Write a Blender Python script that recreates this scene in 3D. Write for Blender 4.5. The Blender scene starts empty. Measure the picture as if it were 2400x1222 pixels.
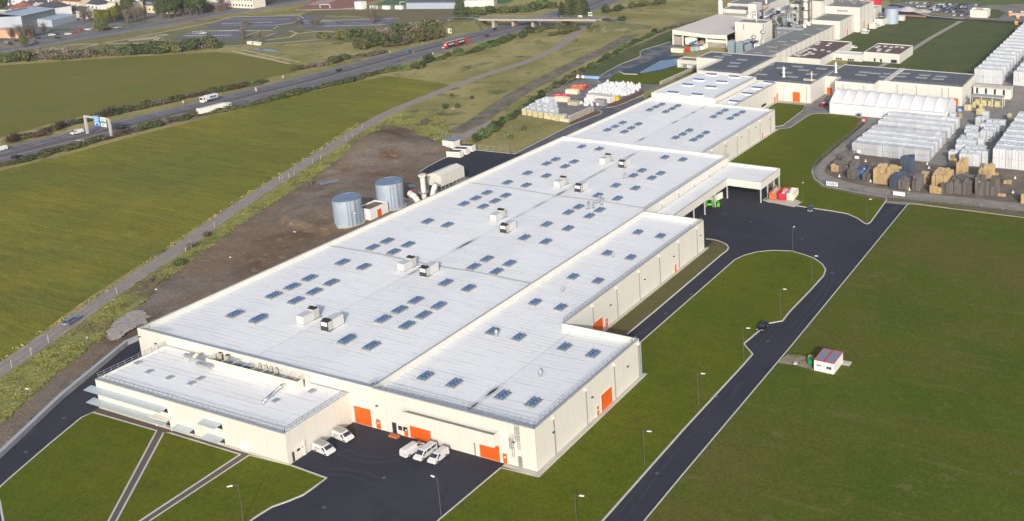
import bpy, bmesh, math, random
from mathutils import Vector, Matrix
random.seed(7)
C = bpy.context.scene
# ---------------------------------------------------------------- camera (fitted to the photograph)
FPX, YAW, PITCH, ROLL = 2316.837, -0.3956979, 0.224607, -0.0111187
CAM = Vector((221.5596, -136.0376, 116.0)); PX, PY = 1849.88, 176.15
def _axes():
    f = Vector((math.sin(YAW)*math.cos(PITCH), math.cos(YAW)*math.cos(PITCH), -math.sin(PITCH)))
    r = Vector((math.cos(YAW), -math.sin(YAW), 0)); up = r.cross(f)
    c, s = math.cos(ROLL), math.sin(ROLL)
    return c*r+s*up, -s*r+c*up, f
AR, AU, AF = _axes()
cd = bpy.data.cameras.new('camera'); cam = bpy.data.objects.new('camera', cd); C.collection.objects.link(cam)
cam.matrix_world = Matrix(((AR.x,AU.x,-AF.x,CAM.x),(AR.y,AU.y,-AF.y,CAM.y),(AR.z,AU.z,-AF.z,CAM.z),(0,0,0,1)))
cd.sensor_width = 36; cd.lens = FPX/2400*36; cd.shift_x = (1200-PX)/2400; cd.shift_y = -(611-PY)/2400
cd.clip_start = 1; cd.clip_end = 8000
C.camera = cam
# ---------------------------------------------------------------- world, sun, exposure
SEL, SAZ = math.radians(23.5), math.radians(35)      # sun behind the camera, to its right
sdir = Vector((math.sin(SAZ)*math.cos(SEL), -math.cos(SAZ)*math.cos(SEL), math.sin(SEL)))
w = bpy.data.worlds.new('World'); C.world = w; w.use_nodes = True
nt = w.node_tree; sky = nt.nodes.new('ShaderNodeTexSky'); sky.sky_type = 'NISHITA'; sky.sun_disc = False
sky.sun_elevation = SEL; sky.sun_rotation = math.atan2(sdir.x, sdir.y); sky.air_density = 1.0; sky.dust_density = 2.8; sky.ozone_density = 0.6
bg = nt.nodes['Background']; nt.links.new(sky.outputs[0], bg.inputs[0]); bg.inputs[1].default_value = 0.15
sl = bpy.data.lights.new('sun', 'SUN'); sl.energy = 3.4; sl.angle = math.radians(0.6); sl.color = (1, 0.95, 0.87)
so = bpy.data.objects.new('sun', sl); C.collection.objects.link(so)
so.rotation_euler = (-sdir).to_track_quat('-Z', 'Y').to_euler()
vs = C.view_settings; vs.view_transform = 'Standard'; vs.look = 'None'; vs.exposure = 0.12; vs.gamma = 1; vs.use_curve_mapping = False

# ---------------------------------------------------------------- measuring helpers
def ray(x, y): return AF + AR*((x-PX)/FPX) - AU*((y-PY)/FPX)
def G(x, y, z=0.0):
    d = ray(x, y); t = (z-CAM.z)/d.z; return Vector((CAM.x+t*d.x, CAM.y+t*d.y))
def onv(x, y, v): d = ray(x, y); t = (v-CAM.y)/d.y; return CAM.x+t*d.x, CAM.z+t*d.z
def onu(x, y, u): d = ray(x, y); t = (u-CAM.x)/d.x; return CAM.y+t*d.y, CAM.z+t*d.z
def GP(pts, z=0.0): return [G(x, y, z) for x, y in pts]
def ordn(n):
    return '%d%s' % (n, 'th' if 10 <= n % 100 <= 20 else {1:'st',2:'nd',3:'rd'}.get(n % 10, 'th'))

# ---------------------------------------------------------------- materials
MATS = {}
def mat(name, col, rough=0.8, metal=0.0, noise=(), bump=None, spec=None, alt=None, brick=None, rnd=0.0, ribs=None, trans=0):
    """noise: list of (scale, amount[, stretch]); alt: list of (colour, scale, lo, hi); brick: (width, height, mortar, amount)"""
    if name in MATS: return MATS[name]
    m = bpy.data.materials.new(name); m.use_nodes = True; n = m.node_tree.nodes; L = m.node_tree.links
    b = n['Principled BSDF']; b.inputs['Roughness'].default_value = rough; b.inputs['Metallic'].default_value = metal
    if spec is not None: b.inputs['Specular IOR Level'].default_value = spec
    cur = n.new('ShaderNodeRGB'); cur.outputs[0].default_value = (*col, 1); out = cur.outputs[0]
    geo = n.new('ShaderNodeNewGeometry')
    def tex(scale, stretch=None, detail=4):
        t = n.new('ShaderNodeTexNoise'); t.inputs['Scale'].default_value = scale; t.inputs['Detail'].default_value = detail
        t.inputs['Roughness'].default_value = 0.6
        mp = n.new('ShaderNodeMapping')
        if stretch: mp.inputs['Rotation'].default_value[2] = stretch[1]; mp.inputs['Scale'].default_value = (stretch[0], 1, 1)
        L.new(geo.outputs['Position'], mp.inputs[0]); L.new(mp.outputs[0], t.inputs['Vector'])
        return t.outputs['Fac']
    for a in (alt or ()):
        c2, sc, lo, hi = a[:4]
        f = tex(sc, a[4] if len(a) > 4 else None)
        r = n.new('ShaderNodeMapRange'); r.inputs[1].default_value = lo; r.inputs[2].default_value = hi
        L.new(f, r.inputs[0]); mx = n.new('ShaderNodeMix'); mx.data_type = 'RGBA'
        L.new(r.outputs[0], mx.inputs[0]); L.new(out, mx.inputs[6]); mx.inputs[7].default_value = (*c2, 1); out = mx.outputs[2]
    for a in noise:
        f = tex(a[0], a[2] if len(a) > 2 else None)
        r = n.new('ShaderNodeMapRange'); r.inputs[1].default_value = 0.25; r.inputs[2].default_value = 0.75
        r.inputs[3].default_value = 1-a[1]; r.inputs[4].default_value = 1+a[1]; r.clamp = False
        L.new(f, r.inputs[0]); v = n.new('ShaderNodeVectorMath'); v.operation = 'SCALE'
        L.new(out, v.inputs[0]); L.new(r.outputs[0], v.inputs['Scale']); out = v.outputs[0]
    if rnd:
        oi = n.new('ShaderNodeObjectInfo'); r = n.new('ShaderNodeMapRange'); r.inputs[3].default_value = 1-rnd; r.inputs[4].default_value = 1+rnd
        L.new(oi.outputs['Random'], r.inputs[0]); v = n.new('ShaderNodeVectorMath'); v.operation = 'SCALE'
        L.new(out, v.inputs[0]); L.new(r.outputs[0], v.inputs['Scale']); out = v.outputs[0]
    if brick:
        bt = n.new('ShaderNodeTexBrick'); bt.inputs['Scale'].default_value = 1
        bt.inputs['Brick Width'].default_value = brick[0]; bt.inputs['Row Height'].default_value = brick[1]
        bt.inputs['Mortar Size'].default_value = brick[2]; bt.inputs['Mortar Smooth'].default_value = 0.4; bt.offset = 0.37
        bt.inputs['Color1'].default_value = (1,1,1,1); bt.inputs['Color2'].default_value = (.965,.965,.965,1)
        bt.inputs['Mortar'].default_value = (1-brick[3],)*3+(1,)
        mp = n.new('ShaderNodeMapping'); 
        if len(brick) > 4: mp.inputs['Rotation'].default_value = brick[4]
        # seams fade in and out along their length
        L.new(geo.outputs['Position'], mp.inputs[0]); L.new(mp.outputs[0], bt.inputs['Vector'])
        fm = n.new('ShaderNodeMapRange'); fm.inputs[1].default_value = .45; fm.inputs[2].default_value = .62; fm.inputs[3].default_value = .12
        L.new(tex(1.0, (.09, 0), 3), fm.inputs[0])
        mx = n.new('ShaderNodeMix'); mx.data_type = 'RGBA'; mx.blend_type = 'MULTIPLY'
        L.new(fm.outputs[0], mx.inputs[0]); L.new(out, mx.inputs[6]); L.new(bt.outputs['Color'], mx.inputs[7]); out = mx.outputs[2]
    L.new(out, b.inputs['Base Color'])
    if ribs:   # vertical sheet ribs: bump on distance along the wall
        sx = n.new('ShaderNodeSeparateXYZ'); L.new(geo.outputs['Position'], sx.inputs[0])
        ad = n.new('ShaderNodeMath'); ad.operation = 'ADD'; L.new(sx.outputs[0], ad.inputs[0]); L.new(sx.outputs[1], ad.inputs[1])
        ml = n.new('ShaderNodeMath'); ml.operation = 'MULTIPLY'; L.new(ad.outputs[0], ml.inputs[0]); ml.inputs[1].default_value = 6.2832/ribs[0]
        sn = n.new('ShaderNodeMath'); sn.operation = 'SINE'; L.new(ml.outputs[0], sn.inputs[0])
        bp = n.new('ShaderNodeBump'); bp.inputs['Strength'].default_value = ribs[1]; bp.inputs['Distance'].default_value = 0.05
        L.new(sn.outputs[0], bp.inputs['Height']); L.new(bp.outputs[0], b.inputs['Normal'])
        if len(ribs) > 2:   # fine dark joints between cladding sheets and faint run-off streaks
            fr = n.new('ShaderNodeMath'); fr.operation = 'WRAP'; L.new(ad.outputs[0], fr.inputs[0]); fr.inputs[1].default_value = ribs[2]; fr.inputs[2].default_value = 0
            lt = n.new('ShaderNodeMath'); lt.operation = 'LESS_THAN'; L.new(fr.outputs[0], lt.inputs[0]); lt.inputs[1].default_value = .14
            st = n.new('ShaderNodeTexNoise'); st.inputs['Scale'].default_value = 1.3; st.inputs['Detail'].default_value = 3; mq = n.new('ShaderNodeMapping'); mq.inputs['Scale'].default_value = (1, 1, .06); L.new(geo.outputs['Position'], mq.inputs[0]); L.new(mq.outputs[0], st.inputs['Vector'])
            sr = n.new('ShaderNodeMapRange'); sr.inputs[1].default_value = .45; sr.inputs[2].default_value = .75; sr.inputs[3].default_value = 0; sr.inputs[4].default_value = .35; L.new(st.outputs['Fac'], sr.inputs[0])
            mxx = n.new('ShaderNodeMath'); mxx.operation = 'MAXIMUM'; L.new(lt.outputs[0], mxx.inputs[0]); L.new(sr.outputs[0], mxx.inputs[1])
            m2 = n.new('ShaderNodeMix'); m2.data_type = 'RGBA'; L.new(mxx.outputs[0], m2.inputs[0]); L.new(out, m2.inputs[6]); m2.inputs[7].default_value = (col[0]*.87, col[1]*.86, col[2]*.85, 1); L.new(m2.outputs[2], b.inputs['Base Color'])
    if bump:
        bp = n.new('ShaderNodeBump'); bp.inputs['Strength'].default_value = bump[1]; bp.inputs['Distance'].default_value = bump[2]
        L.new(tex(bump[0]), bp.inputs['Height']); L.new(bp.outputs[0], b.inputs['Normal'])
    if trans: b.inputs['Transmission Weight'].default_value = trans
    MATS[name] = m; return m

lawn = mat('lawn_grass', (.083,.112,.007), .95, spec=.1, alt=[((.110,.122,.009),.035,.35,.7),((.120,.108,.016),.12,.5,.8),((.064,.102,.007),.06,.55,.75)], noise=[(.22,.06),(1.1,.15),(2.4,.30),(.4,.09,(.25,.9))], bump=(3,.5,.15))
lawn_far = mat('old_lawn_grass', (.085,.108,.038), .95, spec=.1, alt=[((.12,.115,.055),.05,.4,.75),((.06,.10,.03),.09,.5,.7)], noise=[(.7,.16),(3,.16)])
rough_lawn = mat('rough_meadow_grass', (.215,.20,.068), .95, spec=.1, alt=[((.35,.30,.13),.035,.38,.58),((.11,.12,.045),.07,.52,.68),((.30,.26,.12),.2,.56,.72)], noise=[(.8,.22),(3,.28)], bump=(1.2,.8,.4))
lawn_r = mat('right_lawn_grass', (.078,.106,.011), .95, spec=.1, alt=[((.105,.102,.018),.05,.42,.66,(.12,1.57)),((.060,.096,.010),.03,.5,.7),((.115,.118,.03),.5,.55,.72,(.1,1.5)),((.115,.102,.026),.012,.52,.68),((.135,.125,.045),.17,.60,.74)], noise=[(.25,.07),(1.1,.15),(2.4,.30)], bump=(3,.5,.15))
crop_m = mat('crop_field_green', (.152,.162,.026), .95, spec=.1, alt=[((.200,.178,.028),.011,.42,.64),((.120,.142,.028),.018,.48,.72),((.165,.150,.028),.05,.54,.75)], noise=[(.09,.12,(.08,1.45)),(.45,.20,(.07,1.45)),(1.3,.24,(.12,1.45)),(1.5,.36)], bump=(2.5,.4,.15))
crop2_m = mat('crop_field_brown', (.150,.148,.032), .95, spec=.1, alt=[((.180,.158,.040),.015,.42,.66),((.122,.145,.032),.03,.52,.74)], noise=[(.3,.08,(.2,1.2)),(1.2,.26)])
dirt_m = mat('bare_soil', (.205,.150,.105), .95, spec=.1, alt=[((.225,.195,.170),.025,.46,.62),((.150,.098,.062),.05,.48,.64),((.28,.225,.17),.3,.58,.75),((.17,.155,.08),.08,.62,.72)], noise=[(.6,.16),(3,.28)], bump=(2,1,.4))
gravel_m = mat('track_gravel', (.27,.235,.215), .95, spec=.1, alt=[((.34,.305,.275),.25,.45,.7)], noise=[(1,.12),(4,.2)], bump=(3,.6,.1))
asph = mat('fresh_asphalt', (.034,.035,.048), .85, spec=.2, alt=[((.050,.051,.064),.03,.45,.75),((.026,.027,.038),.12,.55,.8),((.075,.073,.078),.045,.62,.82,(3,.9))], noise=[(1.5,.08),(7,.22)], bump=(8,.4,.03))
asph_old = mat('worn_asphalt', (.19,.18,.18), .9, spec=.2, alt=[((.26,.245,.23),.06,.42,.66),((.10,.10,.11),.15,.5,.75)], noise=[(1,.1),(5,.14)])
moto_m = mat('motorway_asphalt', (.145,.138,.158), .85, spec=.25, alt=[((.17,.165,.185),.4,.4,.7,(.03,0)),((.105,.10,.12),.8,.5,.7,(.02,.0))], noise=[(4,.1)])
yard_m = mat('yard_hardstanding', (.235,.22,.21), .95, spec=.15, alt=[((.30,.28,.255),.05,.42,.66),((.17,.165,.16),.11,.5,.72)], noise=[(.8,.14),(4,.18)])
yard_dirt = mat('yard_mud', (.16,.13,.11), .95, spec=.1, alt=[((.23,.195,.16),.08,.45,.7),((.10,.085,.075),.2,.52,.7)], noise=[(1,.15),(4,.2)], bump=(2,.6,.2))
conc = mat('concrete', (.46,.43,.37), .9, noise=[(.8,.07),(4,.07)])
kerb_m = mat('kerb_concrete', (.50,.485,.45), .85, noise=[(1.5,.08)])
pathm = mat('brown_path_surface', (.125,.105,.098), .9, spec=.15, noise=[(2,.08),(8,.18)])
roof_m = mat('white_roof_membrane', (.80,.805,.81), .6, spec=.3, noise=[(.05,.03),(.5,.03),(2.5,.03)], brick=(7.0,1.25,.11,.34))
cream = mat('cream_cladding', (.635,.625,.58), .55, spec=.3, noise=[(.12,.02),(.8,.012)], ribs=(.33,.22,6.2))
cream2 = mat('cream_trim', (.69,.67,.615), .55, spec=.3, noise=[(.4,.02)])
coping = mat('grey_coping', (.42,.42,.42), .45, .3, noise=[(.5,.04)])
casing_m = mat('unit_casing', (.55,.56,.57), .4, .1, noise=[(.6,.03)])
white_m = mat('white_paint', (.74,.74,.74), .4, noise=[(.6,.03)])
orange = mat('orange_door_paint', (.68,.108,.010), .5, ribs=None, noise=[(.5,.03)])
steel = mat('galvanised_steel', (.34,.35,.37), .45, .4, noise=[(.6,.10),(3,.06)])
silo_m = mat('silo_corrugated_steel', (.40,.48,.59), .42, .25, noise=[(.4,.08),(2,.06)])
silo_top = mat('silo_roof_steel', (.26,.32,.42), .45, .6, noise=[(.5,.08)])
darkm = mat('dark_metal', (.05,.055,.065), .5, .3)
black = mat('black_rubber', (.02,.02,.022), .8)
glass = mat('dark_glass', (.03,.04,.055), .08, spec=.8)
dome_m = mat('blue_polycarbonate_dome', (.080,.130,.235), .35, spec=.3, noise=[(.3,.10),(1.5,.12)])
kerbcol = mat('skylight_upstand', (.34,.345,.34), .5, .2)
flat_sky = mat('pale_skylight', (.26,.31,.37), .3, spec=.6, noise=[(.8,.08)])
greyroof = mat('slate_grey_roof_felt', (.105,.112,.13), .8, noise=[(.08,.08),(.6,.05)], brick=(9.0,1.2,.06,.25))
greyroof2 = mat('olive_grey_roof_felt', (.20,.205,.20), .85, noise=[(.05,.10),(.5,.07),(3,.06)])
brownroof = mat('brown_gravel_roof', (.125,.078,.075), .95, noise=[(.3,.12),(2,.16)])
shedroof = mat('pale_pink_sheet_roof', (.60,.55,.50), .7, noise=[(.1,.04),(.6,.03)], ribs=(.6,.2))
pipe_m = mat('pale_ducting', (.40,.42,.45), .45, .4, noise=[(.5,.08)])
bluegrey = mat('blue_grey_filter_casing', (.30,.37,.44), .5, .3, noise=[(.5,.08)])
pvc = mat('white_tent_fabric', (.70,.70,.72), .6, noise=[(.2,.03)])
wrap = mat('white_stretch_wrap', (.56,.585,.62), .38, spec=.5, rnd=.07, noise=[(.6,.07),(2.5,.06)], bump=(1.6,.6,.2))
wrap2 = mat('grey_stretch_wrap', (.45,.47,.50), .38, spec=.5, rnd=.10, noise=[(.6,.08),(2.5,.08)], bump=(1.6,.6,.2))
bag_m = mat('white_woven_bag', (.62,.63,.66), .7, rnd=.06, noise=[(.8,.07)], bump=(2.5,.7,.15))
wood_l = mat('pale_pine_wood', (.56,.41,.22), .8, rnd=.12, noise=[(1,.1),(5,.12)])
wood_g = mat('weathered_grey_wood', (.17,.155,.145), .85, rnd=.22, noise=[(1,.12),(5,.15)])
wood_b = mat('blue_painted_wood', (.075,.105,.16), .8, rnd=.15, noise=[(1,.12),(5,.12)])
straw = mat('pale_yellow_packs', (.52,.46,.26), .8, rnd=.12, noise=[(1,.1)])
stone_m = mat('stone_block_wall', (.36,.33,.29), .95, noise=[(.6,.25),(2.5,.2)], brick=(1.2,.5,.05,.35))
tile_r = mat('red_roof_tiles', (.24,.085,.055), .9, noise=[(.4,.14),(2,.15)], rnd=.1)
tile_d = mat('dark_slate_roof', (.068,.066,.085), .8, noise=[(.4,.12),(2,.1)], rnd=.12)
render_m = mat('pale_house_render', (.68,.63,.55), .85, noise=[(.2,.05)], rnd=.08)
render_w = mat('white_house_render', (.74,.74,.75), .85, noise=[(.2,.05)], rnd=.05)
render_y = mat('yellow_house_render', (.66,.58,.42), .85, noise=[(.2,.05)])
salmon = mat('salmon_render', (.62,.34,.22), .85, noise=[(.3,.06)])
sheet_bl = mat('pale_blue_sheet', (.42,.48,.56), .5, .2, noise=[(.15,.08),(.8,.05)])
sheet_gr = mat('grey_green_sheet', (.17,.20,.215), .6, .1, noise=[(.3,.1)])
water = mat('pond_water', (.035,.075,.16), .12, spec=.7, noise=[(.15,.1),(1,.08)], bump=(1.2,.25,.1))
liner = mat('pond_liner', (.018,.028,.055), .5, noise=[(.4,.12)])
redclay = mat('red_clay_pitch', (.24,.10,.085), .95, noise=[(.1,.06),(.8,.06)])
pinkclay = mat('pale_clay_pitch', (.33,.25,.22), .95, noise=[(.1,.06)])
turf_g = mat('green_synthetic_pitch', (.045,.12,.05), .95, noise=[(.1,.06),(.8,.05)])
paint_l = mat('road_marking_paint', (.40,.40,.40), .7, noise=[(1.5,.2)])
sand = mat('pale_sand_path', (.40,.34,.22), .95, noise=[(.5,.15)])
leafd = mat('dark_green_foliage', (.072,.094,.042), .9, spec=.15, rnd=.25, noise=[(.35,.3),(1.5,.3)])
leafm = mat('olive_foliage', (.115,.125,.052), .9, spec=.15, rnd=.25, noise=[(.35,.3),(1.5,.3)])
leafg = mat('bright_green_foliage', (.10,.145,.05), .9, spec=.15, rnd=.25, noise=[(.35,.3),(1.5,.3)])
leafr = mat('bare_reddish_twigs', (.115,.078,.06), .9, spec=.15, rnd=.2, noise=[(.35,.3),(1.5,.3)])
leafb = mat('bare_grey_twigs', (.19,.165,.135), .9, spec=.15, rnd=.2, noise=[(.35,.3),(1.5,.3)])
tuft_m = mat('dry_yellow_tufts', (.30,.27,.10), .95, spec=.1, rnd=.2, noise=[(.5,.3)])
bark = mat('bark', (.09,.07,.055), .95)
blossom = mat('pale_grey_rubble', (.34,.30,.27), .95, noise=[(1.5,.3),(5,.3)])
redp = mat('red_paint', (.48,.035,.035), .5, noise=[(.5,.06)])
crim = mat('crimson_paint', (.62,.02,.055), .5, noise=[(.5,.06)])
rust = mat('rusty_orange_paint', (.50,.13,.05), .7, noise=[(.8,.15)])
beige = mat('beige_paint', (.68,.63,.50), .6, noise=[(.6,.08)])
tealp = mat('pale_teal_paint', (.25,.42,.42), .6, noise=[(.6,.08)])
greenp = mat('bright_green_paint', (.10,.50,.03), .45)
bluep = mat('bright_blue_sign', (.02,.20,.62), .5)
bluep2 = mat('mid_blue_paint', (.05,.16,.42), .5)
yellowp = mat('yellow_paint', (.62,.46,.03), .6)
greysign = mat('pale_grey_paint', (.42,.42,.40), .7)
lampm = mat('dark_lamp_pole', (.10,.10,.105), .6, .2)
galv = mat('grey_post_paint', (.24,.25,.265), .6, .2)
rubble = mat('mixed_waste', (.52,.44,.36), .95, noise=[(1.5,.35),(5,.3)])
def carpaint(name, col, m=.25): return mat(name, col, .25, m, spec=.6)
CARS = {'white': carpaint('white_car_paint',(.60,.61,.62),0), 'black': carpaint('black_car_paint',(.015,.016,.02)), 'dark blue': carpaint('dark_blue_car_paint',(.02,.035,.09)),
  'silver': carpaint('silver_car_paint',(.42,.44,.47),.5), 'grey': carpaint('grey_car_paint',(.12,.13,.15),.4), 'red': carpaint('red_car_paint',(.33,.02,.025)), 'blue': carpaint('blue_car_paint',(.05,.15,.33)), 'steel blue': carpaint('steel_blue_car_paint',(.20,.27,.37),.4)}
CREAMS = [cream, roof_m, coping]

# ---------------------------------------------------------------- object helpers
class MB:
    def __init__(s): s.v = []; s.f = []; s.m = []
    def face(s, pts, mi=0):
        i = len(s.v); s.v += [tuple(p) for p in pts]; s.f.append(tuple(range(i, i+len(pts)))); s.m.append(mi)
    def add(s, v, f, mi=0):
        i = len(s.v); s.v += [tuple(p) for p in v]; s.f += [tuple(i+j for j in q) for q in f]; s.m += [mi]*len(f)
    def box(s, x0, y0, z0, x1, y1, z1, mi=0, bottom=True):
        v = [(x0,y0,z0),(x1,y0,z0),(x1,y1,z0),(x0,y1,z0),(x0,y0,z1),(x1,y0,z1),(x1,y1,z1),(x0,y1,z1)]
        f = [(4,5,6,7),(0,1,5,4),(1,2,6,5),(2,3,7,6),(3,0,4,7)] + ([(3,2,1,0)] if bottom else [])
        s.add(v, f, mi)
    def obox(s, a, b, wd, z0, z1, mi=0, z0b=None, z1b=None):
        """box along the segment a-b, width wd"""
        a = Vector(a[:2]); b = Vector(b[:2]); d = (b-a).normalized(); n = Vector((-d.y, d.x))*wd/2
        z0b = z0 if z0b is None else z0b; z1b = z1 if z1b is None else z1b
        P = [(*(a-n), z0), (*(b-n), z0b), (*(b+n), z0b), (*(a+n), z0), (*(a-n), z1), (*(b-n), z1b), (*(b+n), z1b), (*(a+n), z1)]
        s.add(P, [(4,5,6,7),(0,1,5,4),(1,2,6,5),(2,3,7,6),(3,0,4,7),(3,2,1,0)], mi)
    def cyl(s, p, q, r0, r1=None, n=10, mi=0, cap=True):
        p = Vector(p); q = Vector(q); r1 = r0 if r1 is None else r1; d = (q-p).normalized()
        a = d.orthogonal().normalized(); b = d.cross(a); v = []
        for k in range(n):
            t = 2*math.pi*k/n; o = a*math.cos(t)+b*math.sin(t); v += [p+o*r0, q+o*r1]
        f = [(2*k, 2*((k+1) % n), 2*((k+1) % n)+1, 2*k+1) for k in range(n)]
        if cap: f += [tuple(2*k+1 for k in range(n)), tuple(2*k for k in reversed(range(n)))]
        s.add(v, f, mi)
    def tube(s, pts, r, n=8, mi=0):
        for a, b in zip(pts, pts[1:]): s.cyl(a, b, r, r, n, mi)
    def prism(s, poly, z0, z1, mi=0, mtop=None, cap=True):
        n = len(poly); ar = sum(poly[i][0]*poly[(i+1)%n][1]-poly[(i+1)%n][0]*poly[i][1] for i in range(n))
        if ar < 0: poly = list(reversed(poly))
        i = len(s.v); s.v += [(p[0],p[1],z0) for p in poly]+[(p[0],p[1],z1) for p in poly]
        for k in range(n): s.f.append((i+k, i+(k+1) % n, i+n+(k+1) % n, i+n+k)); s.m.append(mi)
        if cap: s.f.append(tuple(range(i+n, i+2*n))); s.m.append(mi if mtop is None else mtop)
    def build(s, name, mats, parent=None, world=False, smooth=False, data_only=False):
        me = bpy.data.meshes.new(name); vv = s.v
        if world and parent is not None:
            o = base_of(parent); vv = [(x-o[0], y-o[1], z-o[2]) for x, y, z in s.v]
        me.from_pydata(vv, [], s.f); 
        for m in (mats if isinstance(mats, (list, tuple)) else [mats]): me.materials.append(m)
        me.polygons.foreach_set('material_index', s.m)
        if smooth: me.polygons.foreach_set('use_smooth', [True]*len(s.f))
        me.update()
        if data_only: return me
        o = bpy.data.objects.new(name, me); C.collection.objects.link(o); o.parent = parent
        return o
def base_of(o):
    p = Vector((0,0,0))
    while o is not None: p += o.location; o = o.parent
    return p
def tag(o, label=None, cat=None, group=None, kind=None):
    if label: o['label'] = label
    if cat: o['category'] = cat
    if group: o['group'] = group
    if kind: o['kind'] = kind
    return o
def thing(name, label, cat, loc=(0,0,0), rz=0.0, group=None):
    o = bpy.data.objects.new(name, None); C.collection.objects.link(o); o.location = (loc[0], loc[1], loc[2] if len(loc) > 2 else 0)
    o.rotation_euler = (0, 0, rz); o.empty_display_size = .5
    return tag(o, label, cat, group)
def dup(root, loc, rz=0.0, label=None, group=None, scale=None):
    def cp(o, par):
        c = o.copy(); C.collection.objects.link(c); c.parent = par
        for ch in KIDS.get(o.name, ()): KIDS.setdefault(c.name, []).append(cp(ch, c))
        return c
    if root.name not in KIDS: reg(root)
    r = cp(root, None); r.location = (loc[0], loc[1], loc[2] if len(loc) > 2 else 0); r.rotation_euler = (0, 0, rz)
    if label: r['label'] = label
    if group: r['group'] = group
    if scale: r.scale = scale if isinstance(scale, (tuple, list)) else (scale,)*3
    return r
KIDS = {}
def reg(root):
    for o in [root]+list(root.children_recursive): KIDS[o.name] = list(o.children)
class Maker:
    """first use moves the prototype itself, later uses copy it"""
    def __init__(s, fn): s.fn = fn; s.p = None
    def __call__(s, loc, rz=0.0, label=None, group=None, scale=None):
        if s.p is None:
            s.p = s.fn(); reg(s.p); o = s.p; o.location = (loc[0], loc[1], loc[2] if len(loc) > 2 else 0); o.rotation_euler = (0,0,rz)
            if label: o['label'] = label
            if group: o['group'] = group
            if scale: o.scale = scale if isinstance(scale, (tuple, list)) else (scale,)*3
            return o
        return dup(s.p, loc, rz, label, group, scale)
def struct(name, mb, m, smooth=False): return tag(mb.build(name, m, smooth=smooth), kind='structure')
def smooth_poly(pts, it=1, closed=True):
    for _ in range(it):
        out = []; n = len(pts)
        for i in range(n if closed else n-1):
            a = pts[i]; b = pts[(i+1) % n]; out += [a*.75+b*.25, a*.25+b*.75]
        pts = out if closed else [pts[0]]+out+[pts[-1]]
    return pts
def sheet(name, pts, z, m, world=False):
    P = pts if world else GP(pts)
    mb = MB(); n = len(P); ar = sum(P[i][0]*P[(i+1)%n][1]-P[(i+1)%n][0]*P[i][1] for i in range(n))
    if ar < 0: P = list(reversed(P))
    bm = bmesh.new(); vs_ = [bm.verts.new((p[0], p[1], z)) for p in P]; bm.faces.new(vs_); bmesh.ops.triangulate(bm, faces=bm.faces[:])
    me = bpy.data.meshes.new(name); bm.to_mesh(me); bm.free(); me.materials.append(m)
    o = bpy.data.objects.new(name, me); C.collection.objects.link(o); return tag(o, kind='structure')
def strip(mb, P, wd, z0, z1, mi=0, closed=False):
    """solid strip of width wd along polyline P (mitred)"""
    n = len(P); L_, R_ = [], []
    for i in range(n):
        a = P[i-1] if (i > 0 or closed) else P[i]; b = P[(i+1) % n] if (i < n-1 or closed) else P[i]
        d = (Vector(b[:2])-Vector(a[:2])); d = d.normalized() if d.length > 1e-6 else Vector((1,0)); nn = Vector((-d.y, d.x))*wd/2
        p = Vector(P[i][:2]); L_.append(p+nn); R_.append(p-nn)
    m = n if closed else n-1; i0 = len(mb.v)
    for k in range(n): mb.v += [(*L_[k], z1), (*R_[k], z1), (*L_[k], z0), (*R_[k], z0)]
    for k in range(m):
        a = i0+4*k; b = i0+4*((k+1) % n)
        mb.f += [(a+1, b+1, b, a), (a, b, b+2, a+2), (a+3, b+3, b+1, a+1)]; mb.m += [mi]*3
def kerb(pts, closed=False, world=False, wd=.35, it=0):
    P = pts if world else GP(pts)
    if it: P = smooth_poly(P, it, closed)
    mb = MB(); strip(mb, P, wd, 0, .17, closed=closed); return struct('kerb', mb, kerb_m)
# ---------------------------------------------------------------- dimensions of the main complex (metres)
uS, uE, u2, uN = 71.0, 111.5, 91.3, 60.4
vE, v2, v3, v4 = 38.2, 108.6, 167.7, 233.6
Z1 = 9.3
# ---------------------------------------------------------------- ground
from mathutils import noise as NZ
def inpoly(x, y, P):
    c = False; j = len(P)-1
    for i in range(len(P)):
        if (P[i][1] > y) != (P[j][1] > y) and x < (P[j][0]-P[i][0])*(y-P[i][1])/(P[j][1]-P[i][1])+P[i][0]: c = not c
        j = i
    return c
def terrain(name, P, z0, h, m, cell=1.2, wob=.0):
    xs = [p[0] for p in P]; ys = [p[1] for p in P]; x0, y0 = min(xs), min(ys)
    nx = int((max(xs)-x0)/cell)+1; ny = int((max(ys)-y0)/cell)+1; ids = {}; mb = MB()
    def vid(i, j):
        if (i, j) not in ids:
            x = x0+i*cell; y = y0+j*cell; jx = wob*NZ.noise((x*.6, y*.6, 1)); jy = wob*NZ.noise((x*.6, y*.6, 9))
            ids[i, j] = len(mb.v); mb.v.append((x+jx, y+jy, z0+h(x, y)))
        return ids[i, j]
    for i in range(nx):
        for j in range(ny):
            if inpoly(x0+(i+.5)*cell, y0+(j+.5)*cell, P):
                mb.f.append((vid(i,j), vid(i+1,j), vid(i+1,j+1), vid(i,j+1))); mb.m.append(0)
    return struct(name, mb, m, smooth=True)
sheet('ground', [(-2600,-900),(2600,-900),(2600,3200),(-2600,3200)], -.06, rough_lawn, world=True)
# fresh asphalt under the yards and roads round the new halls
sheet('asphalt_road', [(14,-75),(12.5,-42),(9.3,-35.6),(-2,-16.6),(-12.5,5),(-11,30),(-8,45),(2,50),(2,166),(72,166)]+[tuple(G(*p)) for p in [(1903,452),(2078,472),(2127,478),(1857,809),(1513,1219),(1400,1400)]], .0, asph, world=True)
# worn ramp of brown rubble where the new road meets the storage yard
sheet('rubble_strip', [(2078,461),(2137,469),(2133,482),(2076,476)], .03, gravel_m)
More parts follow.
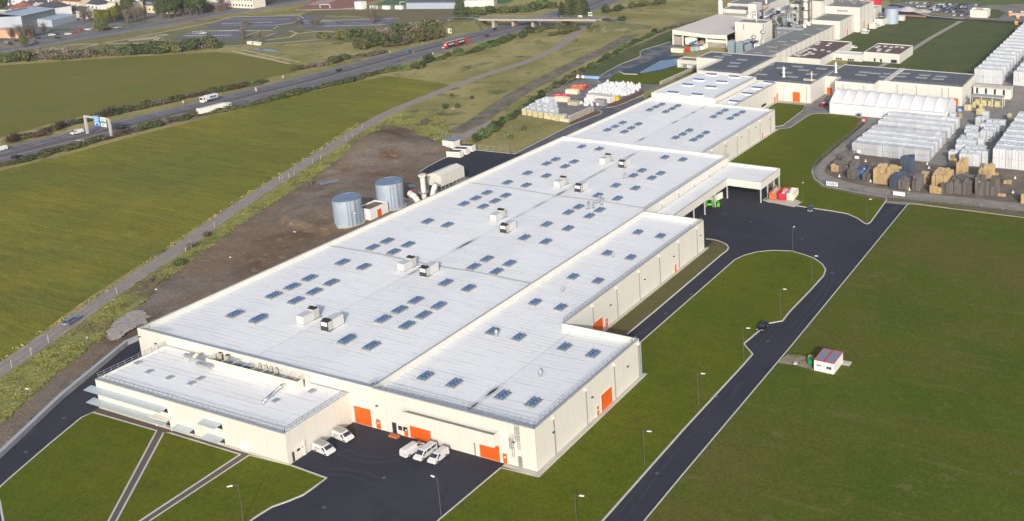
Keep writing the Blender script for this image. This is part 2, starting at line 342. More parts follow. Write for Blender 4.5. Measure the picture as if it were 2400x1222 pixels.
# drain covers and paler tyre-worn arcs on the asphalt
for x, y in [(760,1190),(900,1120),(1120,1150),(1560,735),(1700,640),(1760,520),(1880,560),(1950,640),(1800,800),(1680,930),(1540,1110),(1700,500),(1620,690),(150,980),(60,1060)]:
    p = G(x, y); mb = MB(); mb.cyl((p.x,p.y,-.02),(p.x,p.y,.03),.38,n=10); struct('drain_cover', mb, mat('iron_cover', (.09,.09,.095), .6))
worn = mat('tyre_worn_asphalt', (.046,.047,.060), .8, spec=.25, alt=[((.036,.037,.049),.5,.4,.6)], noise=[(2,.1)])
for P_ in [[(800,1060),(860,1080),(930,1075),(985,1045)],[(700,1120),(800,1100),(900,1130),(960,1200)],[(1690,505),(1760,500),(1840,530),(1900,570),(1950,620),(1940,680),(1860,770)],[(1640,540),(1720,550),(1800,560),(1880,570),(1960,580),(2040,545),(2090,500)],[(1450,1222),(1560,1075),(1700,905),(1800,790),(1900,660)]]:
    C_ = smooth_poly(GP(P_), 2, False)
    for o_ in (-.85, .85):
        Q_ = []
        for i in range(len(C_)):
            a = C_[max(i-1,0)]; b = C_[min(i+1,len(C_)-1)]; d = (b-a).normalized(); Q_.append(C_[i]+Vector((-d.y,d.x))*o_)
        mb = MB(); strip(mb, Q_, .42, -.02, .008); struct('tyre_track', mb, worn)
# lawns (each with its kerb)
LW = .12
def lawn_area(pts, it=0, k=True, m=None, kw=.35):
    P = GP(pts)
    if it: P = smooth_poly(P, it)
    sheet('lawn', P, LW, m or lawn, world=True)
    if k: kerb(P, True, world=True, wd=kw)
lawn_area([(218,967.7),(367.5,1011),(255,1222),(170,1400),(-60,1330),(10,1235),(0,1180),(-8,1155),(0,1143),(23,1122),(117,1041),(191,980)])
lawn_area([(384,1015.5),(399,1016.5),(563,1066.5),(333,1219),(160,1340),(213,1320),(275,1219)])
lawn_area([(584,1068.5),(680,1091.5),(765,1122),(738,1142),(711,1161),(675,1176),(638,1189),(610,1206),(591,1219),(540,1270),(450,1340),(220,1330),(356,1219)])
sheet('path', [(367,1009),(386,1013),(274,1222),(170,1420),(140,1400),(254,1222)], .05, pathm)
sheet('path', [(566,1063),(586,1067),(356,1220),(240,1310),(210,1300),(331,1220)], .05, pathm)
sheet('path', [(234,956.5),(680,1090.5),(668,1091),(566,1066.5),(399,1015),(384,1014),(367,1010),(213,966.5)], .045, pathm)
# lawn between the yard and the diagonal road, with the teardrop end
isl = [(1174,1098),(1254,1117),(1262,1120),(1509,884),(1504,879.5),(1500.7,804),(1600,717),(1722.5,609.7),(1744,599.7),(1774,591.5),(1811,588),(1855,589.5),(1885,598),(1909,607),(1927,620),(1935,633),(1930.5,646.6),(1902,678.5),(1851.7,730.5),(1834,753),(1800,759),(1743,807),(1764,831),(1740,858.5),(1600,1010),(1414,1220),(1290,1370),(880,1370),(1030,1219)]
lawn_area(isl)
# narrow weedy strip along the east wing
sheet('verge', [tuple(p) for p in GP([(1469,785),(1535,730),(1600,675),(1690.6,598),(1706.7,584.6),(1707,579.5),(1694,569.5),(1669,562),(1655,561)])]+[(u2-.2,v2+6),(u2-.2,vE+.3),(tuple(G(1469,785))[0],vE+.3)], LW, mat('thin_brown_grass', (.115,.10,.045), .95, spec=.1, alt=[((.09,.095,.03),.2,.45,.7)], noise=[(1.5,.15),(6,.22)]), world=True)
kerb([(1469,785),(1535,730),(1600,675),(1690.6,598),(1704,588),(1707.5,582),(1704,575),(1694,569.5),(1680,564.5),(1669,562),(1655,561)])
# lawn north of the yard
nl = [(1707,380),(1816.5,305),(1852,300),(1892,273),(1904,268),(1919,267),(1952,268),(1996,272),(2018,278),(2026,289),(1999,312),(1962,342),(1922,376),(1904,396),(1903,405),(1910,420),(1930.5,437),(1996,450),(2076.5,464),(2078,470),(2046,514),(2040,522),(2033,526),(2026,524),(2009,512),(1986,502),(1952,495.6),(1892,487),(1872,484),(1800,474),(1789,470),(1830,444),(1790,415)]
lawn_area(nl)
lawn_area([(1790,262),(1818,241),(1887,247),(1883.5,258),(1835,295),(1817.5,297)], kw=.3)
sheet('service_road', [(1810,298),(1835,296),(1887,257),(1890,246),(1903,238),(1950,234),(1960,262),(1918,268),(1904,269),(1892,274),(1852,301),(1815,306)], .02, asph_old)
lawn_area([(1513,1219),(1600,1114),(1857,809),(2127,480),(2140,479),(2420,514),(2760,600),(2900,1500),(1380,1400)], kw=.3, m=lawn_r)
# small rectangle of rubble by the site cabin
sheet('gravel_patch', [(1845,832),(1884,836),(1893,842),(1908,871),(1862,858),(1822,853)], .2, mat('straw_gravel', (.30,.25,.17), .95, alt=[((.16,.13,.085),.6,.45,.65)], noise=[(2,.2),(6,.25)], bump=(3,1,.3)))
# concrete skirts along walls
def skirt(a, b, wd=1.0, z=.16):
    mb = MB(); mb.obox(a, b, wd, -.02, z); return struct('concrete_strip', mb, conc)
skirt((uE+.55,-.2), (uE+.55, vE+1.2)); skirt((104,-.6),(uE+1.05,-.6),.95,.17); skirt((u2+.55, vE+.1),(u2+.55, v2+1.2)); skirt((uN+.5+10.9,168),(uN+11.4,168.1)) if 0 else None
skirt((uN+.6, v3+.2), (uN+.6, v4+1)); skirt((41.9+.5,v4+2),(41.9+.5,280)); skirt((23,280.2),(23.1,280.2)) if 0 else None
sheet('concrete_strip', [(1815,240),(1902,245),(1906,240),(1903,238),(1822,233)], .1, conc)

# crop fields, track, soil and embankment west of the halls
sheet('crop_field', [(-420,470),(0,401),(134,369),(268,332),(403,297),(537,265),(705,221),(850,190),(880,184),(905,178),(985,188),(1062,201),(1030,215),(990,232),(901,265),(800,319),(671,400),(503,504),(336,615),(201,702),(64,803),(-20,862),(-300,1060)], -.02, crop_m)
sheet('crop_field', [(-300,185),(0,154),(302,134),(510,122),(560,128),(640,142),(715,155),(690,168),(638,181),(470,215),(336,242),(168,278),(0,322),(-300,380)], -.02, crop2_m)
trk = [(-330,1110),(-120,945),(0,868),(95,803),(165,757),(230,710),(336,640),(430,575),(503,522),(600,457),(671,411),(760,355),(850,298),(905,266),(1000,227),(1060,203),(1137,175),(1235,146),(1303,114),(1330,96),(1348,80),(1362,66),(1376,53),(1400,47),(1445,42)]
TP = smooth_poly(GP(trk), 1, False)
mb = MB(); strip(mb, TP, 5.6, -.05, .02); struct('dirt_track', mb, gravel_m)
for off in (-1.0, 1.0):   # paler wheel ruts
    P = []
    for i, p in enumerate(TP):
        a = TP[max(i-1,0)]; b = TP[min(i+1,len(TP)-1)]; d = (b-a).normalized(); P.append(p+Vector((-d.y,d.x))*off)
    mb = MB(); strip(mb, P, .9, -.05, .035); struct('dirt_track_rut', mb, mat('rut_gravel', (.25,.215,.185), .95, noise=[(.6,.2),(4,.2)]))
RIM = GP([(652,520),(658,507),(690,495),(740,482),(790,466),(822,474),(800,520),(782,545),(765,553),(720,540),(680,531)])
def rimd(x, y):
    p = Vector((x, y)); m = 99
    for a, b in zip(RIM, RIM[1:]+RIM[:1]):
        t = max(0, min(1, (p-a).dot(b-a)/(b-a).length_squared)); m = min(m, (a+(b-a)*t-p).length)
    return m if inpoly(x, y, RIM) else 0
def spoil(x, y):
    def g(cx, cy, sx, sy, hh, a=0):
        dx, dy = x-cx, y-cy; c, s = math.cos(a), math.sin(a); X = dx*c+dy*s; Y = -dx*s+dy*c
        return hh*math.exp(-(X*X/sx/sx+Y*Y/sy/sy))
    return 1.1*min(1, rimd(x,y)/1.3)+g(-82,152,9,26,4.6,.5)+g(-66,158,10,12,2.8)+g(-52,60,5,25,.7,.3)+g(-42,95,10,16,.8)+.35*NZ.noise((x*.15,y*.15,0))+.16*NZ.noise((x*.7,y*.7,3))+.08*NZ.noise((x*1.9,y*1.9,5))
dirtP = GP([(-60,1050),(0,1000),(60,945),(120,890),(180,842),(215,815),(270,760),(345,705),(370,670),(460,610),(560,535),(640,480),(700,440),(800,380),(880,325),(915,300),(970,312),(1040,345),(1110,350),(1050,372),(1003,391),(984,403)])+[Vector((-1,138)),Vector((-1,48)),Vector((-11,30)),Vector((-13,6)),Vector((-2.6,-17)),Vector((8.7,-36))]
terrain('soil_ground', dirtP, .05, lambda x,y: max(spoil(x,y), -.04), dirt_m, 1.1, .5)
# lumpy verge between track and soil
def lump(x, y): return .30*abs(NZ.noise((x*.35,y*.35,2)))+.30*abs(NZ.noise((x*1.1,y*1.1,7)))
vP = GP([(-200,1010),(0,893),(95,825),(175,772),(245,716),(350,645),(436,590),(512,533),(610,468),(685,418),(770,365),(860,307),(925,272),(985,255),(1040,275),(1060,335),(1040,347),(970,314),(915,298),(880,323),(800,378),(700,438),(640,478),(560,533),(460,608),(370,668),(345,703),(270,758),(215,813),(180,840),(120,888),(60,943),(0,998),(-100,1080)])
verge_m = mat('lush_verge_grass', (.25,.25,.07), .95, spec=.1, alt=[((.15,.17,.045),.12,.48,.66),((.33,.30,.14),.35,.52,.7),((.17,.135,.08),.06,.50,.64)], noise=[(.9,.28),(3.5,.3)], bump=(1.5,1,.5))
terrain('verge', vP, .02, lump, verge_m, .8, .5)
# retaining wall left of the asphalt
mb = MB(); strip(mb, [(11,-39.5),(8.6,-35.3),(-2.7,-16.4),(-13.2,5),(-12,31),(-9,46)], .9, -.05, 1.05)
tag(mb.build('retaining_wall', mat('pale_concrete_wall', (.36,.38,.40), .85, noise=[(.4,.08),(3,.08)])), 'long pale concrete retaining wall beside the black asphalt left of the office block', 'wall')
# heap of pale rubble behind the retaining wall
def heap(x, y, cx=-20.5, cy=9.5): return .45*math.exp(-((x-cx)**2/24+(y-cy)**2/40))+.22*NZ.noise((x*1.3,y*1.3,3))
hp = GP([(250,785),(268,760),(300,735),(335,728),(352,745),(338,765),(322,770),(300,785),(275,800),(258,803)])
o = terrain('rubble_heap', hp, .3, lambda x,y: max(0,heap(x,y)), blossom, .4, .9); tag(o, 'heap of pale grey rubble on the soil bank at the hall corner', 'rubble', kind='stuff')

for i_, P_ in enumerate([[(864,367),(876,366),(880,371),(868,373)],[(955,437),(968,434),(976,440),(960,444)],[(745,432),(790,424),(796,429),(752,438)],[(770,508),(782,503),(786,508),(774,512)]]): sheet('puddle', P_, .5 if i_ < 3 else 1.5, mat('muddy_puddle', (.16,.17,.20), .25, spec=.6, noise=[(.8,.15)]))
# north-west yard and road
sheet('asphalt_road', GP([(984,403),(1003,391),(1042,371),(1109,352),(1206,362)])+[Vector((-2,181)), Vector((1,181)), Vector((1,135))], .08, asph, world=True)
kerb([(984,404),(1003,391),(1042,371),(1109,352),(1206,362),(1337,295),(1380,278),(1409,267),(1411,262),(1400,258)])
sheet('service_road', GP([(1206,362),(1337,295),(1409,267),(1392,260),(1421,253),(1448,248),(1508,225)])+[Vector((-2,232)),Vector((1,232)),Vector((1,176))], .06, mat('bluish_worn_asphalt', (.085,.082,.10), .9, alt=[((.15,.145,.15),.12,.45,.7)], noise=[(1,.12),(4,.15)]), world=True)
kerb([(1421,253),(1435,252),(1448,248),(1470,240),(1508,224)])
sheet('soil_ground', [(1421,252),(1448,247),(1505,222),(1513,214),(1500,215),(1425,246)], .13, mat('red_brown_soil', (.12,.07,.045), .95, noise=[(.6,.15),(3,.2)]))
sheet('soil_ground', [(1335,289),(1391,262),(1409,266),(1380,277),(1337,294)], .13, MATS['red_brown_soil'])
sheet('materials_yard', [(1212,262),(1219,272),(1333.6,288),(1391,261),(1421,253),(1430,246),(1512,213),(1548,199),(1505,203),(1431,200),(1404,196),(1396,185),(1350,188),(1303,212),(1250,240)], .0, asph_old)
sheet('brown_meadow', [(1120,330),(1186,300),(1219,276),(1330,292),(1206,358),(1110,349)], .0, rough_lawn)
# disused rail bed
rb = GP([(1060,312),(1110,290),(1150,262),(1200,228),(1268,190),(1330,158),(1400,125),(1440,105),(1480,82)])
mb = MB(); strip(mb, rb, 9, -.05, .06); struct('rail_bed', mb, mat('old_ballast', (.19,.165,.12), .95, alt=[((.09,.085,.05),.15,.4,.65)], noise=[(.5,.2),(2.5,.25)], bump=(1.5,1,.3)))
sheet('dirt_clearing', [(1040,345),(1060,318),(1095,300),(1150,285),(1160,292),(1120,312),(1085,330)], .03, gravel_m)
# grass beyond
sheet('meadow', [(1240,262),(1330,205),(1396,183),(1454,150),(1504,128),(1498,118),(1600,90),(1600,60),(1540,85),(1470,115),(1404,150),(1336,190)], -.01, lawn_far)
# loop road, lawn and pond
kerb([(1600,91),(1540,108),(1498,121),(1503,134),(1480,143),(1454,151),(1420,170),(1398,184),(1402,192),(1412,198)], it=1)
sheet('loop_road', [(1600,91),(1540,107),(1498,120),(1504,134),(1454,150),(1397,184),(1404,196),(1431,201),(1505,204),(1550,203),(1552,197),(1440,196),(1430,187),(1440,176),(1480,160),(1520,140),(1600,125)], .05, mat('dark_wet_asphalt', (.065,.07,.085), .7, alt=[((.17,.16,.155),.12,.45,.6)], noise=[(1,.1)]))
lawn_area([(1437,176),(1454,172),(1494,176),(1600,152),(1640,160),(1630,170),(1600,178),(1548,199),(1437,196),(1428,188)], k=False, m=lawn)
sheet('pond_liner', [(1454,169),(1548,133),(1600,131),(1612,148),(1598,154),(1552,167),(1497,175),(1462,174)], .2, liner)
sheet('water', [(1497,172),(1551,143),(1592,139),(1607,147),(1590,153),(1552,164),(1505,173)], .25, water)
mb = MB(); strip(mb, GP([(1453,170),(1462,174.5),(1494,176)]), .7, 0, .5); strip(mb, GP([(1500,172),(1551,143.5)]), .3, 0, .35); tag(mb.build('pond_edging', conc), 'pale concrete edging round the near end of the dark lined pond', 'kerb')

# motorway -------------------------------------------------------
ML = GP([(0,369),(235,312),(470,255),(800,172),(1001,116),(1136,82),(1236,57),(1337,28.5),(1387,13),(1421,0)])
d0 = (ML[1]-ML[0]).normalized(); d1 = (ML[-1]-ML[-2]).normalized()
ML = [Vector((-209.5,z)) if 0 else ML[0]-d0*60*k for k in (6,3,1)]+ML+[ML[-1]+d1*60*k for k in (1,4,12)]
ML = smooth_poly(ML, 2, False)
def offs(P, o):
    out = []
    for i, p in enumerate(P):
        a = P[max(i-1,0)]; b = P[min(i+1,len(P)-1)]; d = (b-a).normalized(); out.append(p+Vector((-d.y,d.x))*o)
    return out
mb = MB(); strip(mb, ML, 27.6, -.05, .02); struct('motorway', mb, moto_m)
mb = MB(); strip(mb, ML, 3.2, -.05, .03); struct('central_reservation', mb, mat('median_grit', (.17,.15,.145), .95, noise=[(.5,.12),(3,.2)]))
mk = MB()
for o in (2.3, 12.2, -2.3, -12.2): strip(mk, offs(ML, o), .28, -.04, .05)
def dashes(mb, P, ln, gap, wd, z):
    acc = 0.0; on = True; rem = ln
    for a, b in zip(P, P[1:]):
        L_ = (b-a).length; s = 0.0; d = (b-a)/L_
        while s < L_-1e-6:
            st = min(rem, L_-s)
            if on:
                p = a+d*s; q = a+d*(s+st); n = Vector((-d.y,d.x))*wd/2
                mb.face([(*(p-n),z),(*(q-n),z),(*(q+n),z),(*(p+n),z)])
            s += st; rem -= st
            if rem <= 1e-6: on = not on; rem = ln if on else gap
for o in (5.6, 8.9, -5.6, -8.9): dashes(mk, offs(ML, o), 3.5, 9, .3, .06)
struct('road_marking', mk, paint_l)
mb = MB()
for o in (.55, -.55): strip(mb, offs(ML, o), .12, .45, .85)
for i in range(0, 260):
    pass
tag(mb.build('crash_barrier', mat('barrier_steel', (.13,.12,.12), .6, .3)), 'long steel crash barrier down the middle of the motorway', 'barrier')

# town road, car parks, pitches (far left) ---------------------------------------
sheet('town_ground', [(-500,170),(0,112),(104,100),(208,82),(354,60),(500,34),(560,24),(675,7),(712,-10),(500,-120),(-400,-120)], .0, mat('town_paving', (.15,.145,.15), .95, alt=[((.20,.18,.16),.03,.4,.6),((.08,.10,.045),.05,.52,.62)], noise=[(.3,.15),(2,.12)]))
tr = GP([(-300,165),(0,121),(104,104),(208,86),(354,63),(500,36),(560,27),(675,9),(750,-6)])
mb = MB(); strip(mb, smooth_poly(tr,1,False), 15, -.05, .04); struct('town_road', mb, moto_m)
mb = MB(); strip(mb, offs(tr, -4.5), .9, -.02, .06); strip(mb, offs(tr, 0), .4, -.02, .06); struct('road_marking', mb, paint_l)
sheet('park_grass', [(0,124),(104,112),(208,92),(354,71),(500,45),(620,36),(800,40),(960,45),(1010,70),(930,90),(700,102),(510,112),(300,120),(0,140)], .0, mat('park_meadow', (.12,.125,.04), .95, alt=[((.21,.18,.085),.02,.45,.62),((.08,.10,.03),.04,.5,.7),((.16,.11,.06),.03,.55,.7)], noise=[(.3,.15),(1.5,.2)]))
sheet('playground', [(300,94),(345,88),(380,84),(378,90),(340,94),(302,97)], .05, sand); sheet('playground', [(362,84),(390,80),(396,83),(370,87)], .05, sand)
def pathpx(pts, wd, m=sand): mb = MB(); strip(mb, GP(pts), wd, -.05, .07); struct('path', mb, m)
pathpx([(112,122),(122,112),(180,104),(360,101)], 1.8); pathpx([(124,113),(200,118),(300,108),(358,104)], 1.5); pathpx([(350,116),(362,102),(372,90)], 5)
pathpx([(150,122),(230,104),(300,92),(400,72),(500,52),(545,40)], 2); pathpx([(597,98),(640,80),(672,70),(695,78),(680,88),(600,97)], 2)
pathpx([(506,110),(560,107),(640,102),(760,92)], 4, mat('pale_track', (.27,.24,.17), .95, noise=[(1,.15)])); pathpx([(695,80),(740,74),(800,75),(880,72)], 2)
lotm = mat('purple_grey_asphalt', (.115,.11,.135), .9, alt=[((.17,.15,.16),.08,.45,.7)], noise=[(1,.1)])
lots = [[(405,90),(450,75),(550,71),(590,74),(560,95),(480,97),(430,93)], [(515,52),(545,40),(700,36),(735,38),(700,52),(640,68),(500,68),(480,60)], [(690,56),(735,38),(770,34),(745,48),(720,56)], [(700,55),(780,50),(800,48),(935,42),(915,60),(800,66),(740,72),(700,66)], [(600,98),(650,76),(700,60),(720,57),(650,82),(610,101)]]
for i, l in enumerate(lots): sheet('car_park_surface', l, .03+.015*i, lotm)
mk = MB()
for p, q in [((452,74),(560,71)),((430,84),(545,83)),((500,73),(640,72)),((545,40),(700,37)),((520,56),(640,52)),((640,60),(720,50)),((700,56),(800,48)),((800,48),(935,43)),((760,62),(905,58)),((690,49),(800,49)),((640,69),(652,62)),((575,86),(610,73)),((700,36),(712,44))]:
    strip(mk, GP([p, q]), .9, 0, .14)
for i, (x0, x1, y) in enumerate([(440,545,79),(435,540,88),(530,690,46),(520,640,60),(705,790,55),(800,925,47),(810,905,55),(700,780,62),(800,900,62)]):
    for k in range(int((x1-x0)/7)):
        x = x0+k*7; a = G(x, y+1.6); b = G(x+3.5, y-2.2); strip(mk, [a, b], .3, 0, .11)
struct('road_marking', mk, paint_l)
sheet('red_pitch', [(694,24.5),(712,14),(735,0),(770,-18),(905,-14),(887,0),(850,10),(830,19),(800,21)], .05, redclay)
sheet('red_pitch', [(719,12.5),(752,0),(790,0),(760,12.5)], .1, pinkclay)
sheet('green_pitch', [(875,13),(915,-4),(930,-20),(1220,-20),(1205,0),(1190,8),(1075,12),(950,13)], .08, turf_g)
mk = MB(); strip(mk, GP([(880,12),(912,-2)]), .4, 0, .14); strip(mk, GP([(890,12.5),(960,12)]), .4, 0, .14); strip(mk, GP([(912,5),(925,-2)]), .4, 0, .14); strip(mk, GP([(935,9),(960,0)]), .4, 0, .14); strip(mk, GP([(694,24),(800,22),(850,19)]), .5, 0, .2); struct('road_marking', mk, paint_l)
sheet('brown_meadow', [(700,38),(730,26),(800,24),(1000,22),(1080,22),(1130,42),(1060,60),(960,48),(800,36)], .02, mat('brown_heath', (.15,.115,.055), .95, alt=[((.10,.10,.035),.03,.45,.65)], noise=[(.4,.15),(2,.2)]))
sheet('water', [(590,116),(605,114),(640,117),(655,122),(620,121)], .05, water)
pathpx([(545,120),(610,134),(680,150)], 2); pathpx([(570,117),(640,133),(705,146)], 1.2)

# storage yard and far right -------------------------------------------------------
sheet('storage_yard', [(1816,240),(1903,238),(1945,205),(2110,190),(2256,200),(2300,160),(2400,60),(2620,60),(2900,560),(2420,508),(2250,478),(2076,464),(1930,437),(1904,404),(1905,396),(1922,376),(1962,342),(1999,312),(2026,289),(2018,278),(1952,268),(1918,266),(1890,250)], .0, yard_m)
sheet('storage_yard_mud', [(1962,358),(1985,352),(2200,388),(2400,400),(2600,425),(2600,500),(2400,478),(2250,462),(2076,450),(1965,428),(1940,418),(1932,404),(1936,390)], .03, yard_dirt)
loop = GP([(2700,565),(2400,488),(2250,468),(2076,450),(2000,437),(1950,423),(1922,410),(1913,398),(1922,386),(1950,366),(1990,338)])
mb = MB(); strip(mb, smooth_poly(loop,2,False), 4.6, -.05, .05); struct('dirt_track', mb, mat('pale_yard_track', (.27,.245,.215), .95, alt=[((.20,.18,.155),.3,.45,.65)], noise=[(1,.12),(4,.15)]))
sheet('brown_bank', [(1904,402),(1910,419),(1930,436),(1996,449),(2078,463),(2140,470),(2400,497),(2700,570),(2700,590),(2400,509),(2150,476),(2078,472),(1996,456),(1925,440),(1903,420)], .16, mat('rough_brown_bank', (.15,.12,.085), .95, alt=[((.10,.10,.04),.15,.45,.65)], noise=[(.8,.25),(3,.3)], bump=(1.5,1,.4)))
sheet('brown_bank', [(2018,278),(2030,289),(2003,313),(1966,343),(1926,378),(1908,400),(1903,398),(1919,376),(1959,341),(1996,311)], .17, MATS['rough_brown_bank'])
sheet('lawn', [(2100,138),(2180,64),(2255,48),(2375,56),(2385,60),(2300,160),(2260,200),(1990,160),(1985,140)], .02, lawn_far)
sheet('lawn', [(1975,82),(2030,68),(2090,42),(2255,45),(2240,60),(2150,110),(2110,140),(1950,130),(1960,100)], .03, lawn_far)
pathpx([(2020,175),(2060,158),(2130,122),(2180,90),(2252,50)], 3.2, mat('grey_slab_path', (.30,.28,.24), .95, noise=[(1,.1)]))
sheet('brown_bank', [(1900,150),(2050,158),(2125,166),(2260,188),(2256,198),(2115,176),(1985,158)], .05, MATS['rough_brown_bank'])
sheet('service_road', [(1935,100),(1990,82),(2060,40),(2100,30),(2060,26),(2030,50),(1990,70),(1925,95)], .05, asph_old)
sheet('service_road', [(2060,24),(2090,10),(2110,12),(2170,34),(2260,44),(2400,52),(2600,64),(2600,76),(2380,57),(2255,48),(2150,43),(2090,42)], .07, asph)
sheet('car_park_surface', [(2090,11),(2150,5),(2330,14),(2420,10),(2640,20),(2640,62),(2400,50),(2260,42),(2180,30),(2110,16)], .04, asph_old)
sheet('lawn', [(2317,24),(2335,23),(2358,30),(2340,44),(2310,42)], .09, lawn_far)
sheet('lawn', [(2090,8),(2060,-30),(2200,-60),(2700,-60),(2700,15),(2420,8),(2330,12),(2150,3)], .05, mat('bright_far_grass', (.085,.12,.025), .95, noise=[(.1,.15),(.6,.15)]))
mb = MB(); P = GP([(2070,16),(2110,20),(2180,38),(2260,45)]); strip(mb, P, 2.2, 0, .12); struct('pavement', mb, kerb_m)
# ---------------------------------------------------------------- buildings of the new complex
def inset(poly, t):
    n = len(poly); out = []
    for i in range(n):
        p0 = Vector(poly[i-1]); p1 = Vector(poly[i]); p2 = Vector(poly[(i+1)%n])
        d1 = (p1-p0).normalized(); d2 = (p2-p1).normalized(); n1 = Vector((-d1.y,d1.x)); n2 = Vector((-d2.y,d2.x))
        k = t/(1+n1.dot(n2)) if 1+n1.dot(n2) > 1e-3 else t
        out.append(p1+(n1+n2)*k)
    return out
def shell(T, poly, z, par, roofm=None, wallm=None, cop=True, prof=None, th=.3, z0=0.0, copm=None):
    n = len(poly); ar = sum(poly[i][0]*poly[(i+1)%n][1]-poly[(i+1)%n][0]*poly[i][1] for i in range(n))
    poly = [Vector(p) for p in (poly if ar > 0 else reversed(poly))]; I = inset(poly, th)
    mb = MB()
    for k in range(n):
        a, b = poly[k], poly[(k+1)%n]; mb.face([(*a,z0),(*b,z0),(*b,z),(*a,z)])
        c, d = I[k], I[(k+1)%n]; mb.face([(*d,z-par-.6),(*c,z-par-.6),(*c,z),(*d,z)])
        mb.face([(*a,z),(*b,z),(*d,z),(*c,z)])
    mb.build('wall', wallm or cream, T, world=True)
    mb = MB(); J = inset(poly, th-.02)
    if prof:
        xs = [p.x for p in poly]; ys = [p.y for p in poly]; y0, y1 = min(ys)+th-.02, max(ys)-th+.02
        for (ua, za), (ub, zb) in zip(prof, prof[1:]): mb.face([(ua,y0,za),(ub,y0,zb),(ub,y1,zb),(ua,y1,za)])
    else: mb.face([(*p, z-par) for p in J])
    mb.build('roof', roofm or roof_m, T, world=True)
    if cop:
        mb = MB(); m_ = [(p+q)/2 for p, q in zip(poly, I)]; strip(mb, m_, th+.14, z-.12, z+.05, closed=True)
        mb.build('coping', copm or coping, T, world=True)
def rail(T, pts, z, h=1.0, step=1.6):
    mb = MB()
    for a, b in zip(pts, pts[1:]):
        a, b = Vector(a), Vector(b); L_ = (b-a).length; k = max(1, round(L_/step))
        for i in range(k+1): p = a+(b-a)*i/k; mb.cyl((*p, z), (*p, z+h), .05, n=4, cap=False)
        for q in (.5, 1.0): mb.cyl((*a, z+h*q), (*b, z+h*q), .045, n=4, cap=False)
    return mb.build('guardrail', steel, T, world=True)
def wallbox(T, name, axis, val, a0, a1, z0, z1, m, d=.08):
    """panel on a wall: axis 'v' = front wall (faces -v), 'u' = side wall (faces +u)"""
    mb = MB()
    if axis == 'v': mb.box(a0, val-d, z0, a1, val+.02, z1)
    else: mb.box(val-.02, a0, z0, val+d, a1, z1)
    return mb.build(name, m, T, world=True)
def door(T, axis, val, a0, a1, h, small=False, m=None):
    o = wallbox(T, 'door', axis, val, a0, a1, .12, h, m or orange, .07)
    mb = MB(); f = .12; e = .09
    for (x0, x1, y0, y1) in ((a0-f, a0, .05, h+f), (a1, a1+f, .05, h+f), (a0, a1, h, h+f)):
        if axis == 'v': mb.box(x0, val-e, y0, x1, val+.01, y1)
        else: mb.box(val-.01, x0, y0, val+e, x1, y1)
    if small:
        c = (a0+a1)/2
        if axis == 'v': mb.box(c-.18, val-.1, 1.3, c+.18, val-.06, 1.65)
        else: mb.box(val+.06, c-.18, 1.3, val+.1, c+.18, 1.65)
    b = base_of(T); mb.v = [(x-b.x, y-b.y, z-b.z) for x, y, z in mb.v]
    fr = mb.build('door_frame', cream2, o)
    if not small:
        mb = MB(); n = 7
        for k in range(1, n):
            zz = .12+(h-.12)*k/n
            if axis == 'v': mb.box(a0, val-.085, zz-.02, a1, val-.065, zz+.02)
            else: mb.box(val+.065, a0, zz-.02, val+.085, a1, zz+.02)
        mb.v = [(x-b.x, y-b.y, z-b.z) for x, y, z in mb.v]
        mb.build('panel_joint', mat('orange_joint', (.60,.09,.01), .6), o)
    return o
def downpipe(T, axis, val, a, ztop, zb=.1):
    mb = MB(); o = .13
    P = (lambda s, z: (a, val-s, z)) if axis == 'v' else (lambda s, z: (val+s, a, z))
    mb.cyl(P(o, zb), P(o, ztop-.5), .11, n=6)
    if axis == 'v': mb.box(a-.3, val-.45, ztop-.55, a+.3, val, ztop-.05, 1)
    else: mb.box(val, a-.3, ztop-.55, val+.45, a+.3, ztop-.05, 1)
    for zz in (2, 4.2, 6.2):
        if zz < ztop-1: mb.cyl(P(0, zz), P(.2, zz), .05, n=4)
    return mb.build('downpipe', [galv, cream2], T, world=True)
def walllight(T, axis, val, a, z):
    mb = MB()
    if axis == 'v': mb.box(a-.25, val-.35, z-.1, a+.25, val+.0, z+.08)
    else: mb.box(val, a-.25, z-.1, val+.35, a+.25, z+.08)
    return mb.build('wall_light', darkm, T, world=True)
# skylight meshes
def dome_mesh(nx, ny, w, l, h, zb):
    mb = MB(); cw, cl = w/nx, l/ny; q = 6
    for i in range(nx):
        for j in range(ny):
            x0 = -w/2+i*cw; y0 = -l/2+j*cl; base = len(mb.v)
            for a in range(q+1):
                for b in range(q+1):
                    s, t = a/q, b/q; f = (math.sin(math.pi*s)**.75)*(math.sin(math.pi*t)**.5) if 0 < s < 1 and 0 < t < 1 else 0
                    mb.v.append((x0+.01+(cw-.02)*s, y0+.01+(cl-.02)*t, zb+h*f))
            for a in range(q):
                for b in range(q): k = base+a*(q+1)+b; mb.f.append((k, k+q+1, k+q+2, k+1)); mb.m.append(0)
    return mb.build('dome', dome_m, data_only=True, smooth=True)
def barrel_mesh(w, l, h, zb):
    mb = MB(); q = 8
    for j in range(2):
        y0 = -l/2+j*l/2+.05; y1 = y0+l/2-.1; base = len(mb.v)
        for a in range(q+1):
            t = math.pi*a/q; mb.v += [(-math.cos(t)*w/2, y0, zb+h*math.sin(t)), (-math.cos(t)*w/2, y1, zb+h*math.sin(t))]
        for a in range(q): k = base+2*a; mb.f.append((k, k+1, k+3, k+2)); mb.m.append(0)
        mb.f.append(tuple(base+2*a for a in range(q+1))); mb.f.append(tuple(base+2*a+1 for a in reversed(range(q+1)))); mb.m += [0, 0]
    return mb.build('dome', dome_m, data_only=True)
